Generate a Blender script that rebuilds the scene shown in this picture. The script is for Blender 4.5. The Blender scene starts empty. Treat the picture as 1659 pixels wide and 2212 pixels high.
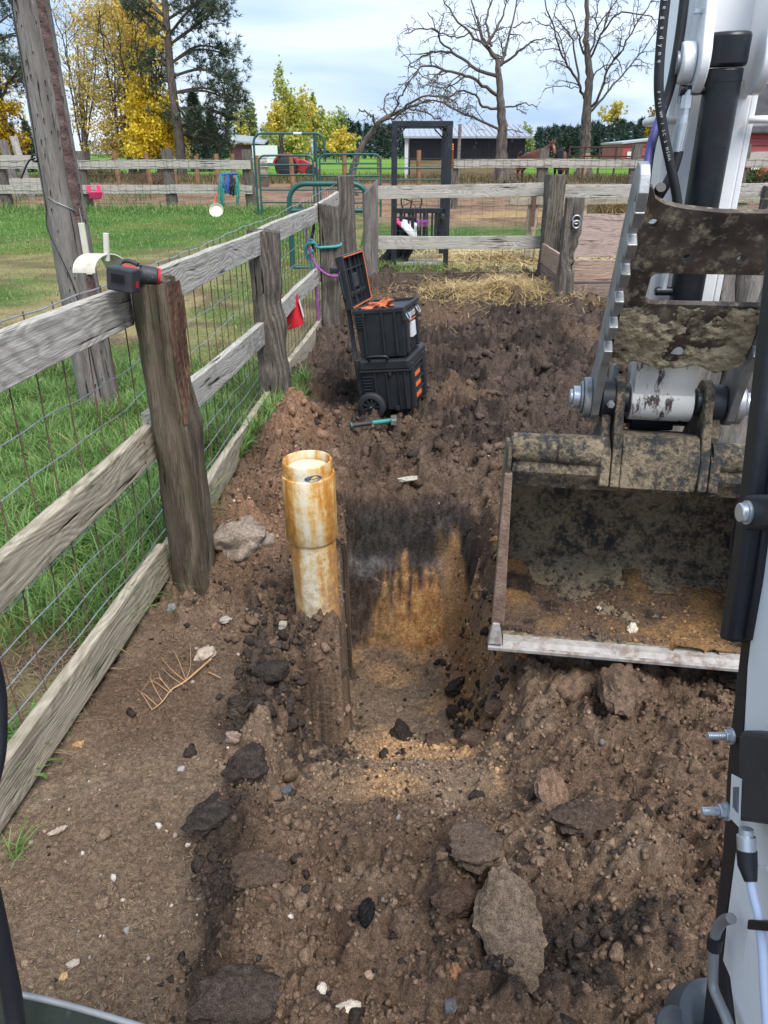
import bpy, bmesh, math, random
import numpy as np
from mathutils import Vector, Matrix, Euler
random.seed(7); RNG = np.random.default_rng(7)
S = bpy.context.scene; COL = S.collection; R = math.radians
# ------------------------------------------------------------- camera
H = 1.75; PITCH = R(25.9); CP, SP = math.cos(PITCH), math.sin(PITCH); F = 1597.7
cam_d = bpy.data.cameras.new('camera'); cam = bpy.data.objects.new('camera', cam_d); COL.objects.link(cam)
cam.location = (0, 0, H); cam.rotation_euler = (R(90) - PITCH, 0, 0)
cam_d.sensor_fit = 'VERTICAL'; cam_d.sensor_height = 36; cam_d.lens = 26; cam_d.clip_start = .02; cam_d.clip_end = 3000
S.camera = cam
# ------------------------------------------------------------- sky and sun (overcast, thin blue in the clouds)
SUN_EL, SUN_AZ = R(58), R(155)
W = bpy.data.worlds.new('World'); S.world = W; W.use_nodes = True
wn, wl = W.node_tree.nodes, W.node_tree.links
for n in list(wn): wn.remove(n)
def wnode(t, **k):
    n = wn.new(t)
    for a, b in k.items(): setattr(n, a, b)
    return n
wo = wnode('ShaderNodeOutputWorld'); wb = wnode('ShaderNodeBackground'); wb.inputs['Strength'].default_value = .12
sky = wnode('ShaderNodeTexSky', sky_type='NISHITA', sun_disc=False, sun_elevation=SUN_EL, sun_rotation=SUN_AZ, air_density=1.0, dust_density=2.0)
tc = wnode('ShaderNodeTexCoord'); mp = wnode('ShaderNodeMapping'); mp.inputs['Scale'].default_value = (1.1, 1.1, 5.0)
mp.inputs['Rotation'].default_value = (R(6), R(-4), 0)
wl.new(tc.outputs['Generated'], mp.inputs['Vector'])
nz = wnode('ShaderNodeTexNoise'); nz.inputs['Scale'].default_value = 2.3; nz.inputs['Detail'].default_value = 6; nz.inputs['Roughness'].default_value = .5; nz.inputs['Distortion'].default_value = .35
wl.new(mp.outputs['Vector'], nz.inputs['Vector'])
cr = wnode('ShaderNodeValToRGB'); cr.color_ramp.elements[0].position = .38; cr.color_ramp.elements[1].position = .6
cr.color_ramp.elements[0].color = (1.4, 2.0, 2.95, 1); cr.color_ramp.elements[1].color = (2.75, 3.1, 3.6, 1)
wl.new(nz.outputs['Fac'], cr.inputs['Fac'])
mx = wnode('ShaderNodeMixRGB'); mx.inputs['Fac'].default_value = .88
wl.new(sky.outputs['Color'], mx.inputs['Color1']); wl.new(cr.outputs['Color'], mx.inputs['Color2'])
wl.new(mx.outputs['Color'], wb.inputs['Color']); wl.new(wb.outputs['Background'], wo.inputs['Surface'])
sd = bpy.data.lights.new('sun', 'SUN'); sun = bpy.data.objects.new('sun', sd); COL.objects.link(sun)
sd.energy = 1.5; sd.angle = R(28); sd.color = (1, .965, .92); sun.rotation_euler = (R(90) - SUN_EL, 0, R(180) - SUN_AZ)
S.view_settings.view_transform = 'Standard'; S.view_settings.look = 'None'; S.view_settings.gamma = 1; S.view_settings.exposure = 1.5
S.view_settings.use_curve_mapping = False
S.cycles.max_bounces = 6; S.cycles.diffuse_bounces = 4; S.cycles.transparent_max_bounces = 8
# ------------------------------------------------------------- helpers
def at(x, y, Y):                      # a photo position carried to the real distance Y
    v = (y - 1106) / F; Z = Y / (CP - v * SP)
    return Vector(((x - 829.5) / F * Z, Y, H - Z * (SP + v * CP)))
def ramp_z(Y):                        # the land climbs gently away from the camera
    return float(np.interp(Y, [6, 11, 20, 26], [0, .15, .46, .5]))
def gp(x, y, dz=0):
    z = 0
    for _ in range(30):
        v = (y - 1106) / F; d = SP + v * CP; Z = (H - z) / max(d, 1e-3); Y = Z * (CP - v * SP); z = ramp_z(Y) + dz
    return Vector(((x - 829.5) / F * Z, Y, z))
def WM(o):
    m = o.matrix_basis.copy()
    if o.parent: m = WM(o.parent) @ o.matrix_parent_inverse @ m
    return m
def adopt(c, p):
    c.parent = p; c.matrix_parent_inverse = WM(p).inverted()
def tag(o, label, cat, group=None):
    o['label'] = label; o['category'] = cat
    if group: o['group'] = group
    return o
def thing(name, label, cat, loc=(0, 0, 0), group=None, rz=0):
    o = bpy.data.objects.new(name, None); COL.objects.link(o); o.location = loc; o.rotation_euler = (0, 0, rz); o.empty_display_size = .1
    return tag(o, label, cat, group)
def link(name, me, mat, parent=None, mtx=None):
    o = bpy.data.objects.new(name, me); COL.objects.link(o)
    if mat: me.materials.append(mat)
    if mtx is not None: o.matrix_basis = mtx
    if parent: adopt(o, parent)
    return o
def copy_tree(o, parent=None):
    c = o.copy(); COL.objects.link(c)
    if parent: c.parent = parent
    for ch in [q for q in bpy.data.objects if q.parent == o]: copy_tree(ch, c)
    return c
def basis(d, up=(0, 0, 1)):
    d = Vector(d).normalized(); up = Vector(up)
    if abs(d.dot(up)) > .98: up = Vector((0, 1, 0)) if abs(d.y) < .9 else Vector((1, 0, 0))
    s = up.cross(d).normalized(); return d, s, d.cross(s).normalized()
class MB:
    def __init__(s): s.v = []; s.f = []
    def add(s, vs, fs):
        n = len(s.v); s.v += [tuple(v) for v in vs]; s.f += [tuple(n + i for i in f) for f in fs]; return s
    def hexa(s, p):
        return s.add(p, [(0, 3, 2, 1), (4, 5, 6, 7), (0, 1, 5, 4), (1, 2, 6, 5), (2, 3, 7, 6), (3, 0, 4, 7)])
    def box(s, c, d, m=None):
        x, y, z = d[0] / 2, d[1] / 2, d[2] / 2; c = Vector(c)
        p = [Vector(q) for q in ((-x, -y, -z), (x, -y, -z), (x, y, -z), (-x, y, -z), (-x, -y, z), (x, -y, z), (x, y, z), (-x, y, z))]
        if m is not None: p = [m @ q for q in p]
        return s.hexa([q + c for q in p])
    def bar(s, a, b, w, h, up=(0, 0, 1)):
        a, b = Vector(a), Vector(b); d, x, y = basis(b - a, up); x = x * w / 2; y = y * h / 2
        return s.hexa([a - x - y, a + x - y, a + x + y, a - x + y, b - x - y, b + x - y, b + x + y, b - x + y])
    def tube(s, path, r, n=8, cap=True):
        path = [Vector(p) for p in path]; k = len(path)
        rr = [r] * k if isinstance(r, (int, float)) else list(r); vs = []; fs = []; pu = None
        for i, p in enumerate(path):
            d = path[min(i + 1, k - 1)] - path[max(i - 1, 0)]
            if d.length < 1e-9: d = Vector((0, 0, 1))
            d.normalize()
            if pu is None: _, a, b = basis(d)
            else:
                a = pu - d * pu.dot(d)
                if a.length < 1e-5: _, a, b = basis(d)
                a.normalize(); b = d.cross(a)
            pu = a
            for j in range(n):
                t = 2 * math.pi * j / n; vs.append(p + (a * math.cos(t) + b * math.sin(t)) * rr[i])
        for i in range(k - 1):
            for j in range(n): fs.append((i * n + j, i * n + (j + 1) % n, (i + 1) * n + (j + 1) % n, (i + 1) * n + j))
        if cap: fs += [tuple(range(n))[::-1], tuple((k - 1) * n + j for j in range(n))]
        return s.add(vs, fs)
    def lathe(s, prof, m=None, n=32):
        m = m or Matrix(); vs = []; fs = []; k = len(prof)
        for r, z in prof:
            for j in range(n):
                t = 2 * math.pi * j / n; vs.append(m @ Vector((r * math.cos(t), r * math.sin(t), z)))
        for i in range(k - 1):
            for j in range(n): fs.append((i * n + j, i * n + (j + 1) % n, (i + 1) * n + (j + 1) % n, (i + 1) * n + j))
        fs += [tuple(range(n))[::-1], tuple((k - 1) * n + j for j in range(n))]
        return s.add(vs, fs)
    def prism(s, out, fn):                # out: list of (a, b); fn(a, b, t) with t in 0, 1 -> point
        n = len(out); vs = [fn(a, b, 0) for a, b in out] + [fn(a, b, 1) for a, b in out]
        fs = [tuple(range(n))[::-1], tuple(range(n, 2 * n))] + [(i, (i + 1) % n, n + (i + 1) % n, n + i) for i in range(n)]
        return s.add(vs, fs)
    def build(s, name, mat, parent=None, smooth=None, bevel=0, seg=2, mtx=None, fix=True):
        me = bpy.data.meshes.new(name); me.from_pydata([tuple(v) for v in s.v], [], s.f)
        if fix:
            bm = bmesh.new(); bm.from_mesh(me); bmesh.ops.recalc_face_normals(bm, faces=bm.faces); bm.to_mesh(me); bm.free()
        if smooth:
            me.polygons.foreach_set('use_smooth', [True] * len(me.polygons)); me.set_sharp_from_angle(angle=R(smooth))
        o = link(name, me, mat, parent, mtx)
        if bevel:
            b = o.modifiers.new('bevel', 'BEVEL'); b.width = bevel; b.segments = seg; b.limit_method = 'ANGLE'; b.angle_limit = R(40)
        return o
def mesh_np(name, V, F_, mat, col=None, parent=None, smooth=False, uvcol='Col'):
    V = np.asarray(V, np.float32); F_ = np.asarray(F_, np.int32); k = F_.shape[1]; n = len(F_)
    me = bpy.data.meshes.new(name); me.vertices.add(len(V)); me.vertices.foreach_set('co', V.ravel())
    me.loops.add(n * k); me.loops.foreach_set('vertex_index', F_.ravel()); me.polygons.add(n)
    me.polygons.foreach_set('loop_start', np.arange(0, n * k, k, dtype=np.int32)); me.polygons.foreach_set('loop_total', np.full(n, k, np.int32))
    if smooth: me.polygons.foreach_set('use_smooth', np.ones(n, bool))
    me.update(calc_edges=True)
    if col is not None:
        a = me.color_attributes.new('Col', 'FLOAT_COLOR', 'POINT'); c = np.ones((len(V), 4), np.float32); c[:, :3] = col; a.data.foreach_set('color', c.ravel())
    return link(name, me, mat, parent)
def structure(o): o['kind'] = 'structure'; return o
def stuff(o): o['kind'] = 'stuff'; return o
def arc(c, a, b, r, t0, t1, n=8):        # points round c in the plane of unit vectors a, b
    c, a, b = Vector(c), Vector(a), Vector(b)
    return [c + (a * math.cos(t0 + (t1 - t0) * i / n) + b * math.sin(t0 + (t1 - t0) * i / n)) * r for i in range(n + 1)]
def smooth_path(p, k=6):                 # Catmull-Rom through the points
    p = [Vector(q) for q in p]; out = []
    for i in range(len(p) - 1):
        a, b, c, d = p[max(i - 1, 0)], p[i], p[i + 1], p[min(i + 2, len(p) - 1)]
        for j in range(k):
            t = j / k; out.append(.5 * ((2 * b) + (c - a) * t + (2 * a - 5 * b + 4 * c - d) * t * t + (3 * b - a - 3 * c + d) * t ** 3))
    return out + [p[-1]]
# numpy noise
def _h(ix, iy, s):
    n = (ix.astype(np.int64) * 374761393 + iy.astype(np.int64) * 668265263 + s * 2147483647) & 0xffffffff
    n = ((n ^ (n >> 13)) * 1274126177) & 0xffffffff; n = ((n ^ (n >> 16)) * 2246822519) & 0xffffffff
    return ((n ^ (n >> 15)) & 0xffffff) / float(0xffffff)
def vn(x, y, s=0):
    ix, iy = np.floor(x), np.floor(y); fx, fy = x - ix, y - iy; fx = fx ** 3 * (fx * (fx * 6 - 15) + 10); fy = fy ** 3 * (fy * (fy * 6 - 15) + 10)
    a, b, c, d = _h(ix, iy, s), _h(ix + 1, iy, s), _h(ix, iy + 1, s), _h(ix + 1, iy + 1, s)
    return (a + (b - a) * fx) * (1 - fy) + (c + (d - c) * fx) * fy - .5
def fbm(x, y, sc, o=4, s=0, g=.5):
    t = 0; a = 1
    for i in range(o): t = t + a * vn(x / sc + 17.3 * i, y / sc - 9.1 * i, s + i); sc *= .5; a *= g
    return t
def lumps(x, y, cell, s=0, fill=.8):     # half-buried round clods
    u, v = x / cell, y / cell; ix, iy = np.floor(u), np.floor(v); out = np.zeros_like(x)
    for dx in (-1, 0, 1):
        for dy in (-1, 0, 1):
            jx, jy = ix + dx, iy + dy; r = .25 + .45 * _h(jx, jy, s + 5)
            on = _h(jx, jy, s + 9) < fill
            d2 = (u - jx - _h(jx, jy, s)) ** 2 + ((v - jy - _h(jx, jy, s + 1)) * (.8 + .5 * _h(jx, jy, s + 3))) ** 2
            d = np.sqrt(d2); out = np.maximum(out, np.where(on, np.maximum(.55 * np.sqrt(np.maximum(r * r - d2, 0)) + .5 * (r - d), 0), 0))
    return out * cell
def sst(a, b, x): t = np.clip((x - a) / (b - a), 0, 1); return t * t * (3 - 2 * t)
# ------------------------------------------------------------- materials
def nt(name):
    m = bpy.data.materials.new(name); m.use_nodes = True; t = m.node_tree; b = t.nodes['Principled BSDF']; return m, t, b
def node(t, ty, **k):
    n = t.nodes.new(ty)
    for a, b in k.items():
        if a[0] == '_': n.inputs[a[1:].replace('_', ' ')].default_value = b
        else: setattr(n, a, b)
    return n
def coords(t, scale=(1, 1, 1), rand=True, kind='Object'):
    tc = node(t, 'ShaderNodeTexCoord'); mp = node(t, 'ShaderNodeMapping', _Scale=scale); src = tc.outputs[kind]
    if rand:
        oi = node(t, 'ShaderNodeObjectInfo'); mu = node(t, 'ShaderNodeMath', operation='MULTIPLY'); mu.inputs[1].default_value = 37
        t.links.new(oi.outputs['Random'], mu.inputs[0]); ad = node(t, 'ShaderNodeVectorMath', operation='ADD')
        t.links.new(src, ad.inputs[0]); t.links.new(mu.outputs[0], ad.inputs[1]); src = ad.outputs[0]
    t.links.new(src, mp.inputs['Vector']); return mp.outputs['Vector']
def noise(t, vec, sc, de=5, ro=.55, di=0):
    n = node(t, 'ShaderNodeTexNoise', _Scale=sc, _Detail=de, _Roughness=ro, _Distortion=di); t.links.new(vec, n.inputs['Vector']); return n.outputs['Fac']
def ramp(t, fac, cols, lo=.3, hi=.7, const=False):
    if hi > 1:
        q = node(t, 'ShaderNodeMath', operation='MULTIPLY'); q.inputs[1].default_value = 1 / hi; t.links.new(fac, q.inputs[0]); fac = q.outputs[0]; lo, hi = lo / hi, 1.
    r = node(t, 'ShaderNodeValToRGB'); e = r.color_ramp.elements
    while len(e) < len(cols): e.new(.5)
    for i, c in enumerate(cols):
        e[i].position = lo + (hi - lo) * i / (len(cols) - 1); e[i].color = (*c, 1) if not isinstance(c, float) else (c, c, c, 1)
    t.links.new(fac, r.inputs['Fac']); return r.outputs['Color']
def mixc(t, a, b, f, mode='MIX'):
    m = node(t, 'ShaderNodeMixRGB', blend_type=mode)
    for s, i in ((f, 0), (a, 1), (b, 2)):
        if hasattr(s, 'links'): t.links.new(s, m.inputs[i])
        else: m.inputs[i].default_value = s if i == 0 else (*s, 1)
    return m.outputs[0]
def bump(t, b, h, strength=.5, dist=.01):
    n = node(t, 'ShaderNodeBump', _Strength=strength, _Distance=dist); t.links.new(h, n.inputs['Height'])
    prev = b.inputs['Normal'].links
    if prev: t.links.new(prev[0].from_socket, n.inputs['Normal'])
    t.links.new(n.outputs[0], b.inputs['Normal'])
def P(name, cols, scale=4, rough=.6, metal=0, bmp=.2, dist=.005, stretch=(1, 1, 1), lo=.3, hi=.7, rand=True, spec=.5, dirt=None, dirt_scale=3, dirt_lo=.52, dirt_hi=.62, dirt_rough=.9, coat=0, fine=0):
    m, t, b = nt(name); v = coords(t, stretch, rand); n = noise(t, v, scale, 6)
    c = ramp(t, n, cols, lo, hi) if len(cols) > 1 else mixc(t, cols[0], tuple(x * .8 for x in cols[0]), n)
    b.inputs['Roughness'].default_value = rough; b.inputs['Metallic'].default_value = metal; b.inputs['Specular IOR Level'].default_value = spec
    if coat: b.inputs['Coat Weight'].default_value = coat
    n2 = noise(t, v, scale * 7, 4)
    if dirt is not None:
        nd = noise(t, v, dirt_scale, 10, .74); f = ramp(t, nd, [0., 1.], dirt_lo, dirt_hi)
        dc = ramp(t, n2, [tuple(x * .55 for x in dirt), dirt], .35, .6); c = mixc(t, c, dc, f)
        rr = mixc(t, (rough,) * 3, (dirt_rough,) * 3, f); t.links.new(rr, b.inputs['Roughness'])
        if metal: mm = mixc(t, (metal,) * 3, (0, 0, 0), f); t.links.new(mm, b.inputs['Metallic'])
        bump(t, b, nd, .5, .006)
    t.links.new(c, b.inputs['Base Color'])
    if bmp: bump(t, b, n2, bmp, dist)
    return m
def wood(name, cols, swirl=.6, bands=52, rough=.88, bmp=.55, dist=.004, dark=.8, stain=(.07, .06, .045), mould=None):
    # grain runs along local X
    m, t, b = nt(name); v = coords(t, (1, 1, 1)); sp = node(t, 'ShaderNodeSeparateXYZ'); t.links.new(v, sp.inputs[0])
    vs = coords(t, (.9, 3.2, 3.2)); low = noise(t, vs, 1.3, 2, .4)
    a = node(t, 'ShaderNodeMath', operation='MULTIPLY_ADD'); t.links.new(low, a.inputs[0]); a.inputs[1].default_value = swirl
    zz = node(t, 'ShaderNodeMath', operation='ADD'); t.links.new(sp.outputs['Z'], zz.inputs[0]); ym = node(t, 'ShaderNodeMath', operation='MULTIPLY'); ym.inputs[1].default_value = .8
    t.links.new(sp.outputs['Y'], ym.inputs[0]); t.links.new(ym.outputs[0], zz.inputs[1]); t.links.new(zz.outputs[0], a.inputs[2])
    mu = node(t, 'ShaderNodeMath', operation='MULTIPLY'); t.links.new(a.outputs[0], mu.inputs[0]); mu.inputs[1].default_value = bands * 6.283
    vf = coords(t, (4, 105, 105)); fine = noise(t, vf, 3, 6, .68)
    ad = node(t, 'ShaderNodeMath', operation='MULTIPLY_ADD'); t.links.new(fine, ad.inputs[0]); ad.inputs[1].default_value = 5; t.links.new(mu.outputs[0], ad.inputs[2])
    si = node(t, 'ShaderNodeMath', operation='SINE'); t.links.new(ad.outputs[0], si.inputs[0])
    hf = node(t, 'ShaderNodeMath', operation='MULTIPLY_ADD'); t.links.new(si.outputs[0], hf.inputs[0]); hf.inputs[1].default_value = .5; hf.inputs[2].default_value = .5
    c1 = ramp(t, fine, cols, .34, .64); c = mixc(t, c1, tuple(x * dark for x in cols[0]), ramp(t, hf.outputs[0], [.55, 0.], 0, .55))
    vb = coords(t, (2.2, 6, 6)); st = noise(t, vb, 1.5, 6, .62); c = mixc(t, c, stain, ramp(t, st, [0., .5], .52, .75))
    vc = coords(t, (1.2, 26, 26)); ck = noise(t, vc, 1.6, 3, .5); cf = ramp(t, ck, [1., 0.], .30, .36); c = mixc(t, c, (.012, .01, .008), cf)
    if mould:
        mo = noise(t, vb, 3.1, 7, .7); c = mixc(t, c, mould, ramp(t, mo, [0., .8], .55, .66))
    t.links.new(c, b.inputs['Base Color']); b.inputs['Roughness'].default_value = rough; b.inputs['Specular IOR Level'].default_value = .25
    bump(t, b, hf.outputs[0], bmp * .6, dist * .6); bump(t, b, fine, bmp, dist); bump(t, b, ck, bmp * 1.2, dist * 2.5)
    return m
def attr_mat(name, rough=.95, spec=.2, transl=0, nb=(), speck=None, var=.35, vscale=60):
    m, t, b = nt(name); a = node(t, 'ShaderNodeAttribute', attribute_name='Col'); c = a.outputs['Color']; v = coords(t, rand=False)
    if var:
        n = noise(t, v, vscale, 6, .65); c = mixc(t, c, ramp(t, n, [(1 - var,) * 3, (1 + var * .6,) * 3], .3, .7), 1., 'MULTIPLY')
    if vscale > 70:
        n = noise(t, v, 330, 3, .7); c = mixc(t, c, ramp(t, n, [(.5,) * 3, (1.45,) * 3], .36, .66), 1., 'MULTIPLY')
    if speck:
        for sc, thr, colr in speck:
            vo = node(t, 'ShaderNodeTexVoronoi', _Scale=sc); t.links.new(v, vo.inputs['Vector']); c = mixc(t, c, colr, ramp(t, vo.outputs['Distance'], [.85, 0.], thr * .6, thr))
    t.links.new(c, b.inputs['Base Color']); b.inputs['Roughness'].default_value = rough; b.inputs['Specular IOR Level'].default_value = spec
    for sc, st, di in nb: bump(t, b, noise(t, v, sc, 6, .65), st, di)
    if transl:
        tr = node(t, 'ShaderNodeBsdfTranslucent'); t.links.new(c, tr.inputs['Color']); ms = node(t, 'ShaderNodeMixShader'); ms.inputs[0].default_value = transl
        o = t.nodes['Material Output']; t.links.new(b.outputs[0], ms.inputs[1]); t.links.new(tr.outputs[0], ms.inputs[2]); t.links.new(ms.outputs[0], o.inputs['Surface'])
    return m
M = {}
M['soil'] = attr_mat('soil', .97, .12, 0, ((28, .8, .02), (95, .9, .011), (260, .8, .005)), ((310, .2, (.36, .27, .18)), (120, .085, (.035, .029, .025)), (62, .04, (.45, .38, .3))), .55, 75)
M['clod'] = attr_mat('clod', .97, .12, 0, ((60, .8, .008), (190, .8, .004)), ((230, .17, (.27, .2, .13)),), .5, 80)
M['stone'] = attr_mat('stone', .85, .25, 0, ((30, .4, .004), (150, .6, .002)), ((170, .15, (.4, .36, .3)),), .35, 60)
M['grass'] = attr_mat('grass', .55, .35, .35, (), None, .15, 8)
M['lawn'] = attr_mat('lawn', .95, .1, 0, ((22, .7, .03), (80, .8, .012)), None, .5, 30)
M['yard'] = attr_mat('yard', .97, .1, 0, ((6, .7, .06), (25, .8, .025), (80, .8, .01)), None, .45, 12)
M['straw'] = attr_mat('straw', .6, .3, .15, (), None, .2, 20)
M['leaf'] = attr_mat('leaf', .6, .3, .4, (), None, .2, 3)
M['needle'] = attr_mat('needle', .6, .3, .12, (), None, .25, 2)
GREY = [(.30, .275, .235), (.46, .43, .38), (.58, .55, .495)]
M['board'] = wood('grey_board', GREY, bands=44)
M['board_tan'] = wood('tan_board', [(.27, .225, .16), (.41, .355, .27), (.5, .45, .36)], bands=38, mould=(.12, .12, .07))
M['tie'] = wood('tie_wood', [(.07, .058, .048), (.155, .132, .11), (.25, .22, .19)], .35, bands=20, dark=.85, bmp=.9, dist=.008, stain=(.05, .045, .036))
M['tie_brown'] = wood('tie_wood_brown', [(.075, .054, .036), (.14, .108, .077), (.2, .165, .125)], .3, bands=16, bmp=.9, dist=.008, dark=.85, mould=(.09, .1, .05))
M['split'] = wood('split_wood', [(.085, .045, .03), (.16, .085, .055), (.23, .145, .1)], .3, bands=30, bmp=1, dist=.008)
M['pole'] = wood('pole_wood', [(.12, .105, .095), (.21, .185, .17), (.31, .29, .265)], .3, bands=9, bmp=.7, dist=.006, stain=(.12, .08, .07), dark=.7, mould=(.2, .21, .16))
M['pole_red'] = wood('pole_stain', [(.09, .045, .038), (.15, .09, .08), (.2, .16, .15)], .3, bands=9, bmp=.7, dist=.006, dark=.7)
M['feeder'] = wood('feeder_wood', [(.29, .195, .145), (.42, .295, .23), (.5, .39, .32)], .7, bands=24, stain=(.1, .065, .055))
M['feeder_dark'] = wood('feeder_wood_dark', [(.17, .12, .1), (.27, .2, .17), (.35, .275, .24)], .7, bands=24, stain=(.05, .035, .03))
M['round_post'] = P('round_post', [(.16, .085, .04), (.3, .17, .085)], 5, .9, bmp=.5)
M['wire'] = P('galvanised_wire', [(.3, .31, .32), (.5, .51, .52)], 30, .45, .8, 0)
M['rust'] = P('rusty_wire', [(.08, .042, .033), (.19, .1, .08)], 40, .9, 0, 0)
M['fwire'] = P('far_wire', [(.06, .05, .045), (.1, .085, .075)], 10, .8, 0, 0)
M['green_pipe'] = P('green_pipe', [(.008, .075, .07), (.014, .105, .095)], 9, .42, 0, .05, dirt=(.13, .12, .09), dirt_scale=5, dirt_lo=.6, dirt_hi=.72)
M['frame'] = P('black_steel', [(.014, .017, .024), (.03, .034, .044)], 7, .5, .2, .1, dirt=(.1, .09, .08), dirt_scale=4, dirt_lo=.62, dirt_hi=.75)
M['white_paint'] = P('white_paint', [(.8, .815, .83), (.86, .87, .885)], 3, .32, 0, .03, dirt=(.28, .25, .2), dirt_scale=6, dirt_lo=.64, dirt_hi=.8, coat=.2)
M['chipped'] = P('chipped_paint', [(.5, .49, .46), (.66, .65, .62)], 5, .5, 0, .2, dirt=(.07, .05, .042), dirt_scale=13, dirt_lo=.55, dirt_hi=.6, stretch=(1, 1, .35))
M['steel'] = P('bare_steel', [(.2, .21, .22), (.34, .35, .36), (.46, .47, .48)], 9, .5, .75, .2, .002, dirt=(.2, .16, .1), dirt_scale=8, dirt_lo=.55, dirt_hi=.68)
M['thumb_plate'] = P('thumb_plate', [(.03, .025, .023), (.085, .066, .055), (.15, .122, .1)], 9, .6, .25, .35, .003, dirt=(.38, .32, .22), dirt_scale=26, dirt_lo=.5, dirt_hi=.64)
for nm_, of_ in (('mud_steel', -.025), ('mud_inside', .01)):
    m, t, b = nt(nm_); v = coords(t, rand=False); n1 = noise(t, v, 13, 12, .78); n2 = noise(t, v, 70, 6, .75); n3 = noise(t, v, 2.6, 3, .5)
    ad = node(t, 'ShaderNodeMath', operation='MULTIPLY_ADD'); t.links.new(n2, ad.inputs[0]); ad.inputs[1].default_value = .5; t.links.new(n1, ad.inputs[2]); ad2 = node(t, 'ShaderNodeMath', operation='MULTIPLY_ADD'); t.links.new(n3, ad2.inputs[0]); ad2.inputs[1].default_value = .4; t.links.new(ad.outputs[0], ad2.inputs[2])
    c = ramp(t, ad2.outputs[0], [(.04, .042, .045), (.075, .068, .06), (.17, .135, .09), (.31, .24, .155), (.39, .31, .205), (.46, .38, .26)], .82 - of_, 1.06 - of_); c = mixc(t, c, (.08, .058, .045), ramp(t, noise(t, v, 13, 8, .7), [0., .85], .56, .64))
    t.links.new(c, b.inputs['Base Color']); rr = ramp(t, ad2.outputs[0], [.5, .95], .86 - of_, 1 - of_); t.links.new(rr, b.inputs['Roughness']); bump(t, b, ad2.outputs[0], 1, .02); bump(t, b, n2, .5, .003); M[nm_] = m
M['mud'] = P('dried_mud', [(.14, .11, .07), (.3, .25, .165), (.4, .34, .23)], 22, .95, 0, .9, .006)
M['worn_edge'] = P('worn_edge', [(.3, .28, .26), (.47, .445, .425)], 30, .65, .05, .3, .001, dirt=(.23, .15, .105), dirt_scale=14, dirt_lo=.47, dirt_hi=.62)
M['cyl'] = P('cylinder_black', [(.008, .01, .014), (.016, .019, .025)], 5, .36, 0, .03, dirt=(.07, .07, .075), dirt_scale=5, dirt_lo=.6, dirt_hi=.8, dirt_rough=.5)
M['hose'] = P('hose_rubber', [(.012, .013, .016), (.024, .026, .03)], 12, .55, 0, .1)
M['hose_blue'] = P('hose_print', [(.05, .05, .2), (.09, .09, .3)], 12, .55, 0, .1)
M['rubber'] = P('seal_rubber', [(.007, .009, .014), (.014, .017, .024)], 4, .42, 0, .05, dirt=(.06, .065, .075), dirt_scale=9, dirt_lo=.62, dirt_hi=.75)
M['zinc'] = P('zinc', [(.5, .55, .6), (.66, .7, .74)], 20, .35, .7, .05)
M['plastic'] = P('box_plastic', [(.011, .013, .016), (.022, .025, .029)], 6, .45, 0, .1, dirt=(.09, .085, .08), dirt_scale=12, dirt_lo=.63, dirt_hi=.78)
M['plastic_in'] = P('box_inside', [(.012, .009, .011), (.022, .018, .02)], 6, .6, 0, .1)
M['orange'] = P('orange', [(.75, .13, .02), (.85, .2, .045)], 6, .5, 0, .1)
M['orange_bag'] = P('orange_bag', [(.5, .13, .05), (.85, .28, .14)], 18, .6, 0, .9, .02)
M['label'] = P('label_white', [(.62, .63, .64), (.74, .75, .76)], 20, .5, 0, 0)
M['slot'] = P('slot_black', [(.004, .004, .005)], 5, .9, 0, 0)
M['ink'] = P('ink', [(.012, .016, .05)], 5, .5, 0, 0)
M['casing'] = None
M['red'] = P('red_plastic', [(.45, .012, .022), (.6, .02, .03)], 5, .35, 0, .05, dirt=(.45, .3, .27), dirt_scale=7, dirt_lo=.6, dirt_hi=.8)
M['pink'] = P('pink_plastic', [(.8, .04, .16), (.85, .07, .22)], 5, .45, 0, 0)
M['cream'] = P('cream_pvc', [(.55, .52, .42), (.68, .65, .55)], 7, .45, 0, .05, dirt=(.3, .22, .12), dirt_scale=5, dirt_lo=.6, dirt_hi=.75)
M['cream_in'] = P('pvc_inside', [(.16, .15, .08), (.24, .22, .13)], 7, .6, 0, .05)
M['saw'] = P('battery_black', [(.02, .022, .026), (.045, .047, .052)], 9, .55, 0, .15, dirt=(.22, .22, .22), dirt_scale=14, dirt_lo=.56, dirt_hi=.72)
M['teal'] = P('teal_rope', [(.04, .27, .28), (.1, .42, .42)], 60, .8, 0, .6, .004)
M['purple'] = P('purple_rope', [(.17, .03, .18), (.4, .13, .4)], 70, .8, 0, .6, .004)
M['rope_blue'] = P('blue_strap', [(.02, .08, .3), (.05, .16, .45)], 40, .8)
M['rope_green'] = P('green_rope', [(.01, .2, .17), (.05, .33, .26)], 40, .8)
M['bark'] = P('bark', [(.05, .04, .034), (.12, .1, .085), (.19, .17, .145)], 6, .95, 0, .9, .03, stretch=(2, 2, .5))
M['bark_pale'] = P('stripped_bark', [(.13, .09, .065), (.3, .2, .14), (.4, .33, .27)], 5, .9, 0, .8, .03, stretch=(2, 2, .5))
M['twig'] = P('twig_bark', [(.05, .042, .035), (.11, .092, .075)], 8, .95, 0, .3)
M['barn_red'] = P('barn_red', [(.33, .05, .05), (.4, .085, .08)], 2, .5, 0, .05)
M['maroon'] = P('maroon', [(.07, .015, .025), (.1, .03, .04)], 2, .6, 0, .05)
M['black_sheet'] = P('black_sheet', [(.006, .007, .012), (.014, .015, .022)], 2, .4, .1, 0)
M['white_metal'] = P('white_metal_roof', [(.36, .39, .43), (.44, .47, .51)], 2, .35, .2, 0)
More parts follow.
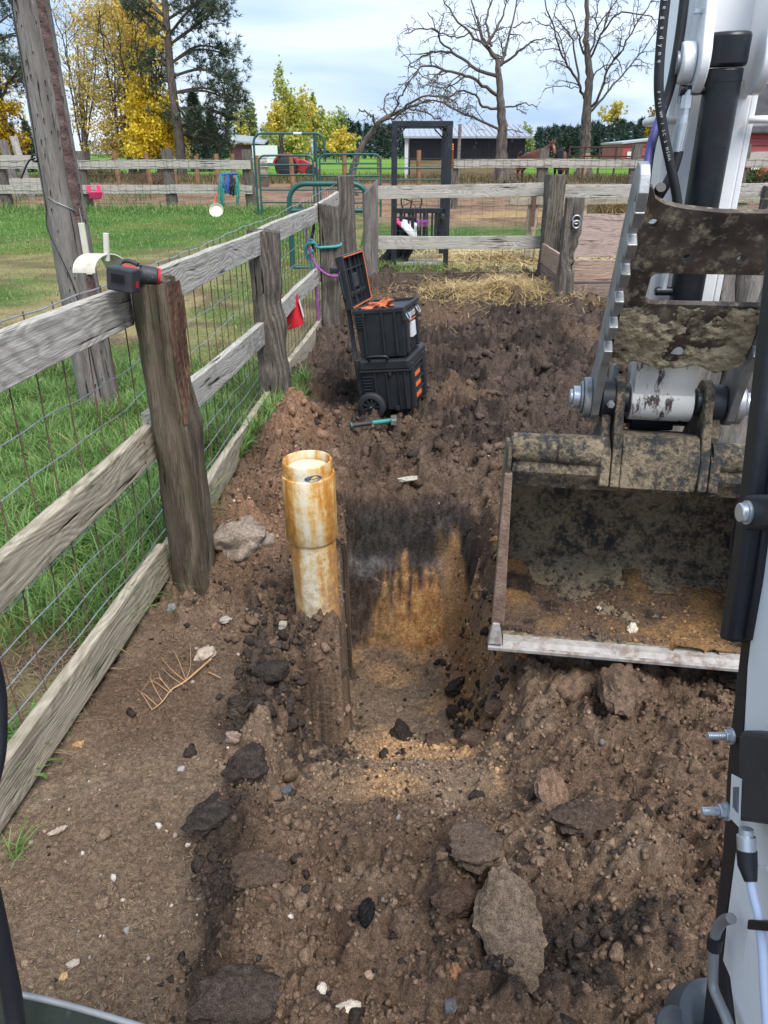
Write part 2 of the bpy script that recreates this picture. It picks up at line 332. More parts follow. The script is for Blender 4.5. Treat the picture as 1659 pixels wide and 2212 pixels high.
M['tan_board'] = P('kick_board', [(.2, .13, .075), (.3, .21, .13)], 3, .9, 0, .3, stretch=(.4, 1, 3))
M['vehicle_white'] = P('vehicle_white', [(.7, .72, .75)], 3, .35, 0, 0)
M['glass_dark'] = P('dark_glass', [(.02, .025, .035)], 3, .12, 0, 0)
M['horse_black'] = P('horse_black', [(.006, .006, .007), (.013, .012, .014)], 4, .7, 0, .05, spec=.12)
M['horse_brown'] = P('horse_brown', [(.09, .03, .015), (.17, .06, .03)], 4, .5, 0, .05)
M['tractor_red'] = P('tractor_red', [(.35, .012, .03), (.42, .03, .04)], 4, .4, 0, 0)
M['motor'] = P('motor_grey', [(.06, .068, .075), (.1, .108, .115)], 9, .5, .2, .15)
M['tube_grey'] = P('handle_grey', [(.2, .215, .225), (.3, .31, .32)], 9, .45, .4, .1)
M['cable'] = P('cable_blue', [(.38, .48, .68), (.48, .56, .74)], 7, .5, 0, 0)
M['blackrope'] = P('black_fringe', [(.006, .006, .008), (.02, .02, .024)], 30, .7, 0, .4)
M['white_cloth'] = P('white_cloth', [(.55, .56, .58), (.75, .76, .77)], 9, .7, 0, .4)
# ============================================================= the land
def fence_x(Y):                        # line of the near fence
    return np.interp(Y, [-1, .4, 1.7, 2.75, 5.32, 7.63, 9.4, 11.2], [-1.42, -1.22, -1.08, -.95, -.83, -.64, -.52, -.40])
def base_z(Y): return np.interp(Y, [6, 11, 20, 26], [0, .15, .46, .5])
C_DARK, C_PAD, C_BROWN, C_TAN, C_DRY, C_OR, C_BLACK = [np.array(c) for c in ((.052, .04, .034), (.118, .085, .069), (.2, .132, .09), (.29, .205, .142), (.37, .29, .21), (.5, .29, .13), (.032, .028, .026))]
def soil(X, Y):
    """height and colour of the dug paddock soil"""
    z = base_z(Y).astype(float)
    w1 = fbm(X, Y, .1, 5, 3, .62) * .075; w2 = fbm(X, Y, .1, 5, 31, .62) * .075; A, B = X + w1, Y + w2
    n1, n2, n3 = fbm(X, Y, .9, 4, 11), fbm(X, Y, .22, 4, 13), fbm(X, Y, .06, 4, 17)
    edge = -.5 + .12 * n1 + .1 * n2 + np.interp(Y, [1.5, 2.3, 2.7], [0, .02, .05])
    tramp = (1 - sst(edge - .03, edge + .06, X)) * (1 - sst(2.35, 2.75, Y + .3 * n1))    # trodden strip by the fence
    far = sst(3.6, 4.6, Y + .5 * n1)
    L1, L2, L3, L4 = lumps(A, B, .17, 1, .7), lumps(A, B, .075, 2, .6), lumps(A, B, .034, 4, .85), lumps(A, B, .016, 6, .8)
    mound = (1 - tramp) * (1 - far)
    # general relief
    z = z + .10 * n1 * (far * .7 + mound * .8 + tramp * .25) + .035 * n2 * (1 - .6 * tramp)
    hills = .12 * np.exp(-((X - .45) ** 2 / .5 + (Y - 1.15) ** 2 / .25)) + .10 * np.exp(-((X - 1.25) ** 2 / .22 + (Y - 1.75) ** 2 / .16)) + .06 * np.exp(-((X + .34) ** 2 / .02 + (Y - 1.9) ** 2 / .3)) + .10 * np.exp(-((X - .8) ** 2 / .05 + (Y - 2.25) ** 2 / .1))
    z = z + hills * (1 - tramp)
    fx = fence_x(Y)
    pile = .17 * np.exp(-((X - fx - .34) ** 2 / .05)) * sst(2.75, 3.3, Y) * (1 - sst(4.4, 5.2, Y)) * (.8 + 1.2 * (n2 + .2))
    z = z + pile
    amp = far * 1.3 + mound * 1.05 + tramp * .2; rough = fbm(X, Y, .11, 6, 43, .68); z = z + rough * .05 * (far * 1.1 + mound * .9 + .08 * tramp)
    z = z + L1 * amp * .75 + L2 * amp * .75 + L3 * (amp * .7 + .2) + L4 * (.55 + .3 * amp) + n3 * .022 * (amp + .15)
    z = np.where(X < fx - .03, np.minimum(z, base_z(Y) - .05), z)
    z = z - .15 * sst(2.45, 2.27, Y) * sst(1.9, 2.15, Y) * np.exp(-((X + .24) / .15) ** 4)
    # the pit
    zf = np.interp(Y + .04 * n1 + .02 * n2, [1.3, 1.62, 1.85, 2.1, 2.35, 2.7, 3.1, 3.4, 3.47, 3.6, 3.66, 3.82, 3.93, 4.0], [.12, -.01, -.1, -.30, -.46, -.62, -.72, -.76, -.70, -.42, -.40, -.13, -.02, .1])
    xl = np.interp(Y, [1.7, 2.05, 2.285, 2.335, 2.6, 3.95], [-.40, -.335, -.32, -.172, -.174, -.235])
    xb = np.interp(Y, [1.7, 2.05, 2.285, 2.335, 2.6, 3.95], [-.32, -.29, -.285, -.160, -.160, -.222]) + .012
    s = sst(0, 1, (X + .02 * n2 + (.015 + .03 * sst(2.42, 2.3, Y)) * rough - xl) / np.maximum(xb - xl, .015)) * (1 - sst(.33, .56 + .05 * n2, X + .05 * n1 - .05 * sst(3, 3.9, Y)))
    wall = np.clip(s * (1 - s) * 4, 0, 1) + sst(3.38, 3.46, Y) * (1 - sst(3.9, 4.0, Y))
    flo = s * (1 - np.clip(wall, 0, 1))
    scr = fbm(X, Y * .05, .03, 3, 41)
    crumbs = L2 * .45 * sst(.15, .4, fbm(X, Y, .4, 2, 51) + .32 * sst(2.75, 2.3, Y) + .2 * sst(.22, .38, X)) + L3 * .45 + L4 * .3
    ledge = .05 * sst(3.70, 3.73, Y + .03 * n2) * (1 - sst(3.9, 3.95, Y)) * (1 - .6 * sst(-.1, .2, n2)); zin = zf + ledge + np.where(wall > .3, scr * .008 + .045 * fbm(X, Y * 2.5, .12, 5, 131, .6) + n3 * .02 + rough * .02 + .05 * rough * sst(3.62, 3.72, Y), crumbs + .02 * n2 + .02 * rough)
    zin = zin + .07 * sst(.2, .36, X) * sst(2.6, 3.0, Y) * (1 - sst(3.3, 3.5, Y))
    inside = s * (1 - sst(3.94, 4.0, Y)) * sst(1.3, 1.6, Y)
    low = np.minimum(zin, z)
    z = z + (low - z) * inside
    depth = np.clip(-z, 0, 1) * inside
    # colour
    pick = fbm(X, Y, .35, 5, 61, .6); dry = fbm(X, Y, .7, 5, 71); gr = fbm(X, Y, .03, 3, 81)
    def mix(a, b, t): return a + (b - a) * t[..., None]
    c = mix(np.broadcast_to(C_BROWN, X.shape + (3,)), C_DARK, sst(.22, .55, pick + .35 * gr))
    c = mix(c, C_TAN, sst(.05, .5, -pick + .3 * gr) * .8)
    padc = mix(np.broadcast_to(C_PAD, X.shape + (3,)), C_DARK, sst(-.05, .35, pick + .5 * gr)); padc = mix(padc, C_BROWN * .95, sst(.05, .45, dry - .3 * gr) * .8)
    c = mix(c, padc, far)
    trc = mix(np.broadcast_to(C_TAN * .86, X.shape + (3,)), C_BROWN * .85, sst(-.15, .3, dry + .3 * gr)); trc = mix(trc, C_DRY, sst(.1, .5, -dry) * (.4 + .3 * sst(2.2, 1.2, Y)))
    c = mix(c, trc, tramp * (1 - .75 * np.exp(-((X - fx - .35) ** 2 / .06 + (Y - 2.6) ** 2 / .06))))
    c = mix(c, C_TAN * np.array([1.15, .95, .85]), np.clip(pile * 5, 0, 1) * sst(-.35, .1, pick + .3))
    c = mix(c, C_DARK, np.exp(-((X - edge - .05) ** 2 / .006)) * (1 - far) * sst(2.7, 2.3, Y) * sst(-.1, .25, pick + .25) * .9)
    # strata in the pit: black top soil, then orange sandy clay
    streak = fbm(X, Y * .12, .06, 4, 91) * .5 + fbm(X, Y, .3, 3, 95) * .35
    band = fbm(X * .1, z * 1.0, .05, 3, 97)
    pc = mix(np.broadcast_to(C_PAD * .8, X.shape + (3,)), C_BLACK * 1.8, sst(.05, .12, depth + .03 * band) * (1 - sst(.3, .5, depth)) * sst(-.3, .2, streak + .15))
    pc = mix(pc, np.array([.16, .145, .15]), np.exp(-((depth - .385) ** 2 / .0009)) * sst(-.1, .2, band + streak + .2) * .9)
    oz = sst(.5, .7, depth + .1 * n3 + .1 * gr + .62 * streak + .1 * fbm(X, Y * .06, .022, 3, 93) - .22 * np.exp(-((X + .12) ** 2 / .02)) * sst(3.3, 3.5, Y) + .30 * np.exp(-((X - .1) ** 2 / .022)) - .13)
    pc = mix(pc, C_OR * .85, oz * .9); pc = mix(pc, C_OR * np.array([1.2, 1.0, .85]), sst(.1, .4, fbm(X, Y * .3, .25, 4, 99) + .25 * np.exp(-((X - .17) ** 2 / .03 + (Y - 3.35) ** 2 / .06))) * oz * .75)
    floorc = mix(np.broadcast_to(C_TAN * 1.1, X.shape + (3,)), C_OR * 1.15 + .05, sst(-.15, .3, fbm(X, Y, .28, 3, 101) + .3 * sst(2.9, 3.4, Y) + .3 * sst(.25, .5, X)) * .8)
    floorc = mix(floorc, C_OR * 1.5, np.exp(-((X - .24) ** 2 / .003 + (Y - 2.75) ** 2 / .02)) * sst(-.3, .2, gr + n2))
    floorc = mix(floorc, C_DARK, sst(.15, .45, gr + pick * .6) * .5)
    pc = mix(pc, np.array([.17, .155, .155]), np.exp(-((depth - .36 + .02 * n2) ** 2 / .0012)) * sst(-.25, .1, fbm(X, Y, .18, 3, 105)) * .75)
    pc = pc * (1 + .7 * fbm(X, Y, .022, 4, 151, .65) + .5 * fbm(X, Y * 3, .09, 3, 153))[..., None]
    pc = mix(pc, floorc, sst(3.44, 3.36, Y)); lw = sst(.0, -.12, X) * sst(3.3, 3.2, Y)
    pc = mix(pc, mix(np.broadcast_to(C_TAN * .95, X.shape + (3,)), C_DARK * 1.3, sst(-.05, .3, fbm(X, Y, .1, 5, 121, .62))), lw * .8)
    pc = mix(pc, C_OR * 1.0 + .02, sst(.27, .4, X) * sst(.16, .36, depth + .45 * streak) * .85)
    c = mix(c, pc, sst(.01, .05, depth))
    # trodden straw litter near the cross fence
    c = mix(c, np.array([.36, .255, .12]), sst(8.2, 10, Y) * sst(.1, .4, fbm(X, Y, .5, 4, 111) + .25 * np.exp(-((X - 1.9) ** 2 / .6 + (Y - 9.9) ** 2 / .6))) * .6)
    c = c * (1 + .25 * gr[..., None])
    return z, np.clip(c, .004, .6)
def soil_z(x, y): return float(soil(np.array([float(x)]), np.array([float(y)]))[0][0])
def grade(a, b, d0, d1, p=1.0):
    out = [a]; 
    while out[-1] < b: t = (out[-1] - a) / (b - a); out.append(out[-1] + d0 + (d1 - d0) * t ** p)
    out[-1] = b; return out
xs = np.array(sorted(set([round(q, 4) for q in grade(-.9, -.40, .009, .008) + grade(-.40, -.16, .0045, .0045) + grade(-.16, 1.5, .0085, .0085) + grade(1.5, 8, .012, .07) + [-x for x in grade(.9, 1.7, .009, .02)]])))
ys = np.array(sorted(set([round(q, 4) for q in grade(.25, .8, .03, .008) + grade(.8, 4.1, .0075, .0085) + grade(2.26, 2.36, .0025, .0025) + grade(4.1, 11.15, .010, .026)])))
GX, GY = np.meshgrid(xs, ys); GZ, GC = soil(GX, GY)
nx, ny = len(xs), len(ys); ii = np.arange(nx * ny).reshape(ny, nx)
Q = np.stack([ii[:-1, :-1], ii[:-1, 1:], ii[1:, 1:], ii[1:, :-1]], -1).reshape(-1, 4)
structure(mesh_np('soil_ground', np.stack([GX, GY, GZ], -1).reshape(-1, 3), Q, M['soil'], GC.reshape(-1, 3), smooth=True))
print('soil grid', nx, ny)
def grid_obj(name, xs, ys, fn, mat):
    X, Y = np.meshgrid(xs, ys); Z, Cc = fn(X, Y); ny, nx = X.shape; ii = np.arange(nx * ny).reshape(ny, nx)
    q = np.stack([ii[:-1, :-1], ii[:-1, 1:], ii[1:, 1:], ii[1:, :-1]], -1).reshape(-1, 4)
    return structure(mesh_np(name, np.stack([X, Y, Z], -1).reshape(-1, 3), q, mat, Cc.reshape(-1, 3), smooth=True))
def mix3(a, b, t): return a + (b - a) * t[..., None]
G1, G2, G_Y, D_B = [np.array(c) for c in ((.07, .165, .03), (.12, .23, .045), (.25, .24, .07), (.17, .12, .075))]
def lawn_mask(X, Y):                   # 1 where the grass is thick
    path = np.exp(-((X + 3.6 - .35 * (Y - 8)) ** 2 / 1.2)) * sst(5.2, 7, Y) * (1 - sst(10.5, 13, Y))
    bare = sst(-.1, .3, fbm(X, Y, 1.7, 4, 201) + .12 * sst(-1, -4, X)) * sst(5.5, 8, Y) * (1 - sst(12.5, 16, Y)); near = np.exp(-((X - fence_x(Y) + .35) ** 2 / .42)) * (1 - sst(2.2, 3.0, Y + .6 * fbm(X, Y, .5, 3, 5)))
    edge = np.exp(-((X - fence_x(Y) + .25) ** 2 / .25)) * sst(6.0, 8, Y)
    return np.clip(1 - .85 * path - .8 * bare - 1.1 * near - .75 * edge, 0, 1)
def lawn(X, Y):
    m = lawn_mask(X, Y); z = base_z(Y) + .03 * fbm(X, Y, .8, 4, 210) + .012 * fbm(X, Y, .1, 3, 211) + .012
    g = mix3(np.broadcast_to(G1, X.shape + (3,)), G2, sst(-.3, .4, fbm(X, Y, .6, 4, 212))); g = mix3(g, G_Y, sst(.1, .5, fbm(X, Y, 1.2, 4, 213)) * .6)
    d = mix3(np.broadcast_to(D_B, X.shape + (3,)), np.array([.3, .25, .12]), sst(-.3, .25, fbm(X, Y, .3, 4, 214)))
    return z, mix3(d, g * .75, m)
# the lawn hugs the fence line: its columns follow it
tx = np.concatenate([np.linspace(0, 3, 110), np.linspace(3.1, 34, 90)]); ly = np.concatenate([np.linspace(-1, 7, 170), np.linspace(7.1, 20.2, 150)])
TX, LY = np.meshgrid(tx, ly); LX = fence_x(LY) - .02 - TX; Zl, Cl = lawn(LX, LY); ny, nx = LX.shape; ii = np.arange(nx * ny).reshape(ny, nx)
structure(mesh_np('lawn', np.stack([LX, LY, Zl], -1).reshape(-1, 3), np.stack([ii[:-1, 1:], ii[:-1, :-1], ii[1:, :-1], ii[1:, 1:]], -1).reshape(-1, 4), M['lawn'], Cl.reshape(-1, 3), smooth=True))
def yard(X, Y):
    n = fbm(X, Y, 2.2, 5, 221); f = fbm(X, Y, .35, 4, 222)
    z = base_z(Y) - .02 + .06 * n + .035 * f
    c = mix3(np.broadcast_to(np.array([.29, .19, .13]), X.shape + (3,)), np.array([.17, .11, .075]), sst(-.2, .3, f)); c = mix3(c, np.array([.3, .2, .1]), sst(.1, .4, n) * .5)
    gm = sst(11, 11.6, Y) * (1 - sst(15.5, 18.5, Y + 3 * n)); g = mix3(np.broadcast_to(np.array([.1, .15, .04]), X.shape + (3,)), np.array([.06, .14, .03]), sst(-.2, .2, f)); c = mix3(c, g, gm * .9)
    st = sst(.05, .3, n + .45 * np.exp(-((X - 1.8) ** 2 / 5 + (Y - 12.7) ** 2 / 1.3))) * (1 - sst(15, 17, Y)); c = mix3(c, np.array([.6, .47, .24]), st * .9)
    gr2 = sst(37, 42, Y + 6 * n); c = mix3(c, np.array([.15, .12, .05]), gr2 * .7)
    ns = sst(.22, .36, fbm(X, Y, 1.5, 4, 225)) * sst(17, 18, Y) * (1 - sst(19.5, 21, Y)); c = mix3(c, np.array([.4, .28, .13]), ns * .8)
    return z, c
structure_yard = grid_obj('paddock_ground', np.linspace(-36, 36, 300), np.concatenate([np.linspace(11.16, 24, 200), np.linspace(24.2, 50, 110)]), lambda X, Y: (lambda r: (np.where((X < -.45) & (Y < 20.1), r[0] - .15, r[0]), r[1]))(yard(X, Y)), M['yard'])
def field(X, Y):
    n = fbm(X, Y, 30, 4, 231); c = mix3(np.broadcast_to(np.array([.12, .25, .03]), X.shape + (3,)), np.array([.16, .29, .05]), sst(-.2, .3, n)); return 0 * X + .47 + .1 * n * sst(60, 90, Y), c
grid_obj('field', np.linspace(-500, 500, 60), np.concatenate([np.linspace(49.5, 200, 50), np.linspace(210, 900, 20)]), field, M['lawn'])
def flat(c, z): return lambda X, Y: (0 * X + z, np.broadcast_to(np.array(c), X.shape + (3,)))
grid_obj('pasture_ground', np.linspace(-500, -35.5, 12), np.linspace(-60, 50, 12), flat((.08, .14, .03), .3), M['lawn'])
grid_obj('pasture_ground', np.linspace(35.5, 500, 12), np.linspace(-60, 50, 12), flat((.1, .13, .035), .3), M['lawn'])
grid_obj('bare_ground', np.linspace(-36, 36, 30), np.linspace(-60, .27, 30), flat((.13, .09, .06), -.06), M['yard'])
grid_obj('bare_ground', np.linspace(7.9, 36, 30), np.linspace(.2, 11.2, 30), flat((.11, .075, .05), .0), M['yard'])
# ------------------------------------------------------------- clods and pebbles lying loose
def lump_mesh(sub, amp, seed, squash=.75):
    bm = bmesh.new(); bmesh.ops.create_icosphere(bm, subdivisions=sub, radius=1)
    v = np.array([q.co[:] for q in bm.verts]); f = np.array([[q.index for q in p.verts] for p in bm.faces]); bm.free()
    r = np.random.default_rng(seed)
    for k in range(4 if sub < 4 else 3):
        d = r.normal(size=3); d /= np.linalg.norm(d); v = v - np.maximum(v @ d - (.6 + .3 * r.random()), 0)[:, None] * d * .8
    for k in range(7):
        d = r.normal(size=3) * (1.5 + .7 * k); v = v * (1 + amp / (1 + .5 * k) * np.sin(v @ d + r.random() * 6))[:, None]
    v[:, 2] *= squash; return v, f
def crumble(vf, amp, seed):            # break a smooth lump up with noise taken on three planes
    v, f = vf; n = fbm(v[:, 0] + seed, v[:, 1], .9, 5, seed, .62) + fbm(v[:, 1] + seed, v[:, 2], .9, 5, seed + 50, .62) + fbm(v[:, 2], v[:, 0] + seed, .9, 5, seed + 90, .62); return v * (1 + amp * n)[:, None], f
PROT = {1: [crumble(lump_mesh(1, .2, k), .5, k) for k in range(10)], 2: [crumble(lump_mesh(2, .16, 20 + k), .5, k) for k in range(10)], 3: [crumble(lump_mesh(4, .12, 40 + k), .24, k) for k in range(8)]}
def rot_rand(n, rng):
    q = rng.normal(size=(n, 4)); q /= np.linalg.norm(q, axis=1)[:, None]; w, x, y, z = q.T
    return np.stack([np.stack([1 - 2 * (y * y + z * z), 2 * (x * y - z * w), 2 * (x * z + y * w)], -1), np.stack([2 * (x * y + z * w), 1 - 2 * (x * x + z * z), 2 * (y * z - x * w)], -1), np.stack([2 * (x * z - y * w), 2 * (y * z + x * w), 1 - 2 * (x * x + y * y)], -1)], 1)
def scatter(name, pts, size, cols, sub, mat, sink=.25):
    Vs, Fs, Cs = [], [], []; n0 = 0; pr = PROT[sub]; rng = np.random.default_rng(len(pts)); which = rng.integers(0, len(pr), len(pts)); rots = rot_rand(len(pts), rng)
    for k, (v, f) in enumerate(pr):
        idx = np.where(which == k)[0]
        if not len(idx): continue
        vv = np.einsum('nij,vj->nvi', rots[idx], v) * size[idx][:, None, None] + pts[idx][:, None, :]; vv[:, :, 2] += (size[idx] * (1 - 2 * sink) * .5)[:, None]
        m = len(v); Vs.append(vv.reshape(-1, 3)); Fs.append((f[None] + (np.arange(len(idx)) * m)[:, None, None]).reshape(-1, 3) + n0); Cs.append(np.repeat(cols[idx], m, 0)); n0 += len(idx) * m
    return stuff(mesh_np(name, np.concatenate(Vs), np.concatenate(Fs), mat, np.concatenate(Cs), smooth=True))
def soil_points(n, x0, x1, y0, y1, rng, keep):
    X = rng.uniform(x0, x1, n); Y = y0 + (y1 - y0) * rng.random(n) ** 1.4; k = rng.random(n) < keep(X, Y); X, Y = X[k], Y[k]; k = X > fence_x(Y) + .06; X, Y = X[k], Y[k]
    z, c = soil(X, Y); return np.stack([X, Y, z], -1), c
def on_mound(X, Y): return np.where((X < -.52) & (Y < 2.4), .16, 1.) * np.where((X > -.2) & (X < .4) & (Y > 3.38) & (Y < 4.02), 0., 1.) * np.where(np.hypot(X + .262, Y - 2.5) < .105, 0, 1.) * np.where((X > -.2) & (X < .3) & (Y > 2.5) & (Y < 3.4), .35, 1.)
p, c = soil_points(24000, -1.1, 1.8, .7, 5, RNG, on_mound); sz = .004 + .007 * RNG.random(len(p)) ** 2; dk = RNG.random(len(p)); c = np.where(dk[:, None] < .12, C_DARK * .9, np.where(dk[:, None] < .4, c * 1.25, c))
scatter('soil_crumbs', p, sz, c, 1, M['clod'])
p, c = soil_points(1400, -1.0, 1.9, .75, 5.4, RNG, lambda X, Y: on_mound(X, Y) * sst(-.25, .25, fbm(X, Y, .35, 3, 301) + .1)); sz = .009 + .02 * RNG.random(len(p)) ** 2.6; dk = RNG.random(len(p)); c = np.where(dk[:, None] < .25, C_DARK, c)
scatter('small_clods', p, sz, c, 2, M['clod'])
p, c = soil_points(420, -.55, -.15, 1.95, 2.75, RNG, lambda X, Y: np.where(np.hypot(X + .262, Y - 2.5) < .11, 0, 1.)); sz = .007 + .022 * RNG.random(len(p)) ** 2.2; c = np.where(RNG.random((len(p), 1)) < .65, C_DARK * 1.15, c); scatter('bank_clods', p, sz, c, 2, M['clod'], .3)
p, c = soil_points(300, .3, .75, 2.3, 3.2, RNG, lambda X, Y: 0 * X + 1); sz = .007 + .02 * RNG.random(len(p)) ** 2; c = np.where(RNG.random((len(p), 1)) < .5, C_OR * .7, C_DARK * 1.2); scatter('slope_clods', p, sz, c, 2, M['clod'], .3)
p, c = soil_points(2800, -.7, 5.5, 3.9, 10.8, RNG, lambda X, Y: 0 * X + 1); sz = .012 + .035 * RNG.random(len(p)) ** 2; c = c * RNG.uniform(.75, 1.2, (len(p), 1))
scatter('paddock_clods', p, sz, c, 2, M['clod'], .35)
p, c = soil_points(650, -1.1, 1.8, .75, 4.5, RNG, lambda X, Y: np.where(X < -.45, 1, .3)); sz = .003 + .009 * RNG.random(len(p)) ** 2.2; pal = np.array([(.4, .33, .27), (.3, .24, .2), (.27, .25, .24), (.42, .3, .18), (.55, .5, .44), (.2, .18, .17)]); c = pal[RNG.integers(0, 6, len(p))]
scatter('pebbles', p, sz, c, 1, M['stone'], .2)
# chopped straw bits on the trodden strip
def strips(name, root, dirv, length, width, cols, mat, up=0., curl=.3, seg=2, rng=RNG):
    n = len(root); d = dirv / np.linalg.norm(dirv, axis=1)[:, None]; s = np.stack([-d[:, 1], d[:, 0], 0 * d[:, 0]], -1); s /= np.maximum(np.linalg.norm(s, axis=1), 1e-6)[:, None]
    V = []; 
    for k in range(seg + 1):
        t = k / seg; c = root + d * (length * t)[:, None]; c[:, 2] += length * (up * t - curl * t * t)
        w = width * (1 if k < seg else .35); V += [c - s * w[:, None] / 2, c + s * w[:, None] / 2] if hasattr(w, '__len__') else [c - s * w / 2, c + s * w / 2]
    V = np.stack(V, 1).reshape(-1, 3); m = 2 * (seg + 1); F_ = np.concatenate([np.arange(n)[:, None] * m + np.array([2 * k, 2 * k + 1, 2 * k + 3, 2 * k + 2]) for k in range(seg)])
    return mesh_np(name, V, F_, mat, np.repeat(cols, m, 0))
p, c = soil_points(3600, -1.15, -.3, .6, 2.6, RNG, lambda X, Y: np.where(X < -.5, 1, .15) * sst(-.3, .2, fbm(X, Y, .3, 3, 311) + .1)); n = len(p); p[:, 2] += .004; th = RNG.uniform(0, 6.283, n)
stuff(strips('straw_litter', p, np.stack([np.cos(th), np.sin(th), RNG.normal(0, .12, n)], -1), RNG.uniform(.006, .02, n), RNG.uniform(.0012, .0024, n), np.array([.36, .27, .15]) * RNG.uniform(.6, 1.15, (n, 1)), M['straw'], 0, 0, 1))
def straw(name, n, cx, cy, rx, ry, hh, rng, lmin=.08, lmax=.28, zf=None, w=(.003, .006), col=(.5, .36, .15)):
    a = rng.uniform(0, 6.283, n); r = np.abs(rng.normal(0, .55, n)); X = cx + rx * r * np.cos(a); Y = cy + ry * r * np.sin(a); z = (soil(X, Y)[0] if zf is None else zf(X, Y)) + hh * np.exp(-r * r * 1.2) * rng.random(n) + .012
    th = rng.uniform(0, 6.283, n); d = np.stack([np.cos(th), np.sin(th), rng.normal(.0, .22, n)], -1); l = rng.uniform(lmin, lmax, n)
    return stuff(strips(name, np.stack([X, Y, z], -1), d, l, rng.uniform(*w, n), np.array(col) * rng.uniform(.55, 1.2, (n, 1)) * np.array([1, 1, 1])[None] , M['straw'], .12, .22, 2))
straw('loose_hay', 8000, 1.45, 9.6, 1.3, .8, .07, RNG, .1, .34, w=(.004, .008), col=(.62, .46, .22)); straw('hay_wisps', 260, 2.9, 8.9, .8, .3, .05, RNG, w=(.004, .007), col=(.6, .43, .19)); straw('hay_scraps', 160, .4, 8.0, 2.2, 2.4, .02, RNG, .06, .2, col=(.4, .3, .16))
straw('straw_bedding', 8000, 1.9, 12.6, 3.2, 1.2, .05, RNG, .15, .45, zf=lambda X, Y: yard(X, Y)[0], w=(.009, .016), col=(.75, .6, .32))
# ------------------------------------------------------------- grass
def blades(name, X, Y, z, hgt, w, lean, col, rng, mat=None):
    n = len(X); th = rng.uniform(0, 6.283, n); d = np.stack([np.cos(th), np.sin(th)], -1); tw = th + rng.normal(1.57, .5, n); s = np.stack([np.cos(tw), np.sin(tw)], -1) * w[:, None] / 2; V = np.zeros((n, 7, 3))
    for k, (t, ww) in enumerate(((0, .8), (.4, 1), (.75, .7))):
        o = d * (hgt * lean * t * t)[:, None]; zz = z + hgt * t * (1 - .35 * lean * t)
        V[:, 2 * k, :2] = np.stack([X, Y], -1) + o - s * ww; V[:, 2 * k + 1, :2] = np.stack([X, Y], -1) + o + s * ww; V[:, 2 * k, 2] = V[:, 2 * k + 1, 2] = zz
    V[:, 6, :2] = np.stack([X, Y], -1) + d * (hgt * lean)[:, None]; V[:, 6, 2] = z + hgt * (1 - .35 * lean) - hgt * .25 * np.maximum(lean - .6, 0)
    b = (np.arange(n) * 7)[:, None]; F_ = np.concatenate([b + np.array(q) for q in ([0, 1, 3], [0, 3, 2], [2, 3, 5], [2, 5, 4], [4, 5, 6])])
    return stuff(mesh_np(name, V.reshape(-1, 3), F_, mat or M['grass'], np.repeat(col, 7, 0), smooth=True))
def gcol(X, Y, rng, n, yel=.1):
    c = mix3(np.broadcast_to(np.array([.1, .2, .04]), (n, 3)), np.array([.26, .42, .13]), rng.random(n)); c = mix3(c, np.array([.42, .37, .15]), (rng.random(n) < yel) * rng.uniform(.4, 1, n)); return c
def lawn_pts(n, a, b, y0, y1, rng, pw=1., thr=1.):
    Y = y0 + (y1 - y0) * rng.random(n) ** pw; X = fence_x(Y) - .03 - (a + (b - a) * rng.random(n)); m = lawn_mask(X, Y); k = rng.random(n) < m * thr; return X[k], Y[k]
X, Y = lawn_pts(60000, .0, 2.3, 1.2, 6.6, RNG); cl = sst(-.35, .3, fbm(X, Y, .35, 3, 401)); k = RNG.random(len(X)) < .3 + .7 * cl; X, Y, cl = X[k], Y[k], cl[k]; n = len(X)
blades('tall_grass', X, Y, lawn(X, Y)[0], (.07 + .17 * RNG.random(n)) * (.55 + .75 * cl) * np.where(Y > 5, .75, 1), RNG.uniform(.0035, .0075, n), RNG.uniform(.25, 1.15, n), gcol(X, Y, RNG, n, .09), RNG)
X, Y = lawn_pts(52000, 0, 9, 4, 20, RNG, 1.3); n = len(X); blades('lawn_grass', X, Y, lawn(X, Y)[0], RNG.uniform(.025, .075, n), RNG.uniform(.006, .012, n), RNG.uniform(.2, 1, n), gcol(X, Y, RNG, n, .18), RNG)
X, Y = lawn_pts(9000, 0, 12, 18.3, 20.1, RNG); n = len(X); blades('fence_line_grass', X, Y, lawn(X, Y)[0], RNG.uniform(.08, .26, n) * sst(18.3, 19.6, Y), RNG.uniform(.009, .016, n), RNG.uniform(.2, .9, n), gcol(X, Y, RNG, n, .1), RNG)
n = 5200; Y = RNG.uniform(1.1, 3.0, n); X = fence_x(Y) - RNG.uniform(.02, 1.25, n); k = RNG.random(n) < 1.05 - lawn_mask(X, Y); X, Y = X[k], Y[k]; n = len(X); th = RNG.uniform(0, 6.283, n)
stuff(strips('dry_thatch', np.stack([X, Y, lawn(X, Y)[0] + RNG.uniform(.002, .02, n)], -1), np.stack([np.cos(th), np.sin(th), RNG.normal(0, .2, n)], -1), RNG.uniform(.03, .14, n), RNG.uniform(.0015, .0035, n), mix3(np.broadcast_to(np.array([.22, .14, .085]), (n, 3)), np.array([.42, .31, .19]), RNG.random(n)), M['straw'], .05, .15, 2))
X = RNG.normal(-1.22, .1, 90); Y = RNG.normal(1.78, .09, 90); blades('weed_leaves', X, Y, lawn(X, Y)[0], RNG.uniform(.05, .16, 90), RNG.uniform(.008, .02, 90), RNG.uniform(.4, 1.2, 90), gcol(X, Y, RNG, 90, .05), RNG)
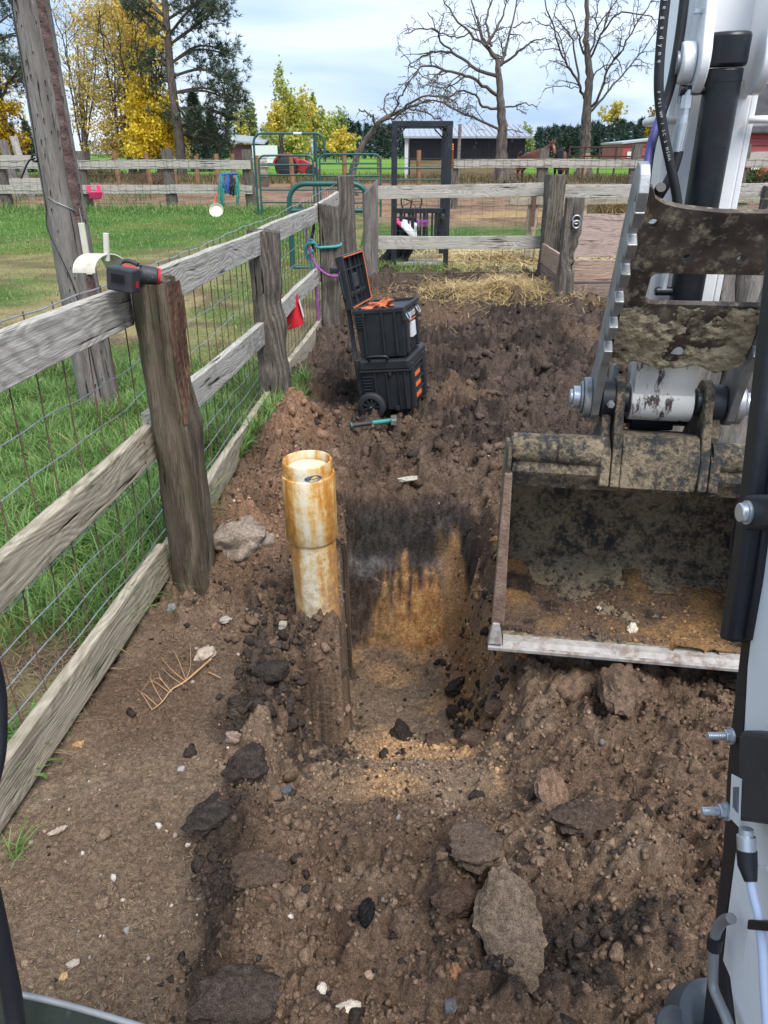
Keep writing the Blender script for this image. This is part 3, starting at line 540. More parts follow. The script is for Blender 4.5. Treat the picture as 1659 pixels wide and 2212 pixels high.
# weeds along the foot of the near fence, the cross fence and beyond it
Y = RNG.uniform(4.2, 5.9, 1500); X = fence_x(Y) + RNG.uniform(.05, .2, 1500) * sst(4.2, 5, Y); n = len(X); blades('fence_foot_grass', X, Y, soil(X, Y)[0], RNG.uniform(.06, .2, n), RNG.uniform(.004, .008, n), RNG.uniform(.3, 1.2, n), gcol(X, Y, RNG, n, .1), RNG)
X = np.concatenate([RNG.normal(.5, .5, 700), RNG.normal(2.0, .3, 60), RNG.normal(-.1, .2, 300)]); Y = RNG.uniform(10.95, 11.7, len(X)); n = len(X); blades('cross_fence_grass', X, Y, base_z(Y) + 0., RNG.uniform(.06, .24, n), RNG.uniform(.006, .01, n), RNG.uniform(.3, 1.2, n), gcol(X, Y, RNG, n, .25), RNG)
X = RNG.uniform(-.3, 9, 9000); Y = RNG.uniform(13.2, 16.5, 9000); k = RNG.random(9000) < sst(-.25, .25, fbm(X, Y, 1.3, 3, 421)); X, Y = X[k], Y[k]; n = len(X); blades('pen_grass', X, Y, yard(X, Y)[0], RNG.uniform(.04, .16, n), RNG.uniform(.009, .016, n), RNG.uniform(.2, 1, n), gcol(X, Y, RNG, n, .1), RNG)
X = RNG.uniform(-26, 20, 12000); Y = RNG.uniform(36, 46, 12000); n = len(X); blades('dry_tall_grass', X, Y, 0 * X + .48, RNG.uniform(.15, .5, n), RNG.uniform(.02, .04, n), RNG.uniform(.2, .9, n), np.array([.17, .12, .055]) * RNG.uniform(.6, 1.3, (n, 1)) + np.array([0, .02, 0]), RNG)
X = RNG.uniform(-26, -7, 7000); Y = RNG.uniform(21.5, 28, 7000); k = RNG.random(7000) < sst(-.1, .3, fbm(X, Y, 3, 3, 431)); X, Y = X[k], Y[k]; n = len(X); blades('weedy_grass', X, Y, 0 * X + .47, RNG.uniform(.1, .45, n), RNG.uniform(.012, .025, n), RNG.uniform(.2, .9, n), mix3(gcol(X, Y, RNG, n), np.array([.16, .12, .06]), RNG.random(n)), RNG)
# ============================================================= fences, posts, pole
def frame_mtx(p, d, up=(0, 0, 1)):
    d, y, z = basis(d, up); m = Matrix.Identity(4)
    for i in range(3): m[i][0], m[i][1], m[i][2], m[i][3] = d[i], y[i], z[i], p[i]
    return m
def plank(name, a, b, h, t, mat, parent=None, seed=0, up=(0, 0, 1), warp=.004, seg=8):
    """a board from a to b, grain along its own X"""
    a, b = Vector(a), Vector(b); L = (b - a).length; r = random.Random(seed); mb = MB(); vs = []; fs = []
    c = [(-1, -1), (1, -1), (1, 1), (-1, 1)]; ph = r.random() * 6
    for i in range(seg + 1):
        x = L * i / seg; dy = warp * math.sin(x * 2.1 + ph) * 1.5; dz = warp * math.sin(x * 1.3 + ph * 2)
        for sy, sz in c: vs.append((x, sy * t / 2 + dy + r.uniform(-1, 1) * warp * .3, sz * h / 2 + dz + r.uniform(-1, 1) * warp * .7))
    for i in range(seg):
        for j in range(4): fs.append((i * 4 + j, i * 4 + (j + 1) % 4, i * 4 + 4 + (j + 1) % 4, i * 4 + 4 + j))
    fs += [(0, 1, 2, 3), tuple(seg * 4 + j for j in (3, 2, 1, 0))]
    return mb.add(vs, fs).build(name, mat, parent, bevel=.004, seg=2, mtx=frame_mtx(a, b - a, up))
def tie(name, base, w, d, h, mat, parent=None, yaw=0, lean=(0, 0), seed=0, rough=.012, seg=22, sink=.25, cut=None, top_tilt=0, rnd=.14):
    """a weathered squared post; own X points up the grain"""
    r = random.Random(seed); n = 24; vs = []; fs = []
    o = [r.uniform(0, 50) for _ in range(6)]
    for i in range(seg + 1):
        x = -sink + (h + sink) * i / seg
        for j in range(n):
            t = 2 * math.pi * j / n; cx, cy = math.cos(t), math.sin(t); k = 1 / max(abs(cx), abs(cy)); k = min(k, 1.42 - rnd)
            yy, zz = cx * k * w / 2, cy * k * d / 2
            f = rough * (math.sin(x * 5 + o[0] + j) * .25 + math.sin(x * 11 + o[1] + 2 * t) * .35 + math.sin(x * 2.3 + o[2] + t) * .8 + math.sin(3 * t + o[3]) * .5) + rough * .35 * r.uniform(-1, 1)
            g = rough * 1.1 * (j % 8 == int(o[4]) % 8)        # drying checks
            if cut: f += cut(x, t)
            L = math.hypot(yy, zz); yy *= 1 + (f - g) / L; zz *= 1 + (f - g) / L
            xx = x + (top_tilt * yy + r.uniform(-.006, .006) if i == seg else 0)
            vs.append((xx, yy + lean[0] * x, zz + lean[1] * x))
    for i in range(seg):
        for j in range(n): fs.append((i * n + j, i * n + (j + 1) % n, (i + 1) * n + (j + 1) % n, (i + 1) * n + j))
    k = len(vs); fs += [tuple(range(n))[::-1]]
    top = seg * n; mid = [tuple(Vector(vs[top + j]) * .6 + Vector((h, lean[0] * h, lean[1] * h)) * .4 + Vector((r.uniform(-.008, .004), 0, 0))) for j in range(n)]
    vs += mid; fs += [(top + j, top + (j + 1) % n, k + (j + 1) % n, k + j) for j in range(n)] + [tuple(k + j for j in range(n))]
    c, s = math.cos(yaw), math.sin(yaw); m = Matrix(((0, c, -s, base[0]), (0, s, c, base[1]), (1, 0, 0, base[2]), (0, 0, 0, 1)))
    return MB().add(vs, fs).build(name, mat, parent, smooth=38, mtx=m)
def fx(Y): return float(fence_x(Y))
def zb(Y): return float(base_z(Y))
# --- the near board fence
nf = thing('board_fence', 'weathered grey board and wire fence running up the left of the pit', 'fence', (fx(2.75), 2.75, 0))
def split_cut(x, t): return -.035 * max(0, min(1, (x - .82) * 9)) * max(0, math.cos(t - .35)) if x > .8 else .018 * math.exp(-((x - .78) / .1) ** 2) * max(0, math.cos(t - .3))
post1 = tie('fence_post', (-.845, 2.84, 0), .165, .21, 1.33, M['tie_brown'], nf, 0, (-.0, 0), 3, .008, 30, cut=split_cut)
post1['label'] = 'thick dark post with a split red face'
# the torn red-brown face of the first post
mb = MB(); r = random.Random(4); vs = []; cols_ = 13; rows_ = 30
for i in range(rows_):
    z = .80 + .52 * i / (rows_ - 1)
    for j in range(cols_):
        u = j / (cols_ - 1); wdt = (.155 * min(1, (i + 1.5) / 7)) ; g_ = .006 * math.sin(j * 2.1 + .35 * i) + .005 * r.random(); w_ = -.086 + .17 * min(1, (i + 2) / 14) * u; pr = (z, .02 + w_ + .13, -.108 + g_) if w_ < -.08 else (z, .072 + g_ - .012 * max(0, (z - 1.2)), -.108 + (w_ + .08)); vs.append(pr)
m1 = Matrix(((0, 1, 0, -.845), (0, 0, 1, 2.84), (1, 0, 0, 0), (0, 0, 0, 1)))
mb.add(vs, [(i * cols_ + j, i * cols_ + j + 1, (i + 1) * cols_ + j + 1, (i + 1) * cols_ + j) for i in range(rows_ - 1) for j in range(cols_ - 1)])
mb.build('split_face', M['split'], post1, mtx=m1)
def knot_cut(x, t): return -.032 * math.exp(-((x - .86) / .07) ** 2) * max(0, math.cos(t + .6)) + .016 * math.exp(-((x - .72) / .09) ** 2) * max(0, math.cos(t + .4)) + .02 * math.exp(-((x - .32) / .12) ** 2) * max(0, math.cos(t + .9))
tie('fence_post', (fx(5.3) + .03, 5.3, -.05), .2, .22, 1.33, M['tie'], nf, .05, (-.0, 0), 5, .012, 30, cut=knot_cut, top_tilt=-.1)
tie('fence_post', (fx(7.63) + .1, 7.68, .03), .19, .22, 1.27, M['tie'], nf, .12, (-.0, 0), 8, .01, 24, top_tilt=-.15)
tie('fence_post', (fx(9.35) + .1, 9.42, .08), .185, .2, 1.43, M['tie'], nf, 0, (-.015, 0), 9, .01, 24)
tie('fence_post', (-1.1, .15, 0), .17, .2, 1.33, M['tie_brown'], nf, 0, (0, 0), 12, .008)
segs = [(.18, 2.83), (2.86, 5.34), (5.37, 7.66), (7.69, 9.4)]
tops = [(1.22, 1.235), (1.24, 1.21), (1.215, 1.225), (1.235, 1.275)]; mids = [(.62, .69), (.735, .605), (.64, .66), (.66, .69)]; kicks = [(.075, .14), (.125, .11), (.12, .15), (.14, .18)]
for k, (y0, y1) in enumerate(segs):
    for nm, (z0, z1), hh, mt in (('top_rail', tops[k], .145, 'board'), ('middle_rail', mids[k], .14 if k != 1 else .15, 'board' if k > 1 else 'board_tan' if k == 0 else 'board'), ('kick_board', kicks[k], .165, 'board_tan')):
        plank(nm, (fx(y0) - .012 - .002 * k, y0, z0), (fx(y1) - .012 - .002 * k, y1, z1), hh, .042, M[mt], nf, k * 3 + int(z0 * 100), warp=.005)
def mesh_wires(parent, pt, s0, s1, ds, zs, z0, z1, mat_h, mat_v, rad, rng, n=4, sag=.006):
    h = MB(); v = MB()
    for z in zs:
        ph = rng.random() * 6; k = max(2, int((s1 - s0) / .11)); h.tube([pt(s0 + (s1 - s0) * i / k, z + sag * math.sin(i * 1.7 + ph) + sag * math.sin(i * .4 + ph)) for i in range(k + 1)], rad, n)
    s = s0 + ds * .4
    while s < s1:
        ph = rng.random() * 6; v.tube([pt(s + sag * 1.4 * math.sin(i * 1.1 + ph), z0 + (z1 - z0) * i / 9) for i in range(10)], rad * .95, n); s += ds * rng.uniform(.93, 1.07)
    h.build('line_wires', mat_h, parent, smooth=60, fix=False); v.build('stay_wires', mat_v, parent, smooth=60, fix=False)
wires = [.13, .225, .325, .43, .55, .70, .86, 1.0, 1.16, 1.325]
mesh_wires(nf, lambda s, z: (fx(s) - .045 - .004 * math.sin(s * 9), s, z + zb(s)), .2, 9.4, .152, wires, .1, 1.33, M['wire'], M['rust'], .0027, random.Random(2), sag=.004)
nm0 = None
for k, (y0, y1) in enumerate(segs):          # nail heads where the boards are fixed
    for y, f in ((y0 + .1, .04), (y1 - .1, .96)):
        for (a_, b_) in (tops[k], mids[k], kicks[k]):
            for dz in (-.035, .04):
                p_ = Vector((fx(y) + .011, y + random.uniform(-.02, .02), a_ + (b_ - a_) * f + dz))
                if nm0 is None: nm0 = MB().tube([(0, 0, 0), (.003, 0, 0)], .0055, 10).build('nail', M['rust'], nf, mtx=Matrix.Translation(p_))
                else: q_ = nm0.copy(); COL.objects.link(q_); q_.matrix_basis = Matrix.Translation(p_)
# --- the cross fence at the far side of the pen
def cf(s): return 10.9 + .035 * s        # its line: Y as a function of X
xf = thing('cross_fence', 'grey two-rail board fence with wire mesh across the back of the muddy pen', 'fence', (2.4, cf(2.4), .15))
tie('fence_post', (-.19, 10.93, .13), .2, .2, 1.2, M['pole'], xf, .1, (0, 0), 21, .01, 20, top_tilt=1.0)
p2 = tie('fence_post', (2.27, 10.75, .08), .25, .2, 1.41, M['tie'], xf, .12, (.01, 0), 22, .014, 26); p2['label'] = 'tall dark post in the middle of the fence'
tie('fence_post', (5.3, 11.02, .14), .22, .2, 1.2, M['tie'], xf, .12, (0, 0), 23, .012, 20); tie('fence_post', (7.9, 11.1, .14), .22, .2, 1.2, M['tie'], xf, .12, (0, 0), 24, .012, 20)
for a, b, sd_ in ((-.09, 2.27, 1), (2.29, 5.3, 2), (5.32, 8, 3)):
    plank('top_rail', (a, cf(a), 1.27), (b, cf(b), 1.30), .165, .04, M['board'], xf, 40 + sd_)
    if sd_ < 3: plank('middle_rail', (a, cf(a), .625 if sd_ == 1 else .62), (b if sd_ == 1 else 2.75, cf(b), .625), .17, .04, M['board'], xf, 50 + sd_)
    plank('kick_board', (a, cf(a), .155), (b, cf(b), .15), .15, .045, M['tie_brown'], xf, 60 + sd_)
mesh_wires(xf, lambda s, z: (s, cf(s) + .03, z), -.1, 8, .152, [.25, .36, .5, .63, .78, .94, 1.1], .1, 1.2, M['fwire'], M['fwire'], .0022, random.Random(3), 3)
# low rail behind the cross fence with its short posts
hr = thing('hitching_rail', 'low grey-green plank rail on short posts just behind the wire mesh', 'rail', (2.1, 12.3, .2))
plank('rail_board', (1.93, 12.3, 1.13), (6.2, 12.5, 1.15), .2, .045, M['board_tan'], hr, 71)
plank('leg', (2.3, 12.36, .12), (2.3, 12.36, 1.23), .15, .05, M['board_tan'], hr, 72, up=(1, 0, 0)); plank('leg', (5.6, 12.5, .12), (5.6, 12.5, 1.25), .15, .05, M['board_tan'], hr, 73, up=(1, 0, 0))
MB().box((2.3, 12.26, 1.0), (.06, .012, .56)).build('strap_hinge', M['rust'], hr, bevel=.003)
# --- hay feeder
hf = thing('hay_feeder', 'open wooden hay feeder box with reddish boards and a stained back panel', 'feeder', (3.3, 9.3, .1))
fp = tie('corner_post', (2.16, 9.2, .02), .2, .16, 1.27, M['tie'], hf, .1, (.02, 0), 31, .014, 24, cut=lambda x, t: -.05 * math.exp(-((x - .62) / .22) ** 2) * max(0, math.cos(t + .8)) * (1 + .5 * math.sin(x * 40)))
MB().tube(arc((2.21, 9.1, 1.06), (1, 0, 0), (0, 0, 1), .045, 0, 6.28, 14), .011, 6).tube(arc((2.21, 9.09, 1.01), (1, 0, 0), (0, 0, 1), .04, 0, 6.28, 14), .011, 6).build('iron_ring', M['steel'], fp, smooth=50)
for k, (z, mt) in enumerate(((.47, 'feeder'), (.2, 'feeder_dark'))):
    plank('front_board', (2.24, 9.30 - .004 * k, z), (4.7, 9.42 - .004 * k, z), .25 if k == 0 else .23, .04, M[mt], hf, 80 + k, warp=.003)
    plank('side_board', (2.22, 9.36, z), (2.18, 10.7, z + .05), .25, .035, M[mt], hf, 84 + k)
tie('corner_post', (4.6, 9.5, .06), .2, .17, 1.2, M['tie'], hf, .1, (.0, 0), 33, .014)
bp = MB().hexa([Vector(q) for q in ((2.42, 10.15, .52), (5.2, 10.3, .52), (5.2, 10.33, .52), (2.42, 10.18, .52), (2.42, 10.62, 1.02), (5.2, 10.75, 1.02), (5.2, 10.78, 1.01), (2.42, 10.65, 1.01))]).build('back_panel', M['feeder_dark'], hf, bevel=.003)
MB().box((3.5, 10.0, .3), (2.6, 1.3, .03)).build('floor_board', M['feeder_dark'], hf)
straw('feeder_hay', 900, 3.4, 9.8, 1.0, .3, .1, RNG, zf=lambda X, Y: 0 * X + .34)
# straw bale
sb = thing('straw_bale', 'pale straw bale behind the low plank rail', 'bale', (4.2, 13.8, .25)); MB().box((4.55, 13.9, .62), (1.9, .6, .75)).build('bale_core', P('straw_core', [(.3, .22, .09), (.5, .38, .18)], 30, .9, bmp=1, dist=.03), sb, bevel=.05)
n = 2600; Xb = RNG.uniform(3.6, 5.5, n); Zb = RNG.uniform(.26, 1.0, n); d = np.stack([RNG.normal(0, 1, n), -.15 + RNG.normal(0, .25, n), RNG.normal(0, .7, n)], -1); o = strips('loose_straws', np.stack([Xb, 0 * Xb + 13.59, Zb], -1), d, RNG.uniform(.08, .22, n), RNG.uniform(.006, .012, n), np.array([.5, .38, .18]) * RNG.uniform(.5, 1.15, (n, 1)), M['straw'], 0, .1, 2); adopt(o, sb); stuff(o)
# --- big split timber post behind the digger arm
tp = thing('timber_post', 'massive split grey timber post standing behind the digger arm', 'post', (1.75, 3.6, 0)); tie('post_half', (1.56, 3.7, 0), .24, .24, 1.42, M['pole'], tp, .1, (.0, 0), 41, .02); tie('post_half', (1.82, 3.75, 0), .24, .24, 1.42, M['pole'], tp, .2, (.0, 0), 42, .02)
tq = thing('gate_post', 'short grey post with an iron ring beside the digger arm', 'post', (4.5, 8.2, 0)); q = tie('post_shaft', (4.42, 8.2, .05), .26, .22, 1.25, M['pole'], tq, 0, (0, 0), 43, .014); MB().tube(arc((4.50, 8.08, 1.12), (1, 0, 0), (0, 0, 1), .05, 0, 6.28, 14), .012, 6).build('iron_ring', M['steel'], tq, smooth=50)
# --- utility pole
up = thing('utility_pole', 'tall weathered round wooden pole with dark streaks standing in the grass', 'pole', (-2.13, 5.35, 0))
mb = MB(); vs = []; fs = []; n = 40; sg = 40; r = random.Random(9)
for i in range(sg + 1):
    x = -.3 + 4.6 * i / sg; rad = .142 - .0135 * x
    for j in range(n):
        t = 2 * math.pi * j / n; f = 1 + .03 * math.sin(2 * t + 1) + .02 * math.sin(5 * t + x * .8) + .012 * r.uniform(-1, 1) - .05 * (j in (7, 18, 19, 29)); vs.append((x, rad * f * math.cos(t) - .006 * math.sin(x * 1.4), rad * f * math.sin(t)))
for i in range(sg):
    for j in range(n): fs.append((i * n + j, i * n + (j + 1) % n, (i + 1) * n + (j + 1) % n, (i + 1) * n + j))
mp_ = Matrix(((0, 1, 0, -2.135), (0, 0, 1, 5.36), (1, 0, 0, 0), (0, 0, 0, 1))); shaft = MB().add(vs, fs + [tuple(range(sg * n, sg * n + n))]).build('pole_shaft', M['pole'], up, smooth=50, mtx=mp_)
def on_pole(t, z, out=.0): a = .142 - .0135 * z + out; return Vector((-2.135 + a * math.cos(t), 5.36 + a * math.sin(t), z))
mb = MB(); vs = []                      # the reddish tarred strip down its right side
for i in range(30):
    z = .55 + 3.6 * i / 29; w = .22 + .05 * math.sin(i * .9)
    for j in range(6): vs.append(on_pole(-.55 + w * (j / 5 * 2 - 1) * 1.2, z, .002 + .004 * math.sin(j / 5 * 3.14)))
mb.add(vs, [(i * 6 + j, i * 6 + j + 1, i * 6 + 7 + j, i * 6 + 6 + j) for i in range(29) for j in range(5)]).build('bark_strip', M['pole_red'], up, smooth=60)
mb = MB(); r = random.Random(5)
for _ in range(90):
    t, z = r.uniform(-2.9, -.1), r.uniform(.2, 2.7); p = on_pole(t, z, .0015); l = r.uniform(.006, .022); mb.tube([p - Vector((0, 0, l)), p + Vector((.002, 0, l))], [.001, .0035], 5)
stuff(mb.build('spike_holes', P('hole_dark', [(.01, .008, .007)], 5, 1, 0, 0, 0), up))
wp = [on_pole(-2.35, z, .006 + .004 * math.sin(z * 5)) for z in (3.2, 2.6, 2.0, 1.7, 1.45)] + [on_pole(-2.3, 1.3, .03), on_pole(-1.9, 1.15, .02), on_pole(-1.45, .9, .004), on_pole(-1.2, .5, .004), on_pole(-1.1, .15, .004)]
MB().tube(smooth_path(wp, 5), .0038, 6).tube(smooth_path([on_pole(-2.45, 1.72, .02), on_pole(-2.6, 1.7, .06), on_pole(-2.7, 1.6, .12)], 4), .006, 6).tube(arc(on_pole(-2.5, 1.72, .02), (1, 0, 0), (0, 0, 1), .02, 0, 6.28, 12), .008, 6).build('ground_wire', M['hose'], up, smooth=60)
MB().tube(smooth_path([on_pole(t, 1.5 - .06 * (t + 2.3), .003) for t in np.linspace(-2.6, -.3, 10)], 3), .0022, 5).tube([on_pole(-.55, 1.42, .01), on_pole(-.5, 1.25, .012)], .004, 5).build('tie_wire', M['wire'], up, smooth=60)
MB().bar(on_pole(-.62, 1.0, .015), on_pole(-.60, 1.33, .015), .04, .02, up=(0, 1, 0)).build('conduit', M['cream'], up, bevel=.003)
# half round pvc trough with its rod
hp = thing('pipe_half', 'cream half-round plastic pipe with a white rod propped behind the red saw', 'pipe', (-1.55, 4.2, 1.2)); c0 = at(217, 584, 4.2); L = Vector((.2, -.02, .0)); mbo = MB(); vs = []
for k in range(2):
    for ro in (.088, .082):
        for j in range(15): t = math.pi * j / 14; vs.append(c0 + L * (k - .5) * .62 + Vector((0, math.cos(t) * ro * 1.1 + .0, math.sin(t) * ro)) + Vector((.055 * math.cos(t), 0, 0)))
fs = []
for j in range(14): fs += [(j, j + 1, 31 + j, 30 + j), (15 + j, 45 + j, 46 + j, 16 + j), (j, 15 + j, 16 + j, j + 1), (30 + j, 31 + j, 46 + j, 45 + j)]
fs += [(0, 30, 45, 15), (14, 29, 59, 44)]; mbo.add(vs, fs).build('trough', M['cream'], hp, smooth=50)
MB().tube([c0 + Vector((.045, .0, .05)), c0 + Vector((.06, .0, .19))], .016, 12).build('rod', M['cream'], hp, smooth=50)
# --- rear fences
def rear(name, label, x0, x1, posts, Y, zr, group=None, lw=.17):
    t = thing(name, label, 'fence', (x0, Y, zb(Y)), group)
    for k, (px, h, ln) in enumerate(posts): tie('fence_post', (px, Y + .12, zb(Y) - .02), .25, .2, h, M['tie'], t, 0, (ln, 0), 100 + k + int(Y), .014, 14)
    xs_ = [x0] + [p[0] for p in posts if x0 + .5 < p[0] < x1 - .3] + [x1]
    for zz in zr:
        for k in range(len(xs_) - 1): plank('rail', (xs_[k] + .005, Y, zb(Y) + zz + .01 * (k % 2)), (xs_[k + 1] - .005, Y - .003 * k, zb(Y) + zz + .01 * ((k + 1) % 2)), lw, .045, M['board'], t, k + int(zz * 50) + int(abs(x0)))
    mesh_wires(t, lambda s, z: (s, Y - .03, zb(Y) + z), x0, x1, .2, [.15, .3, .45, .62, .8, .98, 1.12], .1, 1.14, M['fwire'], M['fwire'], .0035, random.Random(4), 3, .008); return t
Lx = at(0, 400, 20).x - 3; Rx = at(545, 400, 20).x
rear('paddock_fence', 'grey two-rail fence with square wire behind the lawn, left of the green gate', Lx, Rx, [(at(5, 400, 20).x, 1.05, -.03), (at(178, 400, 20).x, 1.35, 0), (at(366, 400, 20).x, 1.40, 0), (at(537, 400, 20).x, 1.38, 0)], 20, (1.03, .47), lw=.2)
Rx0 = at(978, 400, 21).x
rear('paddock_fence', 'grey rail fence with wire mesh in front of the two horses', Rx0, 19, [(Rx0, 1.1, 0), (at(1172, 400, 21).x, 1.40, 0), (at(1365, 400, 21).x, 1.50, .05), (at(1600, 400, 21).x, 1.4, 0), (14.5, 1.4, 0), (18.5, 1.4, 0)], 21, (1.03,), lw=.2)
t = thing('corral_fence', 'leaning grey rail fence beyond the lawn at the far left edge', 'fence', (-12.5, 24, .48))
tie('fence_post', (at(38, 400, 23.5).x, 23.5, .48), .22, .2, 1.6, M['pole'], t, 0, (-.12, 0), 131, .014, 12); tie('fence_post', (at(62, 400, 23.7).x, 23.7, .48), .2, .16, 1.7, M['board'], t, 0, (-.1, 0), 132, .01, 12)
for zz in (1.55, .95): plank('rail', (-20, 23.4, zz), (at(165, 400, 23.4).x, 23.4, zz + .06), .18, .05, M['board'], t, int(zz * 30))
# round-post wire fence along the green field
ff = thing('field_fence', 'distant fence of orange-brown round posts and wire along the green field', 'fence', (-8, 33, .5)); r = random.Random(8)
fp_ = [(at(px, 380, 33).x, 33) for px in (255, 323, 378, 425, 470, 505, 540, 558, 632, 745, 820, 905)]
for k, (px, py) in enumerate(fp_): MB().tube([(px, py, .3), (px + r.uniform(-.05, .05), py, 1.75 + r.uniform(-.15, .1))], .095, 8).build('round_post', M['round_post'], ff, smooth=50)
h = MB()
for zz in (.75, .95, 1.15, 1.35, 1.55): h.tube([(-14, 33, zz), (fp_[0][0], 33, zz + .02), (-3, 33, zz - .02), (3, 33, zz), (12, 33, zz), (22, 33, zz)], .008, 3)
h.build('line_wires', M['fwire'], ff, fix=False)
# pipe corral on the right by the red shed
pc = thing('pipe_corral', 'dark rusty pipe corral fence sloping towards the low red building', 'fence', (9, 38, .5)); a, b, c = at(1290, 392, 40), at(1378, 325, 44), at(1420, 322, 34); mb = MB(); mv = MB()
for zz in (1.5, 1.1, .7): mb.tube([(9.5, 42, .5 + zz), (13.5, 34, .5 + zz), (22, 30, .5 + zz)], .04, 6)
for k in range(16): s = k / 8; p = Vector((9.5, 42, .5)).lerp(Vector((13.5, 34, .5)), s) if s < 1 else Vector((13.5, 34, .5)).lerp(Vector((22, 30, .5)), s - 1); mv.tube([p, p + Vector((0, 0, 1.55))], .05, 6)
mb.build('rail_pipes', M['rust'], pc, smooth=60); mv.build('upright_pipes', M['rust'], pc, smooth=60)
# ============================================================= gates and steel frame
def gate(name, label, x0, x1, Y, z0, z1, rails, r=.022, rc=.15, walk=None, mat='green_pipe', dy=0):
    t = thing(name, label, 'gate', (x0, Y, z0), 'green tube gates'); A, Bx = Vector((1, dy, 0)).normalized(), Vector((0, 0, 1)); W_ = x1 - x0
    p = [Vector((x0, Y, z0))] + arc(Vector((x0, Y, z1 - rc)) + A * rc, -A, Bx, rc, 0, math.pi / 2) + arc(Vector((x0, Y, z1 - rc)) + A * (W_ - rc), Bx, A, rc, 0, math.pi / 2) + [Vector((x0, Y, z0)) + A * W_]
    MB().tube(p, r, 10).build('tube_frame', M[mat], t, smooth=50)
    for z in rails: MB().tube([Vector((x0, Y, z)), Vector((x0, Y, z)) + A * W_], r * .85, 8).build('rail', M[mat], t, smooth=50)
    return t
Yg = 18.8; gz = lambda y, Y: at(800, y, Y).z; gx = lambda x, y, Y: at(x, y, Y).x
wt = thing('gate_arch', 'tall green tube arch framing the walk-through gate', 'gate', (gx(550, 460, Yg), Yg + .06, .4), 'green tube gates')
xa, xb_, zt = gx(552, 380, Yg), gx(700, 300, Yg), gz(288, Yg)
MB().tube([Vector((xa, Yg + .05, .4))] + arc(Vector((xa + .2, Yg + .05, zt - .2)), (-1, 0, 0), (0, 0, 1), .2, 0, 1.57) + arc(Vector((xb_ - .2, Yg + .05, zt - .2)), (0, 0, 1), (1, 0, 0), .2, 0, 1.57) + [Vector((xb_, Yg + .05, gz(330, Yg)))], .026, 10).build('tube_frame', M['green_pipe'], wt, smooth=50)
MB().tube([Vector((gx(685, 400, Yg), Yg + .05, zt)), Vector((gx(685, 400, Yg), Yg + .05, .42))], .026, 10).build('upright', M['green_pipe'], wt, smooth=50)
MB().tube([Vector((gx(633, 288, Yg), Yg + .05, zt)), Vector((gx(651, 288, Yg), Yg + .05, zt))], .028, 10).build('white_sleeve', M['label'], wt)
gate('tube_gate', 'small green tube gate hanging inside the tall arch', gx(562, 400, Yg), gx(678, 400, Yg), Yg, gz(462, Yg), gz(336, Yg), [gz(y, Yg) for y in (356, 378, 410, 437)])
gate('tube_gate', 'green tube panel between the arch and the leaning dead tree', gx(692, 400, Yg), gx(822, 400, Yg), Yg, gz(470, Yg), gz(333, Yg), [gz(y, Yg) for y in (353, 380, 409, 438)])
gate('tube_gate', 'far green tube gate seen through the black steel frame', gx(757, 380, 22), gx(968, 380, 22), 22, .52, gz(363, 22), [gz(y, 22) for y in (388, 415)], dy=.06)
Yn = 11.6; ng = gate('tube_gate', 'thick green tube gate end standing just behind the left fence corner', gx(628, 500, Yn), gx(797, 500, Yn), Yn, .12, gz(397, Yn), [gz(455, Yn), .2], .036, .24)
MB().hexa([at(648, 440, Yn), at(640, 452, Yn), at(662, 456, Yn), at(658, 452, Yn)] + [q + Vector((0, .02, 0)) for q in (at(648, 440, Yn), at(640, 452, Yn), at(662, 456, Yn), at(658, 452, Yn))]).build('gusset', M['green_pipe'], ng)
# black steel frame
sf = thing('steel_frame', 'tall black square-tube feeding frame with a slatted panel behind the cross fence', 'frame', (.55, 11.75, .16)); Yf, Yr = 11.75, 12.75; zt = 2.12
fxl, fxr = gx(852, 430, Yf), gx(967, 430, Yf)
for x in (fxl, fxr):
    for y in (Yf, Yr): MB().bar((x, y, .14), (x, y, zt - .03), .075, .075, up=(0, 1, 0)).build('upright', M['frame'], sf, bevel=.006)
    MB().bar((x, Yf + .04, zt), (x, Yr - .04, zt), .06, .07).build('top_rail', M['frame'], sf, bevel=.004)
    MB().bar((x, Yf + .04, .85), (x, Yr - .04, .85), .05, .06).build('side_rail', M['frame'], sf, bevel=.004)
for y in (Yf, Yr):
    MB().bar((fxl - .04, y, zt), (fxr + .04, y, zt), .075, .07).build('top_rail', M['frame'], sf, bevel=.004)
    for sx, x in ((1, fxl), (-1, fxr)): MB().bar((x + sx * .03, y, zt - .16), (x + sx * .16, y, zt - .04), .02, .02).build('corner_brace', M['frame'], sf)
for z in (.98, .5): MB().bar((fxl, Yf + .05, z), (fxr, Yf + .05, z), .05, .07).build('panel_rail', M['frame'], sf, bevel=.004)
for k in range(11): x = fxl + .1 + k * (fxr - fxl - .2) / 10; MB().bar((x, Yf + .05 + .3 * (k % 3 == 1), .53), (x, Yf + .05 + .3 * (k % 3 == 1), .95), .028 + .02 * (k % 3 == 0), .03, up=(0, 1, 0)).build('slat', M['frame'], sf, bevel=.003)
plank('deck_board', (fxl - .03, Yf + .25, .22), (fxr + .03, Yf + .25, .23), .5, .04, M['board'], sf, 77, up=(0, 1, 0)); MB().bar((fxl, Yf, .17), (fxr, Yf, .17), .05, .06).build('bottom_rail', M['frame'], sf)
mb = MB(); 
for k in range(3): mb.tube([(fxr + .05, Yf + .03, 1.86 - .03 * k), (fxr + .09, Yf + .5, 1.62 - .02 * k)], .012, 6)
for k in range(2): mb.tube([(fxr + .05, Yf + .03, 1.32 - .03 * k), (fxr + .1, Yf + .4, 1.2 - .03 * k)], .012, 6)
mb.build('orange_strap', M['orange'], sf)
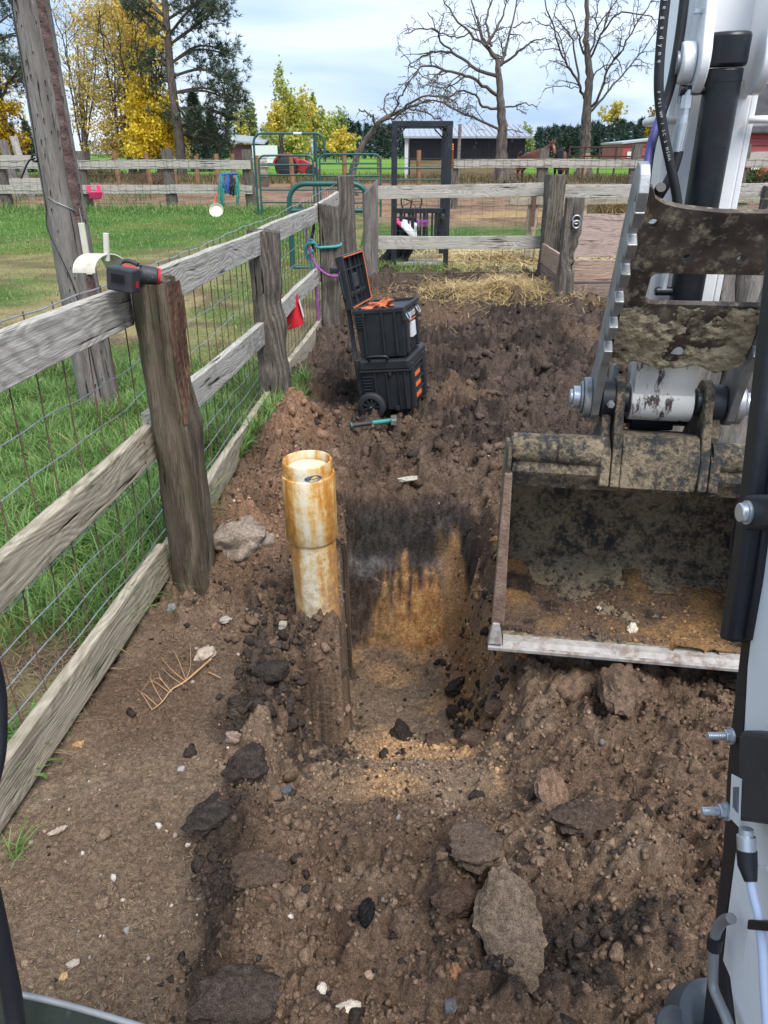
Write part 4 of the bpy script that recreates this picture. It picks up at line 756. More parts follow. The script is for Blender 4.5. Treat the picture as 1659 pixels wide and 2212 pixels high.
# dark shaggy hide hanging in the frame, with a white and pink cloth over it
hd = thing('shaggy_rug', 'black shaggy rug hanging down inside the black frame and trailing on the ground', 'rug', (fxl + .15, Yf + .3, .2)); r = random.Random(6); mb = MB()
for k in range(260):
    s = r.random(); x = fxl + .02 + .3 * r.random(); top = Vector((x, Yf + .18 + .1 * r.random(), .88 - .3 * abs(x - fxl - .15) * r.random())); foot = Vector((fxl - .32 + .5 * r.random() ** .7, Yf + .1 + .3 * r.random(), .2 + .04 * r.random()))
    mb.tube(smooth_path([top, top.lerp(foot, .4) + Vector((.12, 0, .05)), top.lerp(foot, .75) + Vector((.06, 0, -.03)), foot], 2), [.012] * 6 + [.005], 4)
mb.build('fringe', M['blackrope'], hd, smooth=60)
ch = thing('draped_cloth', 'white cloth with a pink end draped over the black shaggy rug', 'cloth', (fxl + .2, Yf + .15, .9)); V_ = []; nu, nv = 12, 8
for i in range(nu):
    for j in range(nv):
        u, w = i / (nu - 1), j / (nv - 1); V_.append(Vector((fxl + .01 + .33 * u, Yf - .02 + .22 * w + .015 * math.sin(u * 9), .90 - .10 * u - .18 * (w - .5) ** 2 * 4 * (.4 + u) + .012 * math.sin(w * 8 + u * 5))))
F1 = [(i * nv + j, i * nv + j + 1, (i + 1) * nv + j + 1, (i + 1) * nv + j) for i in range(nu - 1) for j in range(nv - 1)]
o = MB().add(V_, [f for f in F1 if f[0] // nv >= 3]).build('white_part', M['white_cloth'], ch, smooth=60); o.modifiers.new('s', 'SOLIDIFY').thickness = .015
o = MB().add(V_, [f for f in F1 if f[0] // nv < 3]).build('pink_end', M['pink'], ch, smooth=60); o.modifiers.new('s', 'SOLIDIFY').thickness = .02
rk = thing('rake_head', 'small dark toothed rake head leaning on the slatted panel', 'rake', (fxl + .45, Yf - .03, .8)); mb = MB().box((fxl + .42, Yf - .02, .84), (.18, .03, .035))
for k in range(8): mb.bar((fxl + .345 + k * .022, Yf - .02, .83), (fxl + .34 + k * .022, Yf - .03, .765), .008, .01)
mb.build('rake_comb', M['purple'], rk)
cw = thing('cart_wheel', 'thin dark spoked cart wheel behind the slatted panel', 'wheel', (fxl + .28, 13.2, 1.0)); mb = MB().tube(arc((fxl + .3, 13.2, 1.03), (1, 0, 0), (0, 0, 1), .17, 0, 6.2832, 28), .012, 6)
for k in range(7): mb.tube([(fxl + .3, 13.2, 1.03), (fxl + .3 + .17 * math.cos(k * .9), 13.2, 1.03 + .17 * math.sin(k * .9))], .005, 4)
mb.tube([(fxl + .02, 13.2, 1.12), (fxl + .3, 13.2, 1.03), (fxl + .25, 13.25, .5)], .014, 6).build('wheel_rim', M['hose'], cw, smooth=50)
# ============================================================= things hung about
def bag(name, label, cat, mat, path_list, rad, group=None):
    t = thing(name, label, cat, path_list[0][0], group)
    for nm, p, r_, m in [(a[1], a[0:1], a[2], a[3]) for a in ()]: pass
    return t
P3 = Vector((fx(7.63) + .1, 7.68, .03))
def loop_round(P0, z, w, d, sag=0, tilt=0, n=24): return [Vector((P0.x + w * math.copysign(abs(math.cos(t)) ** .6, math.cos(t)), P0.y + d * math.copysign(abs(math.sin(t)) ** .6, math.sin(t)), z + tilt * math.cos(t) - sag * max(0, -math.sin(t)) * (1 - abs(math.cos(t))))) for t in np.linspace(0, 2 * math.pi, n)]
tr = thing('tied_rope', 'teal rope tied round the third fence post, above the purple one', 'rope', P3)
MB().tube(loop_round(P3, .93, .115, .13, 0, .01), .014, 8).build('loop', M['teal'], tr, smooth=50); MB().tube(smooth_path([P3 + Vector(q) for q in ((-.12, -.1, .92), (-.17, -.13, .97), (-.2, -.12, .9), (-.15, -.14, .86), (-.19, -.1, .82), (-.17, -.12, .7), (-.18, -.08, .55))], 5), .014, 8).tube(smooth_path([P3 + Vector(q) for q in ((-.13, -.12, .94), (-.2, -.15, .93), (-.22, -.12, .85), (-.2, -.1, .78))], 5), .015, 8).build('knot', M['teal'], tr, smooth=50)
tr = thing('lead_rope', 'purple and black lead rope sagging across the third fence post', 'rope', P3)
MB().tube(smooth_path([P3 + Vector(q) for q in ((-.2, -.05, 1.12), (-.21, -.1, 1.0), (-.18, -.14, .88), (-.13, -.17, .75), (-.03, -.18, .66), (.06, -.17, .635), (.125, -.12, .66), (.13, .0, .78))], 6), .013, 8).build('loop', M['purple'], tr, smooth=50)
MB().tube(smooth_path([P3 + Vector(q) for q in ((-.2, -.05, 1.13), (-.17, -.02, 1.16), (-.14, -.04, 1.1), (-.16, -.08, .95), (-.13, -.1, .85))], 6), .014, 8).build('black_end', M['blackrope'], tr, smooth=50)
MB().tube(smooth_path([P3 + Vector(q) for q in ((-.13, -.13, .55), (-.12, -.13, .35), (-.11, -.12, .1))], 5), .014, 8).build('tail', M['purple'], tr, smooth=50)
def bucket_pail(name, label, c, rx, h, mat, tilt=0, handle=True, flat=False):
    t = thing(name, label, 'bucket', c); m = Matrix.Translation(c) @ Matrix.Rotation(tilt, 4, 'Y')
    MB().lathe([(rx * .8, 0), (rx, h), (rx * 1.04, h), (rx * 1.04, h - .015), (rx * .96, h - .01), (rx * .76, .02)], m, 28).build('pail', mat, t, smooth=40)
    return t, m
c = Vector((fx(6.45) - .045, 6.45, .40)); t, m = bucket_pail('feed_bucket', 'red plastic feed bucket hung tilted behind the second fence post', c, .12, .25, M['red'], -.28)
c2 = m @ Vector((.115, -.045, .13)); MB().bar(m @ Vector((.117, -.03, .06)), m @ Vector((.123, -.03, .2)), .06, .004, up=m.to_3x3() @ Vector((1, 0, 0))).build('bucket_label', M['label'], t)
pk = thing('feed_trough', 'bright pink plastic hook-over feeder on the far left fence rail', 'feeder', at(207, 418, 19.9)); a = at(188, 402, 19.93); 
MB().hexa([at(196, 410, 19.9), at(222, 410, 19.9), at(222, 410, 19.72), at(196, 410, 19.72), at(193, 430, 19.9), at(219, 430, 19.9), at(219, 430, 19.75), at(196, 430, 19.75)][4:] + [at(190, 414, 19.9), at(222, 414, 19.9), at(222, 414, 19.68), at(190, 414, 19.68)]).build('trough', M['pink'], pk, bevel=.02)
for x in (191, 212): MB().bar(at(x, 400, 19.88), at(x + 1, 416, 19.88), .09, .05, up=(0, 1, 0)).build('hook', M['pink'], pk, bevel=.012)
# halters and ropes on the rear fence
r = random.Random(12)
hr_ = thing('rope_rack', 'blue bar hung with green and blue halters on the rear fence by the gate', 'rope rack', at(495, 375, 19.9)); MB().tube([at(474, 377, 19.9), at(513, 375, 19.9)], .03, 8).build('bar', M['rope_blue'], hr_, smooth=50)
for nm, mt, xs_, n in (('halter', 'rope_green', (474, 484), 5), ('halter', 'rope_blue', (482, 494), 5), ('halter', 'blackrope', (496, 515), 5), ('halter', 'rope_green', (508, 518), 3)):
    mb = MB()
    for k in range(n):
        x = r.uniform(*xs_); b = r.uniform(410, 455 if mt == 'rope_green' else 425); mb.tube(smooth_path([at(x, 378, 19.86), at(x + r.uniform(-4, 4), 395, 19.8), at(x + r.uniform(-5, 8), (b + 395) / 2, 19.8), at(x + r.uniform(-2, 8), b, 19.84), at(x + 3 + r.uniform(0, 5), b - 20, 19.8), at(x + 4, 385, 19.84)], 3), .013, 5)
    mb.build(nm, M[mt], hr_, smooth=60)
MB().tube(smooth_path([at(475, 405, 19.85), at(466, 425, 19.8), at(463, 440, 19.75), at(464, 446, 19.6)], 4), .014, 6).build('orange_cord', M['orange'], hr_)
fd = thing('feed_pan', 'white round pan standing on edge in the grass by the rear fence', 'pan', at(468, 455, 18.9)); m = Matrix.Translation(at(468, 456, 18.6) + Vector((0, 0, .0))) @ Matrix.Rotation(R(62), 4, 'X'); MB().lathe([(.02, .0), (.13, 0), (.16, .05), (.165, .05), (.135, -.012), (.02, -.012)], m, 24).build('pan_dish', M['cream'], fd, smooth=50)
# ============================================================= trees
def leaf_cloud(name, cen, size, col, mat, parent=None, rng=RNG, flat=.0):
    n = len(cen); Rm = rot_rand(n, rng); q = np.array([(-.5, 0, 0), (0, -.42, .06), (.5, 0, 0), (0, .42, .06)]); V = np.einsum('nij,kj->nki', Rm, q) * size[:, None, None] + cen[:, None, :]
    o = mesh_np(name, V.reshape(-1, 3), (np.arange(n) * 4)[:, None] + np.arange(4), mat, np.repeat(col, 4, 0))
    if parent: adopt(o, parent)
    return o
def needle_cloud(name, cen, dirs, ln, col, mat, parent=None, rng=RNG, per=22, w=.035):
    n = len(cen); c = np.repeat(cen, per, 0); l = np.repeat(ln, per); d = rng.normal(size=(n * per, 3)) + np.repeat(dirs, per, 0) * 1.3; d /= np.linalg.norm(d, axis=1)[:, None]
    s = np.cross(d, rng.normal(size=d.shape)); s /= np.linalg.norm(s, axis=1)[:, None]; l = l * rng.uniform(.6, 1.1, len(l)); b = c + d * (l * .1)[:, None]; s = s * (w * l)[:, None]
    V = np.stack([b - s, b + s, c + d * l[:, None]], 1).reshape(-1, 3); cc = np.repeat(col, per, 0) * rng.uniform(.7, 1.3, (n * per, 1))
    o = mesh_np(name, V, np.arange(n * per * 3).reshape(-1, 3), mat, np.repeat(cc, 3, 0))
    if parent: adopt(o, parent)
    return o
def taper(k, a, b): return [a + (b - a) * i / (k - 1) for i in range(k)]
def twigs(mb, path, r0, rng, lvl, dens, lmul, droop, tips=None, up=0):
    """side shoots along a limb, each carrying finer ones"""
    L = sum((path[i + 1] - path[i]).length for i in range(len(path) - 1)); k = max(1, int(L * dens))
    for _ in range(k):
        f = rng.uniform(.18, 1); i = min(int(f * (len(path) - 1)), len(path) - 2); p = path[i].lerp(path[i + 1], rng.random()); d = (path[i + 1] - path[i]).normalized()
        a = Vector((rng.gauss(0, 1), rng.gauss(0, 1), rng.gauss(0, 1))); a = (a - d * a.dot(d)).normalized(); dd = (d * rng.uniform(.3, 1.0) + a + Vector((0, 0, up))).normalized(); l = L * lmul * rng.uniform(.35, 1.0) * (1.15 - .5 * f); q = [p]; n = 5 if lvl else 4
        for j in range(n): dd = (dd + Vector((rng.gauss(0, .28), rng.gauss(0, .28), rng.gauss(0, .28) - droop * j * .12))).normalized(); q.append(q[-1] + dd * l / n)
        rr = r0 * rng.uniform(.3, .5) * (1.1 - .5 * f); mb.tube(q, taper(n + 1, max(rr, .011), .006), 4 if lvl else 3, False)
        if tips is not None: tips.append(q)
        if lvl: twigs(mb, q, rr, rng, lvl - 1, dens * 1.7, .5, droop, tips, up)
def limb_tree(name, label, cat, Y, trunk, limbs, seed, group=None, dens=1.5, depth=1.2, droop=.5, rb=.4, lvl=1, mats=('bark', 'twig'), up=.0, tips=None, lmul=.42):
    r = random.Random(seed); base = at(trunk[0][0], trunk[0][1], Y); base.z = .4; t = thing(name, label, cat, base, group)
    tp = [at(x, y, Y) for x, y, _ in trunk]; tp[0].z = .35; n = len(tp); tr = [q[2] for q in trunk]
    sp = smooth_path(tp, 5); rad = list(np.interp(np.linspace(0, n - 1, len(sp)), range(n), tr)); mb = MB().tube([p + Vector((r.gauss(0, .025), 0, 0)) for p in sp], [x * r.uniform(.93, 1.07) for x in rad], 12)
    for k in range(7): a = k * .9 + r.random(); b0 = tp[0]; mb.tube([b0 + Vector((math.cos(a) * tr[0] * 1.9, math.sin(a) * tr[0] * 1.9, .08)), b0 + Vector((math.cos(a) * tr[0] * 1.1, math.sin(a) * tr[0] * 1.1, .25)), b0 + Vector((math.cos(a) * tr[0] * .5, math.sin(a) * tr[0] * .5, .8))], [.05, tr[0] * .35, tr[0] * .3], 6)
    mb.build('trunk', M[mats[0]], t, smooth=60, fix=False)
    lb = MB(); tw = MB()
    for pts, r0 in limbs:
        r0 *= .68; s = r.choice((-1, 1)) * r.uniform(.3, 1) * depth; m = len(pts); P_ = [at(x, y, Y + s * (i / (m - 1)) * (1 + .25 * m)) for i, (x, y) in enumerate(pts)]; sp = [q + Vector((r.gauss(0, .03), r.gauss(0, .05), r.gauss(0, .03))) * (i > 0) for i, q in enumerate(smooth_path(P_, 4))]
        lb.tube(sp, taper(len(sp), r0, max(.018, r0 * .22)), 7, False); twigs(tw, sp, r0, r, lvl, dens, lmul, droop, tips, up)
    lb.build('limb', M[mats[1] if mats[0] == 'bark' else mats[0]], t, smooth=60, fix=False); stuff(tw.build('twigs', M['twig'], t, smooth=60, fix=False)); return t
L1 = [([(1075, 128), (1049, 99), (1038, 64), (1028, 32), (1013, -25)], .15), ([(1056, 103), (1013, 71), (971, 21), (945, -30)], .10), ([(1080, 140), (1090, 117), (1102, 64), (1122, -30)], .13), ([(1087, 136), (1123, 110), (1148, 88), (1183, 85)], .09), ([(1052, 99), (1074, 60), (1088, 21), (1100, -30)], .10),
      ([(1076, 165), (1028, 149), (989, 120), (953, 110), (911, 120), (882, 142)], .12), ([(1078, 206), (1042, 184), (1006, 163), (964, 152), (918, 142), (890, 170), (872, 198)], .12), ([(989, 122), (953, 88), (943, 67), (900, 62), (875, 76)], .07), ([(950, 84), (938, 55), (925, 28)], .05),
      ([(1080, 237), (1042, 230), (1028, 205), (996, 196), (971, 209), (950, 205), (936, 226)], .09), ([(1082, 283), (1042, 262), (999, 244), (946, 219), (900, 226), (861, 248)], .09), ([(1086, 236), (1116, 226), (1137, 223), (1162, 232)], .06), ([(1116, 226), (1122, 238), (1137, 248)], .035), ([(1062, 100), (1050, 45), (1062, 0), (1066, -30)], .09), ([(1013, 71), (990, 80), (960, 74), (930, 62)], .045), ([(1006, 163), (985, 180), (960, 190), (925, 182)], .05), ([(1086, 283), (1112, 283), (1128, 287)], .03), ([(1108, 60), (1128, 50), (1150, 50)], .04)]
limb_tree('bare_tree', 'large bare spreading tree with many left-reaching limbs in front of the black shed', 'tree', 38, [(1086, 395, .44), (1084, 365, .31), (1083, 330, .265), (1085, 290, .23), (1082, 240, .19), (1079, 190, .155), (1075, 128, .11)], L1, 1, 'bare trees', 2.6, 1.0, lvl=2)
L2 = [([(1262, 212), (1250, 180), (1226, 142), (1208, 99), (1183, 21), (1172, -30)], .11), ([(1250, 180), (1236, 88), (1218, 57), (1195, 30)], .08), ([(1270, 250), (1296, 219), (1325, 184), (1360, 142), (1395, 103), (1417, 64)], .10), ([(1270, 238), (1293, 209), (1314, 149), (1342, 106), (1385, 39), (1408, 0)], .11), ([(1275, 126), (1300, 74), (1325, 39), (1349, 27), (1392, 32), (1413, 41)], .08), ([(1272, 120), (1286, 71), (1289, 28), (1300, -30)], .08), ([(1268, 130), (1254, 88), (1240, 46), (1215, -20)], .09), ([(1250, 190), (1219, 186), (1180, 191)], .035), ([(1278, 168), (1304, 142), (1332, 138)], .05), ([(1222, 130), (1205, 70), (1170, 50), (1150, 40)], .05), ([(1300, 74), (1318, 20), (1330, -30)], .06), ([(1285, 70), (1310, 30), (1350, -20)], .05)]
limb_tree('bare_tree', 'bare upright tree with steep limbs and a stripped pale lower trunk behind the horses', 'tree', 42, [(1259, 389, .42), (1262, 350, .31), (1264, 320, .28), (1266, 285, .26), (1268, 230, .22), (1274, 165, .19), (1268, 110, .14), (1268, 50, .11), (1268, -40, .08)], L2, 2, 'bare trees', 2.4, 1.0, up=.25, lvl=2)
tb = [q for q in bpy.data.objects if q.name.startswith('bare_tree') and 'stripped' in q.get('label', '')][0]
sp = [at(1260 + 3 * k / 6, 385 - 9 * k, 42) + Vector((0, -.03, 0)) for k in range(7)]; MB().tube(sp, [.44, .39, .35, .325, .315, .31, .27], 12).build('stripped_bark', M['bark_pale'], tb, smooth=60)
L3 = [([(845, 250), (864, 242), (900, 215), (946, 205), (980, 215)], .07), ([(822, 262), (850, 251), (886, 230), (928, 216)], .06), ([(812, 275), (805, 255), (790, 243), (775, 235)], .04), ([(842, 254), (860, 225), (872, 195), (880, 175)], .045), ([(880, 235), (905, 240), (940, 250), (960, 262)], .04), ([(838, 256), (830, 225), (838, 200)], .03)]
limb_tree('leaning_tree', 'thin bare dead tree leaning right beside the black steel frame', 'tree', 27, [(756, 420, .15), (764, 358, .115), (778, 322, .1), (804, 285, .085), (830, 256, .07), (864, 242, .05)], L3, 3, 'bare trees', 4.5, .8, mats=('bark', 'twig'))
# --- red pine with clumped needles
def pine(label, Y, trunk, brs, seed, col, dens=4.4):
    r = random.Random(seed); rng = np.random.default_rng(seed); base = at(trunk[0][0], trunk[0][1], Y); base.z = .4; t = thing('pine_tree', label, 'tree', base, 'tall pines')
    tp = [at(x, y, Y) for x, y, _ in trunk]; tp[0].z = .3; sp = smooth_path(tp, 5); n = len(trunk); MB().tube(sp, list(np.interp(np.linspace(0, n - 1, len(sp)), range(n), [q[2] for q in trunk])), 10).build('trunk', M['bark'], t, smooth=60, fix=False)
    lb = MB(); cen = []; dr = []
    for pts, spread in brs:
        for rep in range(2):
            s = r.uniform(-1, 1) * 2.4; j = (r.uniform(-8, 8), r.uniform(-10, 10)) if rep else (0, 0); P_ = [at(x + (j[0] if i else 0), y + (j[1] if i else 0), Y + s * i / (len(pts) - 1)) for i, (x, y) in enumerate(pts)]; sp = smooth_path(P_, 5); lb.tube(sp, taper(len(sp), .075, .02), 5, False); L = sum((sp[i + 1] - sp[i]).length for i in range(len(sp) - 1))
            for _ in range(int(L * dens * spread)):
                f = r.random() ** .6; i = min(int((.25 + .75 * f) * (len(sp) - 1)), len(sp) - 2); d = (sp[i + 1] - sp[i]).normalized(); o = Vector((r.gauss(0, .42), r.gauss(0, .5), r.gauss(.12, .30))) * spread; c = sp[i] + o; cen.append(c); dr.append((d + o.normalized() * .7 + Vector((0, 0, .5))).normalized()); lb.tube([sp[i], sp[i].lerp(c, .6) + Vector((0, 0, -.05)), c], [.02, .014, .008], 3, False)
    lb.build('limb', M['twig'], t, smooth=60, fix=False); cen = np.array([c[:] for c in cen]); rp = 5; cen = np.repeat(cen, rp, 0) + rng.normal(0, .16, (len(cen) * rp, 3)); dr = np.repeat(np.array([d[:] for d in dr]), rp, 0)
    needle_cloud('crown', cen, dr, rng.uniform(.26, .42, len(cen)), np.array(col) * rng.uniform(.6, 1.35, (len(cen), 1)), M['needle'], t, rng, 14, .055); return t
pine('tall pine with dark needle clumps on the right of the yellow trees', 45, [(390, 345, .3), (386, 290, .27), (376, 220, .24), (368, 150, .21), (361, 60, .18), (352, -40, .14)],
     [([(368, 95), (420, 55), (470, 15)], 1), ([(366, 75), (400, 30), (440, -10)], 1), ([(371, 135), (420, 108), (470, 112), (505, 130)], 1.1), ([(373, 165), (430, 150), (480, 165), (505, 185)], 1.1), ([(376, 200), (440, 190), (490, 210), (510, 228)], 1.1), ([(380, 235), (440, 232), (490, 248), (515, 258)], 1.05), ([(384, 268), (430, 275), (470, 290), (488, 305)], .95), ([(364, 40), (420, 10), (470, 30)], 1.1), ([(372, 150), (330, 130), (300, 142)], .9), ([(374, 180), (345, 165), (335, 185)], .8), ([(362, 60), (310, 20), (280, -10)], .9), ([(366, 90), (315, 50), (255, -20)], .7), ([(360, 40), (300, -5), (240, -20)], .9), ([(385, 255), (360, 250), (345, 262)], .6), ([(388, 285), (420, 300), (455, 305)], .7), ([(378, 215), (400, 250), (430, 262)], .8)], 5, (.085, .12, .075))
pine('tall pine at the far left edge, mostly hidden by the wooden pole', 46, [(18, 345, .3), (10, 290, .27), (-6, 200, .24), (-20, 100, .2), (-30, -20, .16)], [([(-15, 60), (10, 40), (38, 20)], 1), ([(-12, 90), (20, 75), (40, 70)], 1), ([(-10, 120), (10, 130), (25, 135)], .9), ([(-8, 200), (30, 170), (50, 140)], 1), ([(-5, 230), (20, 180), (48, 175)], .9), ([(-20, 10), (20, -5), (45, 5)], 1), ([(0, 240), (12, 225), (22, 228)], .7), ([(14, 320), (35, 300), (60, 285)], 1.1), ([(-25, -20), (15, -30), (230, -45)], .6)], 6, (.085, .12, .075))
# --- autumn yellow trees
def autumn(label, Y, trunk, limbs, seed, blobs, col, size, lvl=1, dens=1.6):
    rng = np.random.default_rng(seed); tips = []; t = limb_tree('autumn_tree', label, 'tree', Y, trunk, limbs, seed, 'yellow autumn trees', dens, 1.3, .1, up=.5, lvl=lvl, tips=tips, mats=('bark', 'twig')); P_ = []
    for q in tips:
        for _ in range(3): i = rng.integers(1, len(q)); P_.append(np.array(q[i][:]) + rng.normal(0, .12, 3))
    for x, y, rx, ry, n in blobs:
        n = int(n * 1.45); c = at(x, y, Y); k = 40; sub = rng.normal(0, .5, (k, 3)) * np.array([rx / 39, rx / 39, ry / 39]) + np.array(c[:]); w = rng.integers(0, k, n); P_ += list(sub[w] + rng.normal(0, .22, (n, 3)) * np.array([1, 1, .8]))
    P_ = np.array(P_); n = len(P_); leaf_cloud('crown', P_, size * rng.uniform(.6, 1.25, n), np.array(col[0]) + (np.array(col[1]) - np.array(col[0])) * rng.random((n, 1)), M['leaf'], t, rng); return t
def stems(x, y0, n, spread, top, r, seed):
    q = random.Random(seed); return [([(x + q.uniform(-3, 3), y0 - q.uniform(0, 60)), (x + (k - n / 2) * spread * .5, y0 - 130 + q.uniform(-20, 20)), (x + (k - n / 2) * spread * .9 + q.uniform(-8, 8), y0 - 230 + q.uniform(-20, 20)), (x + (k - n / 2) * spread * 1.15 + q.uniform(-15, 15), top + q.uniform(-30, 40))], r * q.uniform(.7, 1)) for k in range(n)]
autumn('sparse pale yellow tree with fine twigs, right beside the wooden pole', 50, [(185, 350, .2), (183, 290, .16), (178, 220, .13)], stems(182, 345, 6, 17, 30, .1, 31), 41, [(195, 60, 42, 60, 900), (185, 160, 40, 60, 900), (175, 250, 35, 40, 500), (215, 20, 40, 30, 500)], ((.8, .6, .2), (.6, .48, .18)), .135)
autumn('sparse tan-yellow tree with dark leaning stems in the middle of the yellow group', 48, [(285, 352, .22), (272, 300, .18), (262, 250, .14)], stems(268, 345, 6, 18, 40, .12, 32), 42, [(245, 90, 50, 60, 900), (235, 200, 50, 50, 1000), (240, 280, 50, 40, 1400), (255, 315, 40, 25, 700)], ((.72, .52, .11), (.5, .42, .13)), .135)
autumn('dense golden tree behind the pine trunk, bright yellow low crown', 47, [(345, 352, .18), (340, 300, .14), (338, 260, .1)], stems(335, 345, 5, 14, 170, .08, 33), 43, [(325, 240, 40, 45, 3200), (340, 285, 50, 32, 3800), (310, 205, 22, 35, 1000), (372, 290, 24, 26, 900), (300, 310, 30, 25, 1100), (345, 320, 45, 18, 1500)], ((.95, .74, .06), (.85, .68, .09)), .165)
autumn('tall orange-gold tree with its crown above the dense golden one', 51, [(305, 350, .2), (290, 250, .17), (268, 150, .14)], stems(290, 345, 5, 16, 0, .11, 34), 44, [(300, 60, 40, 38, 1700), (285, 110, 45, 40, 1500), (325, 25, 30, 28, 900), (335, 75, 22, 35, 700), (265, 30, 30, 40, 700)], ((.92, .66, .09), (.78, .6, .15)), .155)
autumn('small golden shrub tree at the foot of the far left pine', 44, [(-6, 350, .1), (-6, 320, .08)], stems(-4, 345, 3, 8, 230, .04, 35), 45, [(2, 300, 16, 40, 800), (20, 235, 18, 10, 300), (45, 300, 8, 20, 160)], ((.6, .38, .02), (.45, .32, .03)), .15)
# dark under-storey conifers and brush below them
def conifer(name, label, x, ybase, ytop, Y, wpx, seed, col, group, n=420, trunk=True):
    rng = np.random.default_rng(seed); b = at(x, ybase, Y); b.z = .45; top = at(x, ytop, Y); hgt = top.z - b.z; wd = wpx * Y * .92 / F / 2; t = thing(name, label, 'tree', b, group)
    MB().tube([b, b + Vector((0, 0, hgt * .95))], [hgt * .022 + .03, .02], 6).build('trunk', M['bark'], t, smooth=60)
    f = rng.random(n) ** .8; lay = np.round(f * 11) / 11 + rng.normal(0, .018, n); a = rng.uniform(0, 6.283, n); rad = wd * (1.02 - lay) * rng.uniform(.35, 1.08, n) * (1 + .25 * np.sin(a * 3 + seed)); P_ = np.stack([b.x + rad * np.cos(a), b.y + rad * np.sin(a), b.z + hgt * (.06 + .94 * lay) - rad * .25], -1); d = np.stack([np.cos(a), np.sin(a), 0 * a + .15], -1)
    needle_cloud('crown', P_, d, hgt * .085 * rng.uniform(.7, 1.3, n), np.array(col) * rng.uniform(.6, 1.3, (n, 1)), M['needle'], t, rng, 9, .12); return t
for k, (x, y1, y0, Y, w, lb) in enumerate(((36, 272, 345, 60, 46, 'dark young conifer left of the wooden pole'), (68, 268, 345, 60, 40, 'dark young conifer half hidden behind the wooden pole'), (430, 205, 345, 62, 74, 'dark bushy conifer under the tall pine'), (462, 245, 345, 66, 60, 'dark conifer to the right under the tall pine'))): conifer('conifer', lb, x, y0, y1, Y, w, 60 + k, (.045, .075, .05), 'young conifers by the pine', 800)
def brush(name, label, x, y, rx, ry, Y, seed, col, n=1400, size=.14, trunk=True, group=None):
    rng = np.random.default_rng(seed); b = at(x, y, Y); s = Y * .93 / F; t = thing(name, label, 'bush' if name == 'bush' else 'tree', (b.x, Y, .45), group); g = b.z - .45
    mb = MB(); r = random.Random(seed)
    for k in range(6): e = Vector((b.x + r.gauss(0, .4) * rx * s, Y + r.gauss(0, .4) * rx * s, b.z + r.uniform(-.3, .6) * ry * s)); o = Vector((b.x + r.gauss(0, .1) * rx * s, Y, .4)); mb.tube([o, o.lerp(e, .5) + Vector((0, 0, .1 * g)), e], [.05 + .006 * ry * s, .03, .012], 5, False)
    mb.build('trunk', M['twig'], t, smooth=60, fix=False)
    k = 34; sub = rng.normal(0, .42, (k, 3)) * np.array([rx, rx, ry]) * s + np.array(b[:]); sub[:, 2] = np.maximum(sub[:, 2], .55); w = rng.integers(0, k, n); P_ = sub[w] + rng.normal(0, .16, (n, 3)) * np.array([rx, rx, ry]) * s; P_[:, 2] = np.maximum(P_[:, 2], .46)
    leaf_cloud('crown', P_, size * rng.uniform(.6, 1.3, n), (np.array(col[0]) + (np.array(col[1]) - np.array(col[0])) * rng.random((k, 1)))[w] * rng.uniform(.75, 1.2, (n, 1)), M['leaf'], t, rng); return t
brush('bush', 'olive brown bush behind the white truck', 478, 318, 30, 22, 80, 71, ((.07, .09, .04), (.16, .15, .08)), 1500, .3); brush('bush', 'brown leafless brush under the pale yellow trees', 215, 375, 70, 22, 40, 72, ((.11, .08, .045), (.17, .12, .06)), 2600, .07); brush('bush', 'reddish brown dry weeds behind the rear fence rail', 330, 385, 60, 14, 36, 73, ((.16, .095, .06), (.2, .13, .08)), 2400, .06)
brush('bush', 'green weedy bush at the foot of the red barn', 1632, 385, 36, 14, 26, 74, ((.05, .1, .025), (.1, .16, .05)), 1500, .09); brush('bush', 'small orange flowering weed by the red barn', 1645, 372, 12, 14, 25.5, 75, ((.6, .2, .05), (.3, .2, .06)), 220, .06); brush('bush', 'green leafy weeds under the rear rails by the wooden pole', 110, 395, 60, 10, 26, 76, ((.05, .09, .03), (.09, .13, .05)), 1500, .09)
# far row of yellow-green trees behind the gates
YG = ((.62, .55, .09), (.36, .4, .1)); GG = ((.24, .3, .1), (.34, .38, .13)); YY = ((.76, .57, .09), (.55, .48, .11))
for k, (x, y, rx, ry, Y, c, n, lb) in enumerate(((628, 250, 30, 70, 120, YG, 2600, 'tallest yellow-green poplar in the far row'), (590, 280, 28, 45, 118, YY, 1700, 'golden far tree left of the tallest poplar'), (660, 268, 24, 55, 125, YY, 1600, 'yellow far tree touching the right of the tallest poplar'), (545, 275, 16, 48, 115, GG, 1000, 'slender green far tree right of the pine'), (520, 290, 22, 55, 112, YG, 1200, 'pale far tree just right of the pine'), (605, 262, 12, 55, 130, GG, 700, 'narrow green spire between two yellow trees'), (700, 285, 34, 38, 130, YG, 1700, 'broad olive-yellow far tree left of the dark pines'), (735, 262, 20, 26, 150, GG, 700, 'small pale far tree showing over the dark pines'), (735, 310, 40, 20, 100, YY, 1300, 'low rounded yellow bush-tree behind the far gate'), (640, 308, 34, 26, 108, YG, 1300, 'low yellow tree behind the tractor'), (575, 312, 40, 22, 110, GG, 1200, 'low green tree behind the maroon barn'), (675, 235, 10, 30, 128, GG, 400, 'thin green spire right of the tallest poplar'))): brush('far_tree', lb, x, y, rx, ry, Y, 80 + k, c, n, .42, group='far autumn trees')
